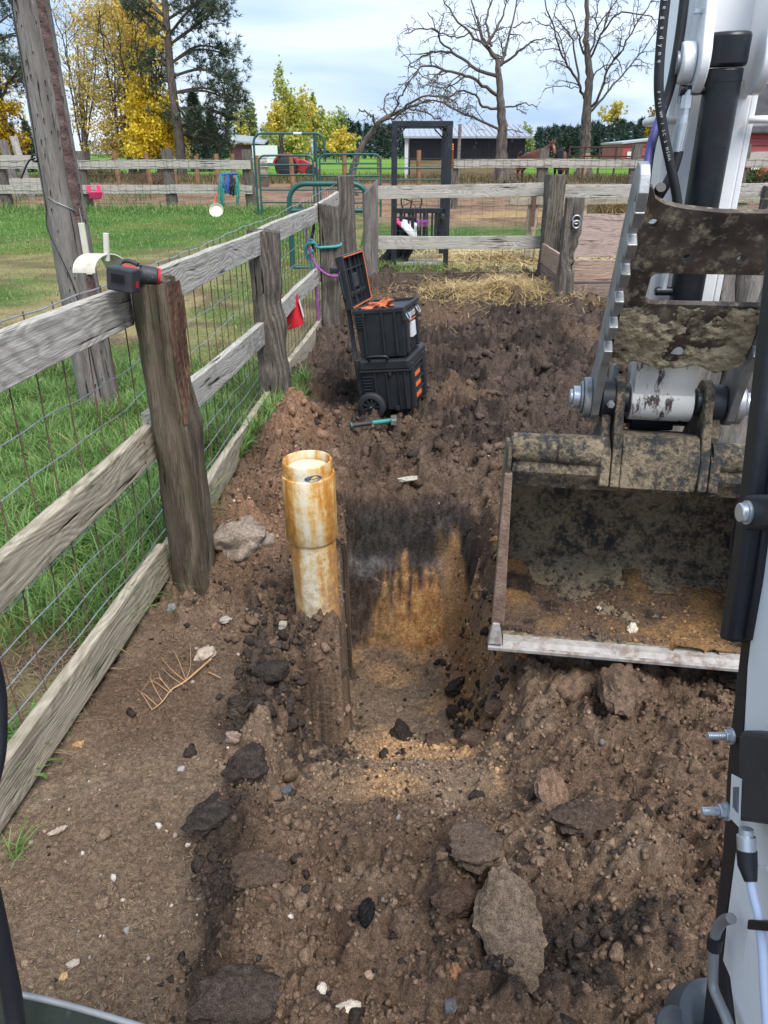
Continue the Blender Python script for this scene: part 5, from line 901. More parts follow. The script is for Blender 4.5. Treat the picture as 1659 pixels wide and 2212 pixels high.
brush('far_tree', 'small yellow tree poking above the right-hand pine wood', 1325, 250, 22, 22, 190, 95, YY, 700, .6, group='far autumn trees'); brush('far_tree', 'orange tree at the end of the pine wood behind the hoses', 1412, 275, 16, 40, 150, 96, ((.5, .3, .03), (.4, .26, .05)), 900, .5, group='far autumn trees'); brush('far_tree', 'olive tree at the left end of the right-hand pine wood', 1140, 300, 16, 26, 170, 97, GG, 700, .5, group='far autumn trees')
# far dark pine woods
def wood_mass(name, x0, x1, Y, yt, n, seed, col):
    rng = np.random.default_rng(seed); C_, D_, L_ = [], [], []
    for k in range(n):
        x = rng.uniform(x0, x1); Yk = Y + rng.uniform(0, 30); b = at(x, 330, Yk); top = at(x, np.interp(x, *yt) + rng.normal(4, 5), Yk).z; h = max(top - .4, 1.5); m = 85; f = rng.random(m) ** .75; a = rng.uniform(0, 6.283, m); rad = (.5 + h * .24) * (1.05 - f) * rng.uniform(.3, 1.05, m); C_.append(np.stack([b.x + rad * np.cos(a), Yk + rad * np.sin(a), .4 + h * (.05 + .95 * f)], -1)); D_.append(np.stack([np.cos(a), np.sin(a), 0 * a + .2], -1)); L_.append(np.full(m, h * .13))
    C_ = np.concatenate(C_); return stuff(needle_cloud(name, C_, np.concatenate(D_), np.concatenate(L_), np.array(col) * rng.uniform(.6, 1.35, (len(C_), 1)), M['needle'], None, rng, 5, .16))
wood_mass('pine_wood', 1120, 1500, 175, ((1120, 1150, 1240, 1330, 1420, 1500), (290, 276, 272, 262, 258, 262)), 110, 1, (.05, .082, .062)); wood_mass('pine_wood', 690, 960, 175, ((690, 720, 770, 850, 960), (285, 262, 264, 272, 285)), 90, 2, (.045, .075, .06)); wood_mass('tree_line', -500, 700, 230, ((-500, 700), (300, 305)), 150, 3, (.07, .1, .05)); wood_mass('tree_line', 1450, 2300, 220, ((1450, 2300), (280, 280)), 90, 4, (.05, .08, .05))
# ============================================================= buildings and machines far off
def quad_box(mb, x0, x1, y0, y1, z0, z1): return mb.box(((x0 + x1) / 2, (y0 + y1) / 2, (z0 + z1) / 2), (x1 - x0, y1 - y0, z1 - z0))
Ys = 43; sx0, sx1 = at(886, 340, Ys).x, at(1131, 340, Ys).x; zt, zm = at(900, 297, Ys).z, at(900, 346, Ys).z
sh = thing('run_in_shed', 'open shelter with black metal wall, tan kick boards and white metal roof', 'shed', ((sx0 + sx1) / 2, Ys, .5))
quad_box(MB(), sx0, sx1, Ys, Ys + .04, zm, zt).build('black_wall', M['black_sheet'], sh)
mb = MB()
for k in range(26): x = sx0 + (sx1 - sx0) * (k + .5) / 26; mb.box((x, Ys - .015, (zm + zt) / 2), (.04, .03, zt - zm))
stuff(mb.build('wall_ribs', M['black_sheet'], sh))
for k in range(4): z = .5 + (zm - .5) * (k + .5) / 4; plank('kick_board', (sx0, Ys + .03, z), (sx1, Ys + .03, z), (zm - .5) / 4 - .015, .05, M['tan_board'], sh, 300 + k)
quad_box(MB(), sx0 - .05, sx0, Ys + .05, Ys + 4.5, .5, zt).build('side_wall', M['black_sheet'], sh); quad_box(MB(), sx1, sx1 + .05, Ys + .05, Ys + 4.5, .5, zt).build('side_wall', M['black_sheet'], sh)
rzz = at(900, 272, Ys + 4.5).z; v = [(sx0 - .35, Ys - .3, zt - .02), (sx1 + .35, Ys - .3, zt - .02), (sx1 + .35, Ys + 4.6, rzz), (sx0 - .35, Ys + 4.6, rzz)]; MB().hexa([Vector(q) for q in v] + [Vector(q) + Vector((0, 0, .06)) for q in v]).build('roof', M['white_metal'], sh)
mb = MB()
for k in range(24): x = sx0 - .3 + (sx1 - sx0 + .6) * k / 23; mb.bar((x, Ys - .3, zt + .06), (x, Ys + 4.6, rzz + .08), .03, .04)
stuff(mb.build('roof_ribs', M['white_metal'], sh)); MB().bar((sx0 - .2, Ys - .05, .4), (sx0 - .2, Ys - .05, zt), .18, .18, up=(0, 1, 0)).build('corner_post', M['label'], sh); MB().bar((sx0 - .36, Ys - .32, zt + .01), (sx1 + .36, Ys - .32, zt + .01), .03, .1).build('eave_trim', M['white_metal'], sh)
up2 = thing('thin_pole', 'thin grey pole standing beside the black steel frame', 'pole', (at(990, 330, 22).x, 22, .5)); MB().tube([(at(990, 330, 22).x, 22, .4), (at(990, 330, 22).x + .02, 22, at(990, 268, 22).z)], .045, 8).build('pole_shaft', M['pole'], up2, smooth=60)
# red barn with dark shingles
Yb = 30; bx0 = at(1585, 300, Yb).x; ez = at(1640, 284, Yb).z; rb_ = thing('red_barn', 'red barn with horizontal siding and a big dark shingled roof at the right edge', 'barn', (bx0 + 5, Yb + 4, .4)); n = 9
for k in range(n): z = .4 + (ez - .4) * (k + .5) / n; MB().hexa([Vector(q) for q in ((bx0, Yb - .05, z - (ez - .4) / n / 2 + .01), (bx0 + 12, Yb - .05, z - (ez - .4) / n / 2 + .01), (bx0 + 12, Yb + .05, z - (ez - .4) / n / 2 + .01), (bx0, Yb + .05, z - (ez - .4) / n / 2 + .01), (bx0, Yb - .01, z + (ez - .4) / n / 2), (bx0 + 12, Yb - .01, z + (ez - .4) / n / 2), (bx0 + 12, Yb + .05, z + (ez - .4) / n / 2), (bx0, Yb + .05, z + (ez - .4) / n / 2))]).build('siding_board', M['barn_red'], rb_)
quad_box(MB(), bx0, bx0 + 12, Yb + .06, Yb + 3, .4, ez).build('wall', M['barn_red'], rb_); M['shingle'] = P('shingle', [(.035, .035, .04), (.075, .072, .08)], 3, .9, 0, .5)
pitch = R(50); cs_, sn_ = math.cos(pitch), math.sin(pitch); me_ = None; rr_ = random.Random(3); rc = 24; pw = .75
MB().hexa([Vector(q) for q in ((bx0 - .3, Yb - .35, ez - .06), (bx0 + 12.3, Yb - .35, ez - .06), (bx0 + 12.3, Yb - .35 + 7.2 * cs_, ez - .06 + 7.2 * sn_), (bx0 - .3, Yb - .35 + 7.2 * cs_, ez - .06 + 7.2 * sn_))] + [Vector((0, -.0, .05)) + Vector(q) for q in ((bx0 - .3, Yb - .35, ez - .06), (bx0 + 12.3, Yb - .35, ez - .06), (bx0 + 12.3, Yb - .35 + 7.2 * cs_, ez - .06 + 7.2 * sn_), (bx0 - .3, Yb - .35 + 7.2 * cs_, ez - .06 + 7.2 * sn_))]).build('roof', M['shingle'], rb_)
roof = [q for q in rb_.children if q.name.startswith('roof')][0]; sm = MB().box((0, 0, 0), (pw - .02, .33, .018)); so = None
for i in range(rc):
    for j in range(9):
        m = Matrix.Translation((bx0 + 2.2 + pw * (j + .5 * (i % 2)), Yb - .33 + (i + .5) * .3 * cs_ - .035, ez + (i + .5) * .3 * sn_ + .035)) @ Matrix.Rotation(pitch - R(2.2), 4, 'X') @ Matrix.Rotation(rr_.uniform(-.006, .006), 4, 'Z')
        if so is None: so = sm.build('shingle', M['shingle'], roof, mtx=m)
        else: q = so.copy(); COL.objects.link(q); q.matrix_basis = m
MB().bar((bx0 + 2.9, Yb - .08, 1.4), (bx0 + 2.9, Yb - .08, 1.9), .42, .03, up=(0, 1, 0)).build('window_frame', M['label'], rb_); MB().bar((bx0 + 2.9, Yb - .1, 1.44), (bx0 + 2.9, Yb - .1, 1.86), .32, .02, up=(0, 1, 0)).build('window_pane', M['glass_dark'], rb_)
sn = thing('wall_sign', 'small white square sign on the red barn wall', 'sign', (at(1638, 350, Yb - .15).x, Yb - .15, 1.2)); p = at(1638, 350, Yb - .15); MB().box(p, (.42, .03, .5)).build('sign_plate', M['label'], sn)
for q in (-.09, .0, .09): MB().bar(p + Vector((q, -.02, -.12)), p + Vector((q + .05, -.02, .14)), .035, .012, up=(0, 1, 0)).build('stroke', M['ink'], sn)
for k, (zz, h) in enumerate(((at(1640, 335, 24).z, .2), (at(1640, 404, 13).z, .2))):
    pass
lf = thing('barn_fence', 'grey two-rail fence in front of the red barn', 'fence', (12.5, 24, .5))
for zz in (at(1640, 336, 24).z, at(1640, 352, 24).z): plank('rail', (9.6, 24, zz - .02), (18, 24, zz + .02), .22, .05, M['board'], lf, int(zz * 91))
tie('fence_post', (10.6, 24.1, .48), .2, .2, 1.5, M['tie'], lf, 0, (0, 0), 77, .01, 12)
rs = thing('red_outbuilding', 'long low red metal building on the green field at the right', 'building', (at(1400, 325, 75).x, 75, .5)); a, b = at(1346, 320, 75), at(1480, 320, 75); z1, z2 = at(1346, 311, 75).z, at(1400, 304, 75).z
MB().hexa([Vector(q) for q in ((a.x, 75, .4), (b.x + 6, 75, .4), (b.x + 6, 82, .4), (a.x, 82, .4), (a.x, 75, z1), (b.x + 6, 75, z2 + .9), (b.x + 6, 82, z2 + .9), (a.x, 82, z1))]).build('wall', M['barn_red'], rs); MB().hexa([Vector(q) for q in ((a.x - .2, 74.8, z1), (b.x + 6, 74.8, z2 + .9), (b.x + 6, 82.2, z2 + .9), (a.x - .2, 82.2, z1), (a.x - .2, 74.8, z1 + .15), (b.x + 6, 74.8, z2 + 1.05), (b.x + 6, 82.2, z2 + 1.05), (a.x - .2, 82.2, z1 + .15))]).build('roof', M['white_metal'], rs); MB().box((a.x + .6, 74.95, 1.6), (.35, .06, .5)).build('window', M['label'], rs)
mbn = thing('maroon_barn', 'distant maroon barn with pale grey roof between the pine and the gate', 'barn', (at(520, 320, 105).x, 105, .5)); a, b = at(497, 320, 105), at(565, 320, 105); z0, z1 = .4, at(500, 312, 105).z
quad_box(MB(), a.x, b.x, 105, 113, z0, z1).build('wall', M['maroon'], mbn); rt = at(486, 303, 109).z; MB().hexa([Vector(q) for q in ((a.x - 1, 104.5, z1 + .4), (b.x + .5, 104.5, z1), (b.x + .5, 109, z1 + .6), (a.x - 1, 109, rt + .6), (a.x - 1, 104.5, z1 + .6), (b.x + .5, 104.5, z1 + .2), (b.x + .5, 109, z1 + .8), (a.x - 1, 109, rt + .8))]).build('roof', M['white_metal'], mbn); MB().box((b.x + .5, 104.3, 1.6), (3.2, .3, 2.0)).build('white_door', M['label'], mbn)
def trailer(x0, x1, yt, Y, label, grey=False):
    a, b = at(x0, 330, Y), at(x1, 330, Y); zt_ = at(x0, yt, Y).z; t = thing('box_trailer', label, 'trailer', ((a.x + b.x) / 2, Y, .5), 'white trailers by the truck'); quad_box(MB(), a.x, b.x, Y, Y + 4, .95, zt_).build('box_body', M['vehicle_white'], t, bevel=.05)
    if grey: quad_box(MB(), b.x, b.x + .9, Y + .1, Y + 3.9, .95, zt_ - .05).build('grey_side', M['tube_grey'], t)
    m = (a.x + b.x) / 2; quad_box(MB(), m - .03, m + .03, Y - .03, Y + .01, 1.0, zt_ - .15).build('door_seam', M['motor'], t); quad_box(MB(), a.x, b.x, Y - .04, Y - .005, zt_ - .12, zt_ - .02).build('trim', M['motor'], t)
    for q in (a.x + .3, b.x - .3): MB().lathe([(.05, 0), (.36, 0), (.36, .2), (.05, .2)], Matrix.Translation((q, Y + .2, .85)) @ Matrix.Rotation(R(90), 4, 'X'), 14).build('wheel', M['hose'], t, smooth=40)
trailer(396, 413, 321, 85, 'small plain white cargo trailer beside the pine trunk'); trailer(420, 438, 320, 85, 'white cargo trailer with a dark grey side, next to the white truck', True)
pk2 = thing('pickup_truck', 'white pickup truck parked by the trailers far off', 'truck', (at(458, 335, 84).x, 84, .5)); a, b = at(448, 335, 84).x, at(470, 335, 84).x; quad_box(MB(), a, b, 84, 85.8, 1.05, 1.75).build('body', M['vehicle_white'], pk2, bevel=.08); quad_box(MB(), a + .1, a + .75, 84.15, 85.65, 1.75, 2.35).build('cab', M['vehicle_white'], pk2, bevel=.15); quad_box(MB(), a + .2, a + .66, 84.1, 84.16, 1.83, 2.2).build('window', M['glass_dark'], pk2)
for q in (a + .25, b - .25): MB().lathe([(.05, 0), (.38, 0), (.38, .22), (.05, .22)], Matrix.Translation((q, 84.2, .88)) @ Matrix.Rotation(R(90), 4, 'X'), 14).build('wheel', M['hose'], pk2, smooth=40)
# tractor behind the wire fence
Yt = 44; X0 = at(620, 360, Yt).x; tc_ = thing('tractor', 'small red tractor with a black roll bar seen through the green gate', 'tractor', (X0 + .7, Yt, .5)); Rm = Matrix.Rotation(R(90), 4, 'X')
for dy in (0, 1.1): MB().lathe([(.1, -.16), (.5, -.16), (.6, -.1), (.6, .1), (.5, .16), (.1, .16)], Matrix.Translation((X0 - .05, Yt + dy, 1.08)) @ Rm, 24).build('rear_wheel', M['hose'], tc_, smooth=40); MB().lathe([(.05, -.1), (.32, -.1), (.32, .1), (.05, .1)], Matrix.Translation((X0 + 1.3, Yt + dy, .8)) @ Rm, 18).build('front_wheel', M['hose'], tc_, smooth=40)
for dy in (-.02, 1.12): MB().prism([(.72 * math.cos(t), .66 * math.sin(t)) for t in np.linspace(.1, 3.0, 12)] + [(.6 * math.cos(t), .58 * math.sin(t)) for t in np.linspace(3.0, .1, 12)], lambda p, q, s: Vector((X0 - .05 + p, Yt + dy - .18 + .36 * s, 1.08 + q))).build('fender', M['tractor_red'], tc_)
MB().prism([(.45, .8), (.45, 1.42), (.8, 1.46), (1.4, 1.2), (1.68, .95), (1.7, .7)], lambda p, q, s: Vector((X0 + p, Yt + .3 + .5 * s, q))).build('hood', M['tractor_red'], tc_, bevel=.05); MB().box((X0 - .1, Yt + .55, 1.5), (.4, .45, .3)).build('seat', M['hose'], tc_, bevel=.05)
for dy in (.1, 1.0): MB().bar((X0 - .25, Yt + dy, 1.3), (X0 - .32, Yt + dy, 2.55), .09, .09, up=(0, 1, 0)).build('roll_bar', M['hose'], tc_)
MB().bar((X0 - .32, Yt + .06, 2.55), (X0 - .32, Yt + 1.04, 2.55), .09, .09).build('roll_bar', M['hose'], tc_)
wpile = thing('board_stack', 'stack of weathered boards beside the gate arch', 'lumber', (at(560, 355, 34).x, 34, .5)); r = random.Random(4)
for k in range(9): x = at(560, 355, 34).x + r.uniform(-.08, .08); plank('board', (x - .3, 34.2, .9 + .09 * k), (x + .32, 34.2 + r.uniform(-.05, .05), .9 + .09 * k), .07, .25, M['feeder' if k % 2 else 'board'], wpile, k + 500)
MB().box((at(560, 355, 34).x, 34.25, .68), (.6, .35, .36)).build('pallet', M['tie'], wpile)
# ============================================================= horses
def skin(name, pts, edges, rad, mat, parent, mtx, sub=2):
    me = bpy.data.meshes.new(name); me.from_pydata(pts, edges, []); o = link(name, me, mat, None, mtx); m = o.modifiers.new('skin', 'SKIN'); m.use_smooth_shade = True
    for v, q in zip(me.skin_vertices[0].data, rad): v.radius = q if isinstance(q, tuple) else (q, q)
    s = o.modifiers.new('sub', 'SUBSURF'); s.levels = s.render_levels = sub; adopt(o, parent); return o
def horse(label, loc, rz, mat, tail_mat, head, neck, group='horses in the paddock', star=False):
    t = thing('horse', label, 'horse', loc, group); m = Matrix.Translation(loc) @ Matrix.Rotation(rz, 4, 'Z')
    pts = [(-.5, 0, 1.2), (0, 0, 1.13), (.48, 0, 1.18), neck[0], neck[1], head[0], head[1], head[2]]; rad = [(.27, .3), (.3, .31), (.26, .3), (.15, .21), (.11, .16), .11, .085, .065]; ed = [(0, 1), (1, 2), (2, 3), (3, 4), (4, 5), (5, 6), (6, 7)]
    for s in (-1, 1):
        k = len(pts); pts += [(-.6, .15 * s, .98), (-.46, .17 * s, .78), (-.72, .16 * s, .5), (-.68, .16 * s, .15), (-.63, .16 * s, .02)]; rad += [.18, .12, .06, .042, .058]; ed += [(0, k)] + [(k + i, k + i + 1) for i in range(4)]
        k = len(pts); pts += [(.46, .14 * s, .92), (.5, .15 * s, .52), (.48, .15 * s, .15), (.53, .15 * s, .02)]; rad += [.13, .062, .04, .056]; ed += [(2, k)] + [(k + i, k + i + 1) for i in range(3)]
    skin('body', pts, ed, rad, mat, t, m); W_ = lambda *q: m @ Vector(q); r = random.Random(2); mb = MB()
    for k in range(14): a = r.uniform(-.05, .05); mb.tube(smooth_path([W_(-.74, a * .5, 1.33), W_(-.86, a, 1.15), W_(-.86, a * 1.6, .85), W_(-.8, a * 2.2, .5 + r.uniform(-.08, .1))], 3), [.03] * 9 + [.012], 5)
    mb.build('tail', tail_mat, t, smooth=60, fix=False); h0 = Vector(head[0])
    for s in (-1, 1): MB().tube([m @ (h0 + Vector((-.02, .07 * s, .05))), m @ (h0 + Vector((0, .085 * s, .16))), m @ (h0 + Vector((0, .08 * s, .24)))], [.045, .04, .008], 8).build('ear', mat, t, smooth=60)
    mb = MB()
    for k in range(16): f = k / 15; p = Vector(neck[0]).lerp(h0, f) + Vector((-.1, 0, .12)); mb.tube([m @ p, m @ (p + Vector((-.03, .13, -.06))), m @ (p + Vector((0, .17, -.2)))], [.03, .025, .008], 4)
    mb.build('mane', tail_mat, t, smooth=60, fix=False)
    if star: q = m @ (Vector(head[1]).lerp(h0, .55)); MB().lathe([(.005, 0), (.03, .0), (.02, .02)], Matrix.Translation(q + Vector((.0, -.1, .0))) @ Matrix.Rotation(R(90), 4, 'X'), 10).build('white_star', M['label'], t)
    return t
p = at(1216, 400, 37); horse('black horse seen from behind with its head down', (p.x, 37.9, .46), R(88), M['horse_black'], M['horse_brown'], ((1.15, 0, 1.25), (1.3, 0, .95), (1.35, 0, .7)), ((.72, 0, 1.28), (.98, 0, 1.3)))
p = at(1152, 400, 37.5); horse('chestnut brown horse with a white star, half behind the fence post', (p.x, 38.2, .46), R(-50), M['horse_brown'], M['horse_brown'], ((1.12, 0, 1.62), (1.26, -.06, 1.4), (1.33, -.1, 1.2)), ((.74, 0, 1.33), (.95, 0, 1.5)), star=True)
# ============================================================= the excavator
ex = thing('mini_excavator', 'white mini excavator with muddy bucket, black cylinder and cab window frame, on the right', 'excavator', (.84, 2.15, 0))
YW = R(8.5); AO = Vector((.84, 2.15, 0)); AU = Vector((math.cos(YW), -math.sin(YW), 0)); AW = Vector((math.sin(YW), math.cos(YW), 0)); AZ = Vector((0, 0, 1))
def A(u, w, z): return AO + AU * u + AW * w + AZ * z
def cut(o, cutters):                    # real drilled holes
    for c in cutters: m = o.modifiers.new('b', 'BOOLEAN'); m.operation = 'DIFFERENCE'; m.solver = 'EXACT'; m.object = c
    dg = bpy.context.evaluated_depsgraph_get(); me = bpy.data.meshes.new_from_object(o.evaluated_get(dg)); o.modifiers.clear(); o.data = me
    for c in cutters: bpy.data.objects.remove(c)
def cyl(a, b, r, n=20): return MB().tube([a, b], r, n)
# --- stick
st = MB().hexa([A(-.09, 0, 1.30), A(.09, 0, 1.30), A(.09, .19, 1.30), A(-.09, .19, 1.30), A(-.1, .02, 2.9), A(.1, .02, 2.9), A(.1, .27, 2.9), A(-.1, .27, 2.9)]).build('stick', M['white_paint'], ex, bevel=.006)
MB().hexa([A(-.088, .004, 1.08), A(.088, .004, 1.08), A(.088, .12, 1.08), A(-.088, .12, 1.08), A(-.09, .0, 1.298), A(.09, .0, 1.298), A(.09, .188, 1.298), A(-.09, .188, 1.298)]).build('stick_nose', M['chipped'], st, bevel=.004)
cyl(A(-.092, .05, 1.06), A(.092, .05, 1.06), .058, 28).build('pivot_boss', M['chipped'], st, smooth=40, bevel=.003)
MB().bar(A(-.098, .1, 1.31), A(-.101, .12, 2.85), .2, .016, up=AU).build('side_plate', M['white_paint'], st, bevel=.003); MB().bar(A(.098, .1, 1.31), A(.101, .12, 2.85), .2, .016, up=AU).build('side_plate', M['white_paint'], st, bevel=.003)
# clevis ears that hold the cylinder
for s in (-1, 1):
    o = [(-.105 + .062 * math.cos(t), 1.99 + .062 * math.sin(t)) for t in np.linspace(R(-175), R(-20), 9)] + [(.03, 1.93), (.03, 2.5), (-.02, 2.5), (-.07, 2.32), (-.13, 2.16)]
    o = [(-.085 + .075 * math.cos(t), 1.95 + .075 * math.sin(t)) for t in np.linspace(R(150), R(330), 12)] + [(.03, 1.84), (.03, 2.6), (-.03, 2.6), (-.06, 2.3), (-.11, 2.12)]
    MB().prism(o, lambda p, q, t, s=s: A(s * (.058 + .024 * t), p, q)).build('clevis_ear', M['white_paint'], st, smooth=35, bevel=.004)
    cyl(A(s * .083, -.085, 1.945), A(s * .115, -.085, 1.945), .046, 24).build('clevis_boss', M['white_paint'], st, smooth=40, bevel=.006)
    cyl(A(s * .115, -.085, 1.945), A(s * .123, -.085, 1.945), .026, 20).build('pin_end', M['steel'], st, smooth=40)
cyl(A(-.10, -.085, 1.925), A(-.10, -.085, 1.86), .007, 10).tube([A(-.10, -.085, 1.915), A(-.10, -.085, 1.9)], .014, 6).build('keeper_bolt', M['zinc'], st)
MB().hexa([A(-.1, -.10, 2.045), A(-.07, -.10, 2.045), A(-.07, -.075, 2.045), A(-.1, -.075, 2.045), A(-.1, -.10, 2.053), A(-.07, -.10, 2.053), A(-.07, -.075, 2.053), A(-.1, -.075, 2.053)]).build('grease_tab', M['zinc'], st)
# --- cylinder
c0, c1 = A(-.012, -.105, 2.005), A(.0, -.062, 1.27); d = (c1 - c0).normalized()
cy = MB().tube([c0 + d * .073, c1 - d * .06], .0425, 36).build('ram_cylinder', M['cyl'], ex, smooth=40, bevel=.004)
cyl(c0, c0 + d * .071, .0475, 36).build('cylinder_eye', M['cyl'], cy, smooth=40, bevel=.008); cyl(c0 + d * .098, c0 + d * .101, .0434, 36).build('groove_ring', M['rubber'], cy, smooth=40)
cyl(c1 - d * .058, c1 - d * .03, .046, 32).build('gland_nut', M['cyl'], cy, smooth=40, bevel=.003); cyl(c1 - d * .03, c1 + d * .03, .022, 24).build('piston_rod', M['zinc'], cy, smooth=40)
pz = c0 + d * .118; cyl(pz, pz + AU * -.088 + AW * -.008, .0105, 14).tube([pz + AU * -.088, pz + AU * -.096], .0125, 14).build('port_elbow', M['cyl'], cy, smooth=40); fz = pz + AU * -.078 + AW * -.01
pz2 = c1 - d * .14; cyl(pz2, pz2 + AU * -.085 + AW * -.01, .0115, 14).build('port_elbow', M['cyl'], cy, smooth=40, bevel=.002); cyl(pz2 + AU * -.065 + AW * -.008, pz2 + AU * -.062 + AW * -.006 + AZ * .05, .01, 6).build('port_nut', M['zinc'], cy)
ft = MB().tube([fz, fz + AZ * -.012], .009, 10).tube([fz + AZ * -.012, fz + AZ * -.04], .0135, 6).tube([fz + AZ * -.04, fz + AZ * -.055], .011, 12).build('hose_nut', M['zinc'], ex, smooth=30)
mb = MB(); f2 = fz + AZ * -.055
for k in range(14): a = 2 * math.pi * k / 14; e = Vector((math.cos(a) * .0125, math.sin(a) * .0125, 0)); mb.bar(f2 + e + AZ * -.015, f2 + e + AZ * -.078 + AU * -.004, .0036, .004, up=e)
mb.tube([f2, f2 + AZ * -.015, f2 + AZ * -.08 + AU * -.004], [.0115, .0128, .0125], 16).build('crimp_sleeve', M['zinc'], ft, smooth=40)
# --- hoses
def hose(pts, Y, r=.0115, mat='hose'):
    P_ = [at(x, y, Yk) for (x, y), Yk in zip(pts, Y if hasattr(Y, '__len__') else [Y] * len(pts))]; return MB().tube(smooth_path(P_, 7), r, 14).build('hydraulic_hose', M[mat], ex, smooth=60, fix=False), smooth_path(P_, 12)
e0 = f2 + AZ * -.078; h3 = MB().tube(smooth_path([e0, e0 + AZ * -.05 + AU * -.008, e0 + AZ * -.11 + AU * -.035, e0 + AZ * -.165 + AU * -.075, at(1428, 404, 1.9)], 7), .0118, 14).build('hydraulic_hose', M['hose'], ex, smooth=60, fix=False)
ha, pa = hose([(1441, -30), (1428, 90), (1423, 190), (1431, 270), (1447, 350), (1461, 420), (1465, 470), (1464, 520)], 2.02)
hb, pb = hose([(1482, -30), (1468, 80), (1450, 180), (1428, 250), (1408, 310), (1397, 380), (1394, 430)], [2.1, 2.1, 2.09, 2.08, 2.06, 2.03, 2.0])
def text_mesh(body, size, ext=.0006):
    cu = bpy.data.curves.new('lettering', 'FONT'); cu.body = body; cu.size = size; cu.extrude = ext; cu.align_x = 'CENTER'; cu.align_y = 'CENTER'; cu.resolution_u = 2; o = bpy.data.objects.new('lettering', cu); COL.objects.link(o)
    me = bpy.data.meshes.new_from_object(o.evaluated_get(bpy.context.evaluated_depsgraph_get())); bpy.data.objects.remove(o); bpy.data.curves.remove(cu); return me
def text(body, size, mat, mtx, parent, name='lettering', ext=.0006):
    me = text_mesh(body, size, ext); me.materials.clear(); return link(name, me, M[mat], parent, mtx)
def facing(p, right, upv):
    r_ = Vector(right).normalized(); n_ = r_.cross(Vector(upv)).normalized(); u_ = n_.cross(r_); m = Matrix.Identity(4)
    for i in range(3): m[i][0], m[i][1], m[i][2], m[i][3] = r_[i], u_[i], n_[i], p[i]
    return m
def along(path, s0, s1, word, size, parent):
    L = len(path); mb = MB()
    for k, chx in enumerate(word):
        f = s0 + (s1 - s0) * k / max(1, len(word) - 1); i = min(int(f * (L - 1)), L - 2); p = path[i].lerp(path[i + 1], f * (L - 1) - i); d_ = (path[i + 1] - path[i]).normalized(); v_ = (cam.location - p).normalized()
        m = facing(p + v_ * .0121, d_, d_.cross(v_) * -1)
        if chx != ' ': me = text_mesh(chx, size); mb.add([m @ q.co for q in me.vertices], [tuple(q.vertices) for q in me.polygons])
    stuff(mb.build('lettering', M['label'], parent, fix=False))
along(pa, .04, .20, 'Megadyne', .013, ha); along(pa, .30, .56, '0 PSI WP 1 SC 2 MSHA', .009, ha); along(pa, .83, .88, '-11C', .011, ha)
pi = pa[int(.86 * len(pa)):int(.97 * len(pa))]; MB().tube(pi, .0119, 14, False).build('blue_print', M['hose_blue'], ha, smooth=60, fix=False); pi = pb[int(.45 * len(pb)):int(.95 * len(pb))]; mb = MB()
mb.tube([p + Vector((-.004, -.005, 0)) for p in pi], .0095, 12, False).build('blue_print', M['hose_blue'], hb, smooth=60, fix=False)
z_ = at(1470, 256, 2.05).z
for s in (-1, 1): MB().tube(smooth_path([A(s * .09, -.01, z_), A(s * .135, -.02, z_), A(s * .155, .0, z_ - .002), A(s * .15, .05, z_ - .004), A(s * .1, .09, z_ - .004)], 5), .009, 12).build('hose_guide', M['white_paint'], st, smooth=60)
# --- thumb
TD = Vector((-.464, .886)); TN = Vector((.886, .464)); TC = Vector((.03, 1.07))
def T(u, s, q): p = TC + TD * s + TN * q; return A(u, p.x, p.y)
th = MB(); o = [(.066 * math.cos(t) * 1., .066 * math.sin(t)) for t in np.linspace(R(100), R(262), 10)]
out = [(s, q) for s, q in o]; out = out + [(.09, -.050), (.17, -.045)]
s = .19
while s < .62: out += [(s, -.052), (s + .045, -.058), (s + .052, -.022), (s + .080, -.022)]; s += .084
out += [(.655, -.055), (.70, -.05), (.73, -.025), (.738, .005), (.73, .035), (.70, .06), (.5, .068), (.2, .066)]
for sgn in (-1, 1):
    a = MB().prism(out, lambda p, q, t, g=sgn: T(g * (.185 + .024 * t), p, q)).build('thumb_side', M['steel'], ex, bevel=.003) if sgn < 0 else MB().prism(out, lambda p, q, t, g=sgn: T(g * (.185 + .024 * t), p, q)).build('thumb_side', M['steel'], ex, bevel=.003)
    cyl(T(sgn * .209, 0, 0), T(sgn * .232, 0, 0), .062, 28).tube([T(sgn * .232, 0, 0), T(sgn * .24, 0, 0)], .05, 28).build('collar', M['steel'], a, smooth=40, bevel=.004); cyl(T(sgn * .24, 0, 0), T(sgn * .262, 0, 0), .034, 24).tube([T(sgn * .262, 0, 0), T(sgn * .272, 0, 0)], .024, 20).build('pin_end', M['zinc'], a, smooth=40, bevel=.003)
cp = [(-.184, .155), (-.10, .175), (-.02, .165), (.06, .18), (.12, .165), (.184, .185), (.184, .365), (-.105, .365)] + [(-.105 + .02 * math.cos(t) - .0, .385 + .02 * math.sin(t)) for t in np.linspace(R(-90), R(-180), 5)][1:] + [(-.125, .44)] + [(-.105 + .02 * math.cos(t), .44 + .02 * math.sin(t)) for t in np.linspace(R(180), R(90), 5)] + [(.184, .46), (.184, .645), (.1, .63), (.0, .63), (-.09, .64), (-.135, .65), (-.16, .665), (-.172, .69), (-.184, .70)]
pl = MB().prism(cp, lambda u, s, t: T(u, s, -.012 + .018 * t)).build('thumb_plate', M['thumb_plate'], ex)
cut(pl, [MB().tube([T(u, s, -.05), T(u, s, .05)], .0115, 16).build('c', None) for u, s in ((-.05, .505), (.08, .505), (-.152, .60), (-.125, .335), (.15, .325))]); pl.modifiers.new('b', 'BEVEL').width = .002
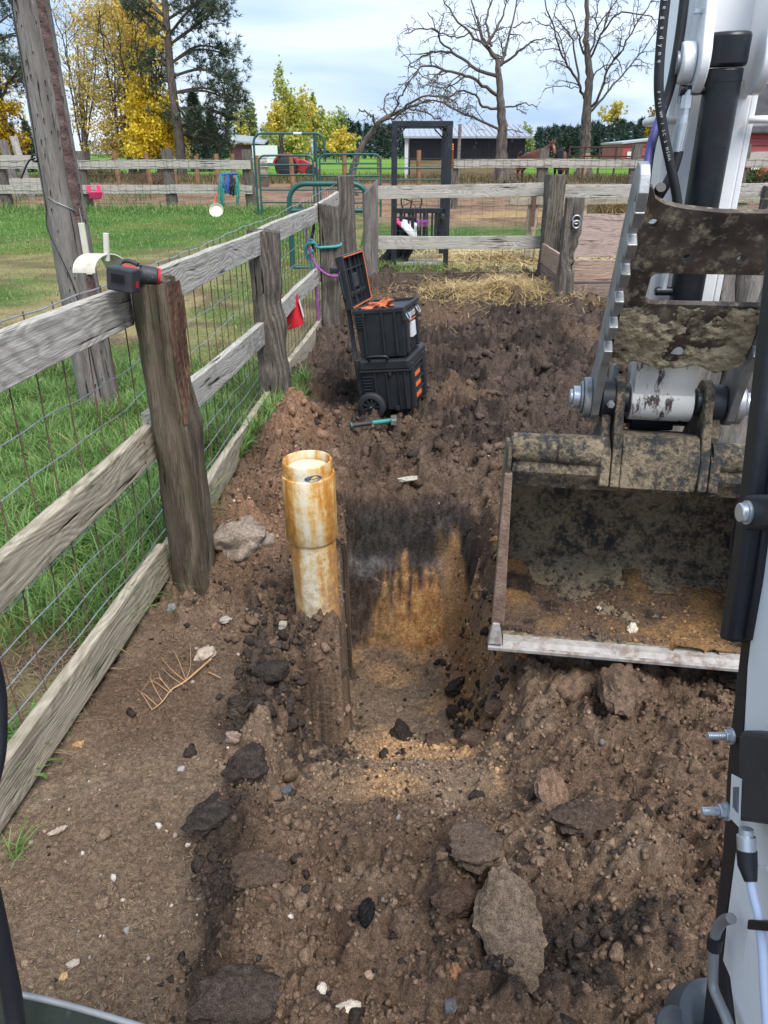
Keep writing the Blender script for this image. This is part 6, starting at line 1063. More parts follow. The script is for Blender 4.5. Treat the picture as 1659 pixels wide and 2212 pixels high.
# mud caked along the lower edge of the thumb plate
r = random.Random(21); g0 = np.random.default_rng(5); UU, SS = np.meshgrid(np.linspace(-.182, .182, 120), np.linspace(.13, .36, 80)); bl = fbm(UU, SS, .09, 5, 7, .6); edge_ = np.interp(UU, [-.184, -.1, -.03, .06, .12, .184], [.15, .168, .14, .165, .135, .17]); hh = .016 * (sst(-.3, .25, bl + 1.1 * (.24 - SS))) * (SS > edge_ + .01 * bl) - .004; hh = hh * (1 - sst(.0, .03, np.maximum(0, .03 - np.hypot((UU - .11) / 1.6, SS - .235)) ))
V_ = [T(u, s, -.0125 - max(h, -.003)) for u, s, h in zip(UU.ravel(), SS.ravel(), (hh + .004 * fbm(UU, SS, .02, 3, 9)).ravel())]; k_ = 120; F_ = []
on = (hh > -.0005)
for i in range(79):
    for j in range(119):
        if on[i, j] or on[i + 1, j] or on[i, j + 1]: F_.append((i * k_ + j, i * k_ + j + 1, (i + 1) * k_ + j + 1, (i + 1) * k_ + j))
mo_ = MB().add(V_, F_).build('caked_mud', M['mud'], pl, smooth=80); stuff(mo_)
# --- pins and bucket ears
cyl(A(-.19, .03, 1.07), A(-.1, .03, 1.07), .04, 28).build('bucket_pin', M['cyl'], ex, smooth=40); cyl(A(.1, .03, 1.07), A(.19, .03, 1.07), .04, 28).build('bucket_pin', M['cyl'], ex, smooth=40); cyl(A(-.18, .03, 1.07), A(-.125, .03, 1.07), .055, 28).tube([A(.125, .03, 1.07), A(.18, .03, 1.07)], .055, 28).build('pin_bush', M['frame'], ex, smooth=40, bevel=.004); cyl(A(-.155, -.024, 1.07), A(-.155, -.036, 1.07), .012, 6).tube([A(-.155, -.03, 1.07), A(-.155, -.042, 1.07)], .007, 12).build('set_bolt', M['steel'], ex)
BK = MB(); inner = [(-.07, .232), (.1, .226), (.22, .232), (.32, .265), (.40, .33), (.445, .42), (.455, .52), (.44, .62), (.40, .71), (.33, .785), (.24, .835), (.12, .865), (.0, .885)]
outer = [(w + .014 * dw, z + .014 * dz) for (w, z), (dw, dz) in zip(inner, [(0, -1), (0, -1), (.2, -1), (.45, -.9), (.8, -.6), (1, -.2), (1, 0), (1, .25), (.85, .6), (.6, .8), (.4, .95), (.2, 1), (.1, 1)])]
nU = 40; vs = []
for k in range(nU + 1):
    u = -.432 + .864 * k / nU
    for w, z in inner: n_ = .006 * math.sin(u * 31 + w * 20) * math.sin(z * 25) + .004 * math.sin(u * 70 + z * 50); vs.append(A(u, w - n_ * (w > .15), z + n_ * (w <= .15) * .4))
m_ = len(inner); fs = [(k * m_ + i, k * m_ + i + 1, (k + 1) * m_ + i + 1, (k + 1) * m_ + i) for k in range(nU) for i in range(m_ - 1)]
bk = MB().add(vs, fs).build('bucket', M['mud_inside'], ex, smooth=60); sm_ = bk.modifiers.new('sub', 'SUBSURF'); sm_.levels = sm_.render_levels = 2; so_ = bk.modifiers.new('sol', 'SOLIDIFY'); so_.thickness = .014; so_.offset = 0
poly = outer + [(-.05, .93), (-.105, .965), (-.11, .9), (-.085, .5), (-.10, .21)]
for s in (-1, 1):
    MB().prism(poly, lambda p, q, t, g=s: A(g * (.438 + .012 * t), p, q)).build('bucket_side', M['mud_steel'], bk, bevel=.002)
    MB().hexa([A(s * .418 - .0, -.115, .30), A(s * .462, -.115, .30), A(s * .462, -.07, .30), A(s * .418, -.07, .30), A(s * .432, -.118, .86), A(s * .456, -.118, .86), A(s * .456, -.09, .86), A(s * .432, -.09, .86)]).build('side_cutter', P('cutter_mud', [(.1, .06, .045), (.2, .13, .095), (.3, .22, .17)], 14, .9, bmp=.8, dist=.006), bk, bevel=.004)
    MB().hexa([A(s * .42, -.125, .225), A(s * .468, -.125, .225), A(s * .468, -.085, .225), A(s * .42, -.085, .225), A(s * .434, -.121, .31), A(s * .457, -.121, .31), A(s * .457, -.09, .31), A(s * .434, -.09, .31)]).build('edge_corner', M['worn_edge'], bk, bevel=.004)
MB().hexa([A(-.468, -.128, .202), A(.468, -.128, .202), A(.468, -.06, .2), A(-.468, -.06, .2), A(-.468, -.13, .218), A(.468, -.13, .218), A(.468, -.06, .223), A(-.468, -.06, .223)]).build('cutting_edge', M['worn_edge'], bk, bevel=.003)
MB().hexa([A(-.418, -.118, .2185), A(.418, -.118, .2185), A(.418, -.03, .224), A(-.418, -.03, .224), A(-.418, -.105, .234), A(.418, -.105, .234), A(.418, -.02, .236), A(-.418, -.02, .236)]).build('edge_backing', M['worn_edge'], bk, bevel=.002)
cyl(A(-.436, -.05, .925), A(-.30, -.05, .925), .046, 28).tube([A(-.299, -.05, .925), A(-.15, -.05, .925)], .0485, 28).build('torsion_tube', M['mud_steel'], bk, smooth=40); cyl(A(.15, -.05, .925), A(.436, -.05, .925), .046, 28).build('torsion_tube', M['mud_steel'], bk, smooth=40)
MB().prism([(-.06, .80), (-.09, .86), (-.075, .905), (-.04, .93), (.05, .9), (.2, .87), (.2, .84), (.05, .85)], lambda p, q, t: A(-.433 + .866 * t, p, q)).build('upper_lip', M['mud_steel'], bk, smooth=40)
MB().prism([(-.11, .83), (-.105, .93), (-.06, .985), (-.03, .985), (.1, .95), (.16, .87)], lambda p, q, t: A(-.112 + .224 * t, p, q)).build('ear_bridge', M['mud_steel'], bk, smooth=40, bevel=.004)
for s, (u0, u1) in [(g, q) for g in (-1, 1) for q in ((.114, .14), (.144, .172))]:
    tall = u0 < .12; zc, rr = (1.07, .068) if tall else (.99, .055); o = [(.03 + rr * math.cos(t), zc + rr * math.sin(t)) for t in np.linspace(R(-10), R(190), 14)] + [(-.10, .93), (-.125, .84), (-.06, .80), (.2, .86)]
    MB().prism(o, lambda p, q, t, g=s, a=u0, b=u1: A(g * (a + (b - a) * t), p, q)).build('bucket_ear', M['mud_steel'], bk, smooth=35, bevel=.004)
# linkage behind the stick nose
for s in (-1, 1): MB().bar(A(s * .12, .2, 1.02), A(s * .125, .24, 1.5), .07, .02, up=AU).build('link_arm', M['steel'], ex, bevel=.004)
cyl(A(-.12, .16, .985), A(.12, .16, .985), .035, 20).build('link_pin', M['cyl'], ex, smooth=40); MB().box(A(0, .13, .99), (.14, .05, .09)).build('link_block', M['cyl'], ex, bevel=.006); cyl(A(-.02, .085, 1.0), A(-.02, .1, 1.0), .008, 6).build('link_bolt', M['orange'], ex)
rag = smooth_path([A(.045, .1, 1.02), A(.06, .1, .99), A(.05, .09, .965), A(.062, .1, .94)], 5); 
UU, TT = np.meshgrid(np.linspace(-.43, .43, 150), np.linspace(0, 1, 46)); pi_ = np.linspace(7.6, 12, 46); ki = np.arange(len(inner)); wv_, zv_ = np.interp(pi_, ki, [q[0] for q in inner]), np.interp(pi_, ki, [q[1] for q in inner])
n_ = fbm(UU, TT * .5, .16, 6, 141, .62); hh = .034 * sst(-.25, .3, n_ + .55 * (TT - .55)) - .006 + .008 * fbm(UU, TT * .5, .03, 4, 143); V_ = [A(u, wv_[i] - .25 * h - .008, zv_[i] - h - .008) for i in range(46) for u, h in zip(UU[i], hh[i])]; on = hh > -.004
F_ = [(i * 150 + j, i * 150 + j + 1, (i + 1) * 150 + j + 1, (i + 1) * 150 + j) for i in range(45) for j in range(149) if on[i, j] or on[i + 1, j + 1]]; stuff(MB().add(V_, F_).build('caked_mud', M['mud'], bk, smooth=80))
# crumbs and stones lying in the bucket
pts = []; rng = np.random.default_rng(9)
us, ws = rng.uniform(-.42, .42, 700), np.abs(rng.normal(.12, .16, 700)) - .06; k = ws < .36; us, ws = us[k], ws[k]; zs_ = np.interp(ws, [q[0] for q in inner[:5]], [q[1] for q in inner[:5]]); pp = np.array([A(u, w, z + .012)[:] for u, w, z in zip(us, ws, zs_)]); orr = sst(-.1, .3, us * .8 + rng.normal(0, .2, len(us)))
scatter('bucket_crumbs', pp, rng.uniform(.003, .009, len(pp)), mix3(np.broadcast_to(C_PAD * 1.1, pp.shape), C_OR * .8, orr), 1, M['clod'])
nu_, nw_ = 90, 34; UU, WW = np.meshgrid(np.linspace(-.43, .43, nu_), np.linspace(-.085, .34, nw_)); zi = np.interp(WW, [q[0] for q in inner[:5]], [q[1] for q in inner[:5]]); n1 = fbm(UU, WW, .22, 5, 77); n2 = fbm(UU, WW, .02, 3, 78); hh = np.where((n1 + .5 * (WW + .05) + .25 * UU * UU) > -.2 + .5 * sst(.2, .34, WW), .006 + .012 * sst(0, .3, n1), -.004) + .003 * n2 - .02 * sst(-.05, -.085, WW) * (n1 < .12)
dirt_c = mix3(np.broadcast_to(C_BROWN * .95, UU.shape + (3,)), C_OR * .75, sst(-.1, .3, n1 + .5 * UU)); dirt_c = mix3(dirt_c, C_DARK * 1.2, sst(.1, .35, fbm(UU, WW, .12, 4, 79) - .3 * UU)); pp = np.array([A(u, w, z + h + .009)[:] for u, w, z, h in zip(UU.ravel(), WW.ravel(), zi.ravel(), hh.ravel())]); ii = np.arange(nu_ * nw_).reshape(nw_, nu_)
fl = mesh_np('bucket_dirt', pp, np.stack([ii[:-1, :-1], ii[:-1, 1:], ii[1:, 1:], ii[1:, :-1]], -1).reshape(-1, 4), M['soil'], dirt_c.reshape(-1, 3), smooth=True); stuff(fl)
# --- cab: front window frame on the right
def atX(x, y, X): v = (y - 1106) / F; Z = X * F / (x - 829.5); return Vector((X, Z * (CP - v * SP), H - Z * (SP + v * CP)))
def band(name, left, right, X, t, mat, parent, bevel=.003, Xr=None):
    """a strip of the frame between two edge lines, lying in the plane X, t thick"""
    vs = []; n = len(left)
    for (a, b) in zip(left, right):
        p, q = atX(*a, X), atX(*b, X); vs += [p, q, q + Vector((t, 0, 0)), p + Vector((t, 0, 0))]
    fs = [(4 * i + j, 4 * i + (j + 1) % 4, 4 * i + 4 + (j + 1) % 4, 4 * i + 4 + j) for i in range(n - 1) for j in range(4)] + [(0, 1, 2, 3), tuple(4 * (n - 1) + j for j in (3, 2, 1, 0))]
    return MB().add(vs, fs).build(name, mat, parent, smooth=30, bevel=bevel)
wf = band('window_frame', [(1668, 900), (1640, 1200), (1613, 1440), (1607, 1560), (1593, 1800), (1569, 1986), (1560, 2075), (1575, 2110), (1590, 2230), (1600, 2420)], [(2000, 900), (2000, 1200), (2000, 1440), (2000, 1560), (2000, 1800), (2000, 1986), (2000, 2075), (2000, 2110), (2000, 2230), (2000, 2420)], .46, .04, M['white_paint'], ex)
band('frame_lip', [(1640, 1150), (1600, 1385), (1577, 1580), (1560, 1837), (1545, 1971), (1530, 2075), (1521, 2164), (1510, 2300)], [(1652, 1150), (1614, 1440), (1606, 1580), (1592, 1837), (1570, 1971), (1561, 2075), (1574, 2164), (1590, 2300)], .4675, .03, M['rubber'], wf)
sb_ = band('window_seal', [(1692, 200), (1664, 430), (1640, 640), (1615, 870), (1590, 1100), (1568, 1260), (1549, 1380)], [(1730, 200), (1698, 430), (1672, 640), (1644, 870), (1618, 1100), (1595, 1260), (1574, 1388)], .435, .03, M['rubber'], ex, .006)
band('seal_channel', [(1726, 200), (1695, 430), (1670, 640), (1642, 870), (1616, 1100), (1593, 1260), (1572, 1384)], [(1790, 200), (1740, 430), (1712, 640), (1682, 870), (1655, 1100), (1634, 1260), (1612, 1384)], .452, .02, M['rubber'], ex)
pb_ = band('seal_bracket', [(1604, 1068), (1599, 1145)], [(1690, 1068), (1690, 1145)], .430, .018, M['frame'], ex, .006); b = atX(1616, 1107, .43)
def boltx(p, name, par, r=.0095, L=.012, stud=0):
    MB().tube([p, p + Vector((-.003, 0, 0))], r * 1.25, 20).build('washer', M['zinc'], par, smooth=40); o = MB().tube([p + Vector((-.003, 0, 0)), p + Vector((-L, 0, 0))], r, 6 if stud else 22)
    if stud:
        pa_ = [(r * (.62 if i % 2 else .55), -L - stud * i / 16) for i in range(17)]; o.tube([p + Vector((q[1], 0, 0)) for q in pa_], [q[0] for q in pa_], 14)
    return o.build(name, M['zinc'], par, smooth=30, bevel=.0015)
boltx(b, 'bolt_head', pb_, .0115, .011)
bx = band('hinge_box', [(1596, 1577), (1592, 1640), (1590, 1700), (1586, 1772)], [(1720, 1592), (1720, 1650), (1715, 1710), (1710, 1790)], .428, .03, M['saw'], ex, .006); band('hinge_back', [(1576, 1590), (1568, 1690), (1566, 1740)], [(1600, 1590), (1597, 1690), (1594, 1740)], .445, .016, M['rubber'], bx)
boltx(atX(1581, 1590, .442), 'hinge_bolt', bx, .0085, .009, .022); boltx(atX(1571, 1752, .442), 'hinge_bolt', bx, .0095, .011, .022)
stk = band('sticker', [(1580, 1672), (1578, 1720), (1576, 1766)], [(1601, 1683), (1599, 1730), (1597, 1788)], .4262, .0012, M['label'], bx, 0)
for k in range(5): a = atX(1585 + k * 2.6, 1700, .4258); b = atX(1583.5 + k * 2.6, 1745 + 3 * k, .4258); MB().bar(a, b, .0006, .0008).build('print_line', M['ink'], stk)
# connector, cable and clip
q = [atX(x, y, .425) for x, y in ((1612, 1790), (1612, 1806), (1613, 1836), (1615, 1870), (1622, 1905), (1628, 1935), (1640, 1985), (1648, 2060), (1652, 2140), (1660, 2260))]
ca = MB().tube(q[:2], .008, 16).tube(q[1:3], .0105, 18).build('cable_connector', M['zinc'], ex, smooth=40); MB().tube([q[2], q[3], q[4]], [.0115, .011, .007], 16).build('connector_boot', M['rubber'], ca, smooth=40); MB().tube(smooth_path(q[4:], 6), .0052, 12).build('cable', M['cable'], ca, smooth=60)
band('cable_clip', [(1614, 1986), (1612, 2008)], [(1700, 1992), (1700, 2016)], .418, .02, M['rubber'], ex, .002)
band('panel_plate', [(1622, 1868), (1618, 1990), (1600, 2090), (1640, 2260)], [(1656, 1872), (1700, 1996), (1700, 2100), (1700, 2270)], .4535, .006, M['white_paint'], wf, .002)
hp_ = [atX(x, y, .44) for x, y in ((1580, 1984), (1562, 1990), (1548, 2010), (1543, 2040), (1540, 2100), (1542, 2135), (1556, 2170), (1574, 2215), (1590, 2290))]; gh = MB().tube(smooth_path(hp_, 6), .0068, 14).build('grab_handle', M['tube_grey'], ex, smooth=60); MB().tube([atX(1545, 2024, .44), atX(1542, 2050, .44)], .0095, 14).build('handle_clamp', M['rubber'], gh, smooth=40)
# wiper motor at the bottom, glass and seal at the left
mo = at(1520, 2235, .66); wm = MB().lathe([(.0, 0), (.052, 0), (.06, .012), (.06, .06), (.05, .072), (0, .075)], Matrix.Translation(mo + Vector((.0, .02, -.02))) @ Matrix.Rotation(R(25), 4, 'X') @ Matrix.Rotation(R(12), 4, 'Y'), 40).build('wiper_motor', M['motor'], ex, smooth=35, bevel=.004); MB().lathe([(0, 0), (.026, 0), (.03, .004), (.03, .02), (.024, .026), (0, .027)], Matrix.Translation(mo + Vector((-.05, -.005, .02))) @ Matrix.Rotation(R(25), 4, 'X'), 28).build('motor_cap', M['motor'], wm, smooth=35); MB().lathe([(0, 0), (.013, 0), (.014, .012), (.010, .016), (0, .017)], Matrix.Translation(mo + Vector((-.036, -.03, .044))) @ Matrix.Rotation(R(30), 4, 'X'), 20).build('motor_nut', M['zinc'], wm, smooth=35)
g1, g2, g3 = at(-60, 2133, .64), at(110, 2165, .63), at(300, 2219, .60); g4 = at(420, 2260, .58); dn = Vector((0, -.1, -.34)); gl, t_, b_ = nt('cab_glass'); b_.inputs['Base Color'].default_value = (.10, .14, .13, 1); b_.inputs['Roughness'].default_value = .05; b_.inputs['Transmission Weight'].default_value = .75; b_.inputs['IOR'].default_value = 1.3; vs = []
for g in (g1, g2, g3, g4): vs += [g + dn, g, g + Vector((0, .005, 0)), g + dn + Vector((0, .005, 0))]
MB().add(vs, [(4 * i + j, 4 * i + (j + 1) % 4, 4 * i + 4 + (j + 1) % 4, 4 * i + 4 + j) for i in range(3) for j in range(4)] + [(0, 1, 2, 3), (12, 15, 14, 13)]).build('lower_glass', gl, ex, smooth=30); MB().tube(smooth_path([g + Vector((0, .0, .003)) for g in (g1, g2, g3, g4)], 6), .0045, 8).build('glass_edge', M['tube_grey'], ex, smooth=60)
MB().tube(smooth_path([atX(x, y, -.47) for x, y in ((-40, 1380), (-14, 1480), (-9, 1560), (-14, 1640), (-40, 1740))], 6), .013, 14).build('seal_loop', M['rubber'], ex, smooth=60); MB().tube(smooth_path([atX(x, y, -.47) for x, y in ((-60, 1800), (-22, 1930), (6, 2060), (28, 2170), (40, 2290))], 6), .012, 14).build('seal_strip', M['rubber'], ex, smooth=60)
# ============================================================= well casing, tools, stones
def soil_hit(px, py):                   # where a sight line meets the dug soil
    v = (py - 1106) / F; Z = np.arange(.8, 12, .01); Y = Z * (CP - v * SP); X = (px - 829.5) / F * Z; z = H - Z * (SP + v * CP); s = soil(X, Y)[0]; k = int(np.argmax(z < s)); return Vector((X[k], Y[k], float(s[k])))
m, t, b = nt('casing_pvc'); v = coords(t, (1, 1, 1), False); vs_ = coords(t, (5, 5, .55), False); sp = node(t, 'ShaderNodeSeparateXYZ'); t.links.new(v, sp.inputs[0]); ab = node(t, 'ShaderNodeMath', operation='ABSOLUTE'); t.links.new(sp.outputs['X'], ab.inputs[0])
n1 = noise(t, vs_, 5, 6, .6); ad = node(t, 'ShaderNodeMath', operation='MULTIPLY_ADD'); t.links.new(ab.outputs[0], ad.inputs[0]); ad.inputs[1].default_value = 3.4; t.links.new(n1, ad.inputs[2]); n2 = noise(t, v, 26, 7, .75); n3 = noise(t, coords(t, (40, 40, 2.5), False), 8, 4, .6)
ad2 = node(t, 'ShaderNodeMath', operation='MULTIPLY_ADD'); t.links.new(n2, ad2.inputs[0]); ad2.inputs[1].default_value = .75; t.links.new(ad.outputs[0], ad2.inputs[2])
c = ramp(t, ad2.outputs[0], [(.68, .63, .52), (.66, .57, .4), (.62, .44, .2), (.54, .28, .07), (.42, .17, .03)], .78, 1.25); gz_ = node(t, 'ShaderNodeMapRange'); gz_.inputs['From Min'].default_value = .12; gz_.inputs['From Max'].default_value = .52; gz_.inputs['To Min'].default_value = .75; gz_.inputs['To Max'].default_value = .0; t.links.new(sp.outputs['Z'], gz_.inputs['Value'])
soilst = mixc(t, (0, 0, 0), ramp(t, n2, [0., 1.], .38, .58), gz_.outputs[0]); c = mixc(t, c, (.27, .2, .14), soilst); c = mixc(t, c, (.66, .6, .5), ramp(t, n3, [0., .45], .58, .74)); c = mixc(t, c, (.2, .13, .07), ramp(t, noise(t, v, 60, 5, .7), [0., .7], .6, .68))
t.links.new(c, b.inputs['Base Color']); b.inputs['Roughness'].default_value = .75; b.inputs['Specular IOR Level'].default_value = .25; bump(t, b, n2, .25, .003); M['casing'] = m
wc = thing('well_casing', 'rust-stained white plastic well pipe with collar standing beside the pit', 'pipe', (-.262, 2.5, 0)); Cw = Matrix.Translation((-.262, 2.5, 0)) @ Matrix.Rotation(R(-1.2), 4, 'Y') @ Matrix.Rotation(R(1.5), 4, 'X')
cas = MB().lathe([(.0875, -.8), (.0875, .56)], None, 64).build('casing_pipe', M['casing'], wc, smooth=40, mtx=Cw)
col_ = MB().lathe([(.0885, .44), (.0945, .442), (.0975, .448), (.0975, .70), (.095, .705), (.0905, .706)], None, 64).build('collar', M['casing'], wc, smooth=40, mtx=Cw)
cap = MB().lathe([(.0904, .68), (.0904, .752), (.088, .757), (.0835, .757), (.0815, .752), (.0815, .722), (.079, .720), (.0, .720)], None, 64).build('well_cap', M['casing'], wc, smooth=40, mtx=Cw)
MB().lathe([(.0806, .7205), (.0725, .7207), (.0725, .7255), (.0, .7258)], None, 64).build('cap_insert', P('cap_cream', [(.6, .52, .37), (.7, .64, .5)], 14, .5, 0, .05, dirt=(.45, .2, .05), dirt_scale=12, dirt_lo=.6, dirt_hi=.72), wc, smooth=40, mtx=Cw); MB().lathe([(.0814, .7208), (.0726, .721)], None, 64).build('rust_groove', P('groove_rust', [(.3, .12, .02), (.4, .18, .04)], 20, .8), wc, mtx=Cw)
lb = []; nl = 24; am = R(-72)           # blue oval plate on the cap
for k in range(nl): a = 2 * math.pi * k / nl; lb.append((am + .032 * math.cos(a) / .0915, .719 + .0125 * math.sin(a)))
mb = MB(); mb.prism(lb, lambda p, q, s: Cw @ Vector(((.0906 + .0014 * s) * math.cos(p), (.0906 + .0014 * s) * math.sin(p), q))).build('oval_label', P('label_blue', [(.06, .1, .16), (.16, .2, .24)], 30, .5), cap)
lt = MB()
for k, chx in enumerate('Drinking Water'):
    a = am + (-.026 + .0041 * k) / .0915; p = Cw @ Vector((.0922 * math.cos(a), .0922 * math.sin(a), .719))
    m = facing(p, Cw.to_3x3() @ Vector((-math.sin(a), math.cos(a), 0)), Cw.to_3x3() @ Vector((0, 0, 1)))
    if chx != ' ': me = text_mesh(chx, .0085, .0003); lt.add([m @ q.co for q in me.vertices], [tuple(q.vertices) for q in me.polygons])
stuff(lt.build('lettering', M['ink'], cap, fix=False))
# --- rolling tool box
base = at(789, 912, 5.06); base.z = soil_z(base.x + .15, base.y + .2) - .02; tw = R(15); Tm = Matrix.Translation(base) @ Matrix.Rotation(-tw, 4, 'Z') @ Matrix.Rotation(R(-6.5), 4, 'Y') @ Matrix.Rotation(R(-1), 4, 'X')
tb_ = thing('tool_box_cart', 'black rolling tool box cart with a wheel and three orange strips, lower of the stack', 'tool box', base); t2 = thing('tool_bin', 'open black tool bin with raised lid and orange bag, stacked on the rolling cart', 'tool box', base + Vector((0, 0, .42)))
def tbx(name, x0, x1, y0, y1, z0, z1, mat, par, bev=.006, tp=0):
    v = [(x0 + tp, y0 + tp, z0), (x1 - tp, y0 + tp, z0), (x1 - tp, y1 - tp, z0), (x0 + tp, y1 - tp, z0), (x0, y0, z1), (x1, y0, z1), (x1, y1, z1), (x0, y1, z1)]; return MB().hexa([Tm @ Vector(q) for q in v]).build(name, M[mat], par, bevel=bev)
bd = tbx('lower_body', .02, .345, .0, .5, .035, .325, 'plastic', tb_, .012, .012); tbx('lower_lid', .005, .362, -.012, .512, .327, .40, 'plastic', tb_, .014, -.002); tbx('lid_seam', .0, .366, -.016, .516, .316, .33, 'plastic', tb_, .003)
for x in (.10, .185, .27, .315): tbx('rib', x, x + .012, -.012, .004, .05, .31, 'plastic', bd, .003, 0)
for k in range(6): tbx('vent_rib', .018, .1 - .006 * k, -.013, .0, .28 - .022 * k, .288 - .022 * k, 'plastic', bd, .001)
for y in (.05, .39): tbx('front_pillar', .335, .368, y, y + .06, .04, .36, 'plastic', bd, .008)
tbx('front_panel', .338, .352, .12, .38, .06, .33, 'plastic', bd, .006)
for k in range(3): tbx('orange_strip', .35, .357, .13, .3, .235 - .075 * k, .27 - .075 * k, 'orange', bd, .003); tbx('strip_frame', .345, .36, .12, .39, .272 - .075 * k, .283 - .075 * k, 'plastic', bd, .002)
tbx('side_latch', .21, .23, -.022, -.004, .29, .33, 'plastic', bd, .002); tbx('foot_latch', .24, .265, -.02, .0, .04, .075, 'plastic', bd, .002)
MB().tube([Tm @ Vector(q) for q in smooth_path([(.085, -.018, .40), (.085, -.045, .43), (.21, -.045, .43), (.21, -.018, .40)], 5)], .009, 8).build('side_handle', M['frame'], tb_, smooth=50)
for y0, sg in ((-.045, -1), (.545, 1)):
    W_ = Tm @ Matrix.Translation((.075, y0, .085)) @ Matrix.Rotation(R(90), 4, 'X'); wh = MB().lathe([(.062, -.025), (.088, -.025), (.098, -.017), (.1, 0), (.098, .017), (.088, .025), (.062, .025), (.062, -.025)], W_, 36).build('wheel', M['hose'], tb_, smooth=40); mb = MB()
    for k in range(9): a = 2 * math.pi * k / 9; mb.bar(W_ @ Vector((.012 * math.cos(a), .012 * math.sin(a), .012)), W_ @ Vector((.066 * math.cos(a), .066 * math.sin(a), .014)), .014, .014)
    mb.lathe([(0, -.014), (.066, -.014), (.066, 0), (0, .0)], W_, 28).lathe([(0, .0), (.02, .0), (.02, .024), (0, .024)], W_, 16).build('hub', M['plastic'], wh); MB().lathe([(0, .024), (.005, .024), (.005, .028), (0, .028)], W_, 10).build('axle_end', M['zinc'], wh)
for y in (.06, .44): MB().bar(Tm @ Vector((-.03, y, .06)), Tm @ Vector((-.05, y, .82)), .03, .035, up=(0, 1, 0)).build('handle_bar', M['frame'], tb_, bevel=.004); MB().bar(Tm @ Vector((-.012, y, .1)), Tm @ Vector((-.018, y, .40)), .06, .05, up=(0, 1, 0)).build('handle_sleeve', M['plastic'], tb_, bevel=.006)
MB().bar(Tm @ Vector((-.05, .03, .83)), Tm @ Vector((-.05, .47, .83)), .045, .04).build('handle_grip', M['plastic'], tb_, bevel=.01)
# upper bin: hollow
z0, z1 = .412, .742
def hollow(x0, x1, y0, y1, z0, z1, th, tp):
    o = [(x0 + tp, y0 + tp, z0), (x1 - tp, y0 + tp, z0), (x1 - tp, y1 - tp, z0), (x0 + tp, y1 - tp, z0), (x0, y0, z1), (x1, y0, z1), (x1, y1, z1), (x0, y1, z1)]; i = [(x0 + th + tp, y0 + th + tp, z0 + th), (x1 - th - tp, y0 + th + tp, z0 + th), (x1 - th - tp, y1 - th - tp, z0 + th), (x0 + th + tp, y1 - th - tp, z0 + th), (x0 + th, y0 + th, z1), (x1 - th, y0 + th, z1), (x1 - th, y1 - th, z1), (x0 + th, y1 - th, z1)]
    f = [(0, 3, 2, 1), (0, 1, 5, 4), (1, 2, 6, 5), (2, 3, 7, 6), (3, 0, 4, 7), (8, 9, 10, 11), (8, 12, 13, 9), (9, 13, 14, 10), (10, 14, 15, 11), (11, 15, 12, 8)] + [(4 + j, 4 + (j + 1) % 4, 12 + (j + 1) % 4, 12 + j) for j in range(4)]; return MB().add([Tm @ Vector(q) for q in o + i], f)
ub = hollow(.0, .345, .01, .47, z0, z1, .014, .014).build('bin_body', M['plastic'], t2, bevel=.004); hollow(-.008, .353, .002, .478, z1 - .03, z1 - .004, .012, 0).build('rim', M['plastic'], ub, bevel=.003)
for x in (.06, .19, .28): tbx('rib', x, x + .013, -.002, .012, z0 + .02, z1 - .03, 'plastic', ub, .003)
for k in range(5): tbx('vent_rib', .0, .085 - .004 * k, -.002, .01, z1 - .05 - .018 * k, z1 - .043 - .018 * k, 'plastic', ub, .001)
for y in (.06, .36): tbx('front_pillar', .33, .352, y, y + .05, z0 + .01, z1 - .03, 'plastic', ub, .006); MB().tube([Tm @ Vector(q) for q in smooth_path([(.352, y + .0, z1 - .05), (.37, y, z1 - .09), (.37, y + .05, z1 - .09), (.352, y + .05, z1 - .05)], 4)], .005, 6).build('latch_bail', M['zinc'], ub, smooth=50)
tbx('corner_latch', .34, .36, .0, .03, z1 - .09, z1 - .02, 'plastic', ub, .003)
fr = lambda y, z, o=.0015: facing(Tm @ Vector((.3445 - .014 * (z1 - z) / .33 + o + .011, y, z)), Tm.to_3x3() @ Vector((0, 1, 0)), Tm.to_3x3() @ Vector((-.04, 0, 1)))
tbx('name_plate', .334, .3515, .13, .34, z1 - .12, z1 - .045, 'plastic', ub, .003); text('RIDGID', .052, 'label', fr(.235, z1 - .078), ub); tbx('orange_line', .3505, .3535, .15, .32, z1 - .118, z1 - .11, 'orange', ub, 0)
tbx('paper_label', .335, .3525, .2, .31, z1 - .235, z1 - .135, 'label', ub, .001)
for k in range(4): tbx('front_slot', .33, .347, .17 + .03 * k, .182 + .03 * k, z0 + .03, z0 + .07, 'plastic_in', ub, .001)
# raised lid, inside towards the camera's right
Lm = Tm @ Matrix.Translation((-.002, 0, z1 + .005)) @ Matrix.Rotation(R(-5), 4, 'Y')
def lbx(name, d0, d1, y0, y1, z0, z1, mat, par, bev=.004): v = [(d0, y0, z0), (d1, y0, z0), (d1, y1, z0), (d0, y1, z0), (d0, y0, z1), (d1, y0, z1), (d1, y1, z1), (d0, y1, z1)]; return MB().hexa([Lm @ Vector(q) for q in v]).build(name, M[mat], par, bevel=bev)
ld = lbx('raised_lid', -.05, -.035, .0, .48, .0, .35, 'plastic', t2, .01)
for nm, a in (('lid_wall', (-.035, .004, .0, .022, .0, .35)), ('lid_wall', (-.035, .004, .458, .48, .0, .35)), ('lid_wall', (-.035, .004, .023, .457, .33, .35)), ('lid_wall', (-.035, .004, .023, .457, .0, .018))): lbx(nm, *a, 'plastic', ld, .003)
for a in ((.004, .007, .46, .468, .008, .342), (.004, .007, .021, .459, .336, .343), (.004, .007, .021, .459, .006, .013)): lbx('orange_gasket', *a, 'orange', ld, .001)
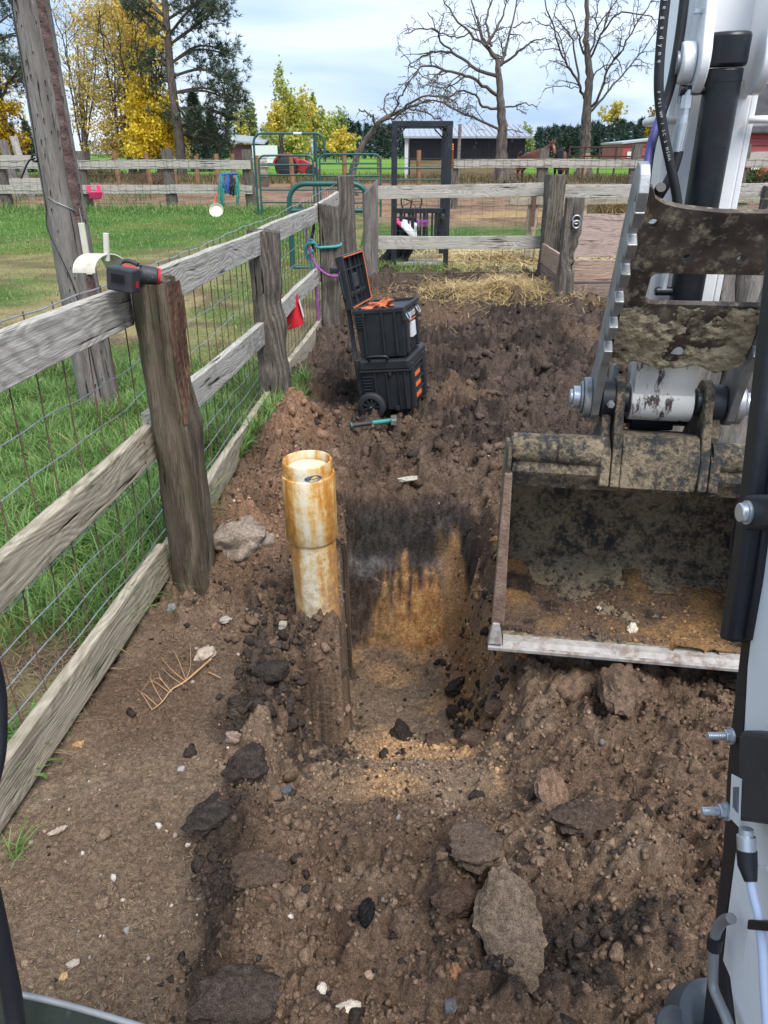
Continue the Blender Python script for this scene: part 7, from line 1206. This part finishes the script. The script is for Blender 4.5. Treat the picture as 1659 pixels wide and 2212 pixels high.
for y in (.09, .17, .31, .39): lbx('lid_rib', -.034, -.012, y, y + .008, .02, .33, 'plastic', ld, .001)
for z in (.09, .25): lbx('lid_rib', -.034, -.014, .024, .456, z, z + .008, 'plastic', ld, .001)
lbx('lid_boss', -.034, -.008, .19, .29, .12, .22, 'plastic', ld, .01); MB().tube([Lm @ Vector(q) for q in smooth_path([(-.03, -.004, .08), (-.03, -.022, .09), (-.03, -.022, .24), (-.03, -.004, .25)], 5)], .007, 8).build('lid_handle', M['frame'], ld, smooth=50)
MB().bar(Lm @ Vector((-.05, .02, .27)), Lm @ Vector((-.1, .0, .28)), .05, .04).build('lid_catch', M['plastic'], ld, bevel=.008)
ob = thing('orange_bag', 'crumpled orange bag sticking up out of the open tool bin', 'bag', Tm @ Vector((.15, .15, .7))); v, f = PROT[3][2]; rr = np.random.default_rng(3); v = v * (1 + .16 * np.sin(v @ np.array([7, 3, 5]))[:, None] + .1 * np.sin(v @ np.array([-4, 9, 11]))[:, None]); MB().add([Tm @ (Vector((.13, .12, .735)) + Vector((q[0] * .105, q[1] * .085, q[2] * .055 + .02 * q[0]))) for q in v], [tuple(x) for x in f]).build('bag_cloth', M['orange_bag'], ob, smooth=40)
# --- sledge hammer on the ground
hm = thing('hammer', 'teal and black handled hammer lying on the soil in front of the tool cart', 'hammer', at(800, 930, 4.9)); a, b = soil_hit(757, 930), soil_hit(850, 926); a.z += .02; b.z = max(b.z, a.z) + .015; a.z = b.z; M['teal_plastic'] = P('teal_plastic', [(.02, .2, .17), (.04, .27, .23)], 12, .5, 0, .05)
MB().tube([a, a.lerp(b, .03)], .021, 14).build('end_knob', M['teal_plastic'], hm, smooth=40, bevel=.003); MB().tube([a.lerp(b, .03), a.lerp(b, .5)], .016, 14).build('grip', M['saw'], hm, smooth=40); MB().tube([a.lerp(b, .5), a.lerp(b, .93)], .0165, 14).build('shaft', M['teal_plastic'], hm, smooth=40); MB().bar(b + Vector((0, -.05, 0)), b + Vector((0, .05, 0)), .04, .045).build('head', M['steel'], hm, bevel=.008)
# --- red cordless saw resting on the first post
sw = thing('cordless_saw', 'red and black cordless tool with its battery resting on top of the first fence post', 'power tool', (-.95, 2.75, 1.36)); o_ = at(228, 573, 2.66); px = lambda x, y, Y: at(x, y, Y)
bt = MB().hexa([px(230, 625, 2.62), px(286, 636, 2.60), px(304, 631, 2.66), px(250, 620, 2.72), px(228, 574, 2.62), px(284, 585, 2.60), px(303, 580, 2.66), px(246, 571, 2.72)]).build('battery_pack', M['saw'], sw, bevel=.006)
bq = lambda s, t_: px(230, 625, 2.617).lerp(px(286, 636, 2.597), s).lerp(px(228, 574, 2.617).lerp(px(284, 585, 2.597), s), t_)
for k in range(8): s = .22 + .065 * k; MB().bar(bq(s, .36) + Vector((0, -.0005, 0)), bq(s, .74) + Vector((0, -.0005, 0)), .0026, .003, up=(0, 1, 0)).build('slot', M['slot'], bt)
MB().bar(px(296, 609, 2.627), px(296, 622, 2.627), .009, .003, up=(1, -.4, 0)).build('red_mark', M['red'], bt)
MB().hexa([px(254, 592, 2.71), px(306, 598, 2.71), px(308, 596, 2.79), px(256, 590, 2.80), px(265, 570, 2.72), px(296, 578, 2.72), px(297, 577, 2.78), px(266, 569, 2.79)]).build('tool_body', M['red'], sw, bevel=.008, seg=4, smooth=60)
MB().tube(smooth_path([px(258, 576, 2.76), px(262, 566, 2.78), px(280, 564, 2.78), px(298, 572, 2.77)], 5), .008, 10).build('top_guard', M['saw'], sw, smooth=50); MB().tube([px(303, 577, 2.70), px(303, 572, 2.70)], .006, 10).build('switch', M['saw'], sw)
MB().tube([px(300, 592, 2.74), px(306, 593, 2.742), px(340, 597, 2.76)], [.028, .034, .031], 24).build('motor_housing', M['saw'], sw, smooth=40, bevel=.004); MB().tube([px(340, 597, 2.76), px(346, 598, 2.763)], [.031, .029], 24).build('red_end', M['red'], sw, smooth=40)
# --- rocks, clods and pebbles one can point at
def rock(name, label, cat, x, y, size, col, seed, rot=(0, 0, 0), sink=.3, sub=3, mat='stone', group=None, base=None, shape=None):
    p = base or soil_hit(x, y); v, f = PROT[sub][seed % len(PROT[sub])]; v = v.copy()
    if shape: v = shape(v)
    m = Matrix.Translation(p + Vector((0, 0, size[2] * (1 - 2 * sink)))) @ Euler(rot).to_matrix().to_4x4() @ Matrix.Diagonal((*size, 1)); rg = np.random.default_rng(seed); wv = np.array([(m @ Vector(q))[:] for q in v]); n_ = np.sin(v @ (rg.normal(size=3) * 6)) * np.sin(v @ (rg.normal(size=3) * 9)); wv += (wv - np.array(p[:])) * (.06 * n_)[:, None]
    o = mesh_np(name, wv, f, M[mat], np.array(col) * (1 + .25 * n_)[:, None] * np.ones((len(v), 1)), smooth=True); o.data.set_sharp_from_angle(angle=R(50)); return tag(o, label, cat, group)
def wedge(v): v = v.copy(); k = np.clip((v[:, 1] + 1) / 2, 0, 1); v[:, 0] *= 1.25 - .5 * k; return v
rock('slab_rock', 'large flat wedge-shaped brown rock at the bottom of the mound', 'rock', 1083, 2020, (.07, .115, .05), (.185, .135, .096), 6, (R(28), R(-5), R(-8)), .15, shape=wedge, mat='clod')
rock('slab_rock', 'rounded dark rock touching the upper left of the wedge-shaped slab', 'rock', 1022, 1875, (.065, .058, .045), (.14, .1, .075), 5, (.2, .1, .4), .2, mat='clod'); rock('soil_clod', 'crumbly brown clod just below the rounded dark rock', 'clod', 975, 1965, (.055, .05, .04), (.095, .062, .045), 6, (0, 0, 1), .3, mat='clod')
rock('slab_rock', 'smooth reddish brown slab half buried in the upper right of the mound', 'rock', 1187, 1720, (.045, .09, .035), (.22, .14, .095), 1, (R(25), 0, R(14)), .3, mat='clod'); rock('soil_clod', 'big brown clod buried at the right of the mound below the reddish slab', 'clod', 1255, 1790, (.075, .065, .05), (.085, .06, .047), 2, (0, 0, .4), .35, mat='clod')
rock('soil_clod', 'large black clod at the left edge of the mound, nearest the trodden strip', 'clod', 540, 1675, (.062, .058, .05), (.05, .039, .033), 4, (0, 0, .3), .25, mat='clod'); rock('soil_clod', 'black fibrous clod lying below and left of the large black clod', 'clod', 455, 1775, (.075, .05, .04), (.045, .036, .031), 7, (0, 0, .9), .25, mat='clod'); rock('soil_clod', 'black clod left of the pit just below the well pipe', 'clod', 580, 1465, (.055, .045, .045), (.042, .034, .029), 0, (0, 0, .2), .25, mat='clod'); rock('soil_clod', 'small black clod on the flat ground left of the pit', 'clod', 512, 1535, (.042, .036, .03), (.05, .04, .034), 3, (0, 0, 2), .25, mat='clod'); rock('soil_clod', 'wide brown clod below the black clods at the left of the mound', 'clod', 560, 1905, (.085, .065, .05), (.11, .075, .055), 5, (0, 0, .3), .35, mat='clod'); rock('soil_clod', 'huge dark clod at the bottom edge of the picture', 'clod', 500, 2185, (.09, .07, .06), (.07, .053, .044), 6, (0, 0, .5), .3, mat='clod')
rock('soil_clod', 'thin black splinter of soil standing left of the wedge-shaped slab', 'clod', 790, 1985, (.018, .032, .045), (.018, .018, .019), 1, (.3, .2, .1), .2, mat='clod'); rock('soil_clod', 'round dark clod on the pit floor by the right-hand wall', 'clod', 982, 1498, (.05, .045, .045), (.055, .042, .036), 2, (0, 0, 1), .2, mat='clod'); rock('soil_clod', 'dark clod on the pit floor below the round one', 'clod', 985, 1550, (.045, .04, .035), (.055, .042, .036), 4, (0, 0, 2), .2, mat='clod')
for k, (x, y, s, lb) in enumerate(((1028, 1610, .055, 'flat tan clod at the near edge of the pit, rightmost of its row'), (935, 1607, .045, 'rounded brown clod at the near edge of the pit, middle of its row'), (868, 1592, .045, 'dark crumbly clod at the near edge of the pit, leftmost of its row'), (1075, 1540, .045, 'brown clod at the foot of the orange slope'), (1055, 1575, .035, 'small brown clod between the orange slope and the flat tan clod'))): rock('soil_clod', lb, 'clod', x, y, (s * 1.3, s, s * .75), (.115, .078, .055) if k != 2 else (.04, .03, .026), k, (0, 0, k), .3, mat='clod')
rock('stone', 'upright reddish stone poking out of the soil left of the mound', 'stone', 505, 1615, (.022, .02, .045), (.3, .22, .18), 2, (.1, .2, 0), .2); rock('stone', 'pale egg-shaped stone beside the dry root twig', 'stone', 443, 1420, (.045, .028, .026), (.42, .34, .27), 3, (0, -.2, .5), .2); rock('stone', 'grey stone near the foot of the first fence post', 'stone', 372, 1318, (.024, .02, .016), (.2, .21, .2), 4, (0, 0, .5), .25); rock('stone', 'pale stone left of the well pipe base', 'stone', 487, 1345, (.024, .018, .016), (.42, .37, .32), 5, (0, 0, .5), .2); rock('stone', 'small pink and white stone just left of the well pipe base', 'stone', 612, 1362, (.018, .014, .022), (.42, .36, .31), 6, (0, 0, .5), .2); rock('stone', 'orange pebble close to the bottom fence board', 'stone', 170, 1612, (.019, .015, .012), (.42, .26, .13), 7, (0, 0, .1), .2)
rock('stone', 'white stone at the bottom of the picture, left one of the pair', 'stone', 694, 2143, (.011, .014, .012), (.6, .54, .46), 1, (0, 0, .6), .2); rock('stone', 'largest white stone at the bottom edge of the picture', 'stone', 752, 2185, (.024, .018, .016), (.6, .52, .42), 2, (0, 0, .3), .2); rock('stone', 'dark grey angular stone at the bottom edge right of the white stone', 'stone', 970, 2182, (.017, .015, .014), (.1, .1, .105), 3, (0, 0, .8), .2); rock('stone', 'rusty orange stone below the wedge-shaped slab', 'stone', 985, 2105, (.013, .013, .015), (.3, .14, .07), 4, (0, 0, .8), .2); rock('stone', 'round tan pebble low on the mound, left of the rusty stone', 'stone', 799, 2118, (.011, .010, .01), (.36, .25, .18), 5, (0, 0, .8), .2); rock('stone', 'blue-grey flake among the crumbs near the left clods', 'stone', 617, 1712, (.022, .013, .01), (.09, .1, .11), 6, (.3, 0, .8), .25); rock('stone', 'round grey pebble on the trodden strip', 'stone', 390, 1665, (.011, .011, .008), (.34, .32, .31), 0, (0, 0, .8), .2)
rock('stone', 'long pale pebble on the trodden strip at the left', 'stone', 122, 1798, (.026, .010, .01), (.4, .32, .26), 1, (0, 0, .6), .2); rock('stone', 'round pale pebble low at the left, above the cab glass', 'stone', 160, 2090, (.013, .012, .01), (.4, .33, .28), 2, (0, 0, .6), .2); rock('stone', 'orange-tan pebble lowest at the left', 'stone', 138, 2112, (.011, .009, .008), (.45, .3, .15), 3, (0, 0, .6), .2)
rock('boulder', 'pale grey crumbly boulder left of the well pipe collar', 'rock', 520, 1180, (.13, .11, .13), (.35, .28, .22), 5, (0, 0, .4), .62, mat='clod')
rock('stone', 'cream pebble lying in the excavator bucket near its cutting edge', 'stone', 0, 0, (.019, .018, .018), (.6, .54, .42), 4, (0, 0, .4), .1, base=A(.03, .0, .24)); rock('stone', 'small cream pebble further back in the excavator bucket', 'stone', 0, 0, (.010, .009, .009), (.6, .53, .4), 5, (0, 0, .4), .1, base=A(-.07, .13, .238)); rock('stone', 'white stone lying on the soil between the tool cart and the pit', 'stone', 1062, 1035 - 20, (.05, .03, .022), (.5, .45, .37), 2, (0, 0, .3), .2, base=soil_hit(880, 1040))
rock('soil_clod', 'smooth-faced block of brown subsoil just under the bucket lip', 'clod', 1235, 1490, (.10, .07, .085), (.19, .125, .085), 1, (0, 0, .3), .45, mat='clod'); rock('soil_clod', 'second block of brown subsoil right of the first under the bucket lip', 'clod', 1345, 1500, (.09, .07, .06), (.17, .115, .08), 4, (0, 0, 1.1), .45, mat='clod'); rock('soil_clod', 'dark lump of soil at the right end below the bucket lip', 'clod', 1580, 1480, (.06, .05, .04), (.05, .038, .032), 5, (0, 0, .3), .3, mat='clod')
# --- dry root twig on the trodden ground
rt = thing('root_twig', 'dry tan branching root lying on the bare ground by the fence', 'twig', soil_hit(400, 1480)); M['root'] = P('root_tan', [(.36, .2, .1), (.5, .32, .18)], 20, .8); g = lambda x, y, dz=.008: soil_hit(x, y) + Vector((0, 0, dz)); main = smooth_path([g(457, 1432, .014), g(430, 1455, .016), g(400, 1482, .015), g(372, 1500, .012), g(352, 1524, .012), g(328, 1540, .008)], 4); MB().tube(main, taper(len(main), .0046, .0016), 7).build('stem', M['root'], rt, smooth=60); r = random.Random(3)
for a, pts in enumerate((((404, 1480), (385, 1440), (380, 1420)), ((400, 1483), (412, 1450), (410, 1410)), ((404, 1481), (370, 1460), (352, 1430)), ((396, 1486), (365, 1478), (350, 1455)), ((372, 1502), (345, 1480), (340, 1455)), ((372, 1502), (350, 1490), (335, 1475)), ((352, 1524), (330, 1500), (322, 1470)), ((340, 1532), (318, 1515), (304, 1500)), ((330, 1540), (312, 1520), (300, 1512)), ((365, 1506), (330, 1495), (316, 1500)))):
    p = smooth_path([g(q[0] + r.uniform(-7, 7) * (i > 0), q[1] + r.uniform(-7, 7) * (i > 0), .012 + .03 * (i == 1) * r.random() + .02 * (i == 2) * r.random()) for i, q in enumerate(pts)], 4); MB().tube(p, taper(len(p), .0017, .0007), 5).build('rootlet', M['root'], rt, smooth=60)
tw2 = thing('stick_twig', 'short pale straw stick right of the dry root', 'twig', g(470, 1462)); MB().tube([g(452, 1458), g(478, 1470)], .0025, 5).build('stick', M['root'], tw2)
# loose grass tuft on the trodden strip
n = 26; p = soil_hit(42, 1850); X = p.x + RNG.normal(0, .012, n); Y = p.y + RNG.normal(0, .012, n); blades('grass_tuft', X, Y, 0 * X + p.z, RNG.uniform(.05, .11, n), RNG.uniform(.002, .004, n), RNG.uniform(.5, 1.2, n), gcol(X, Y, RNG, n, .1), RNG)
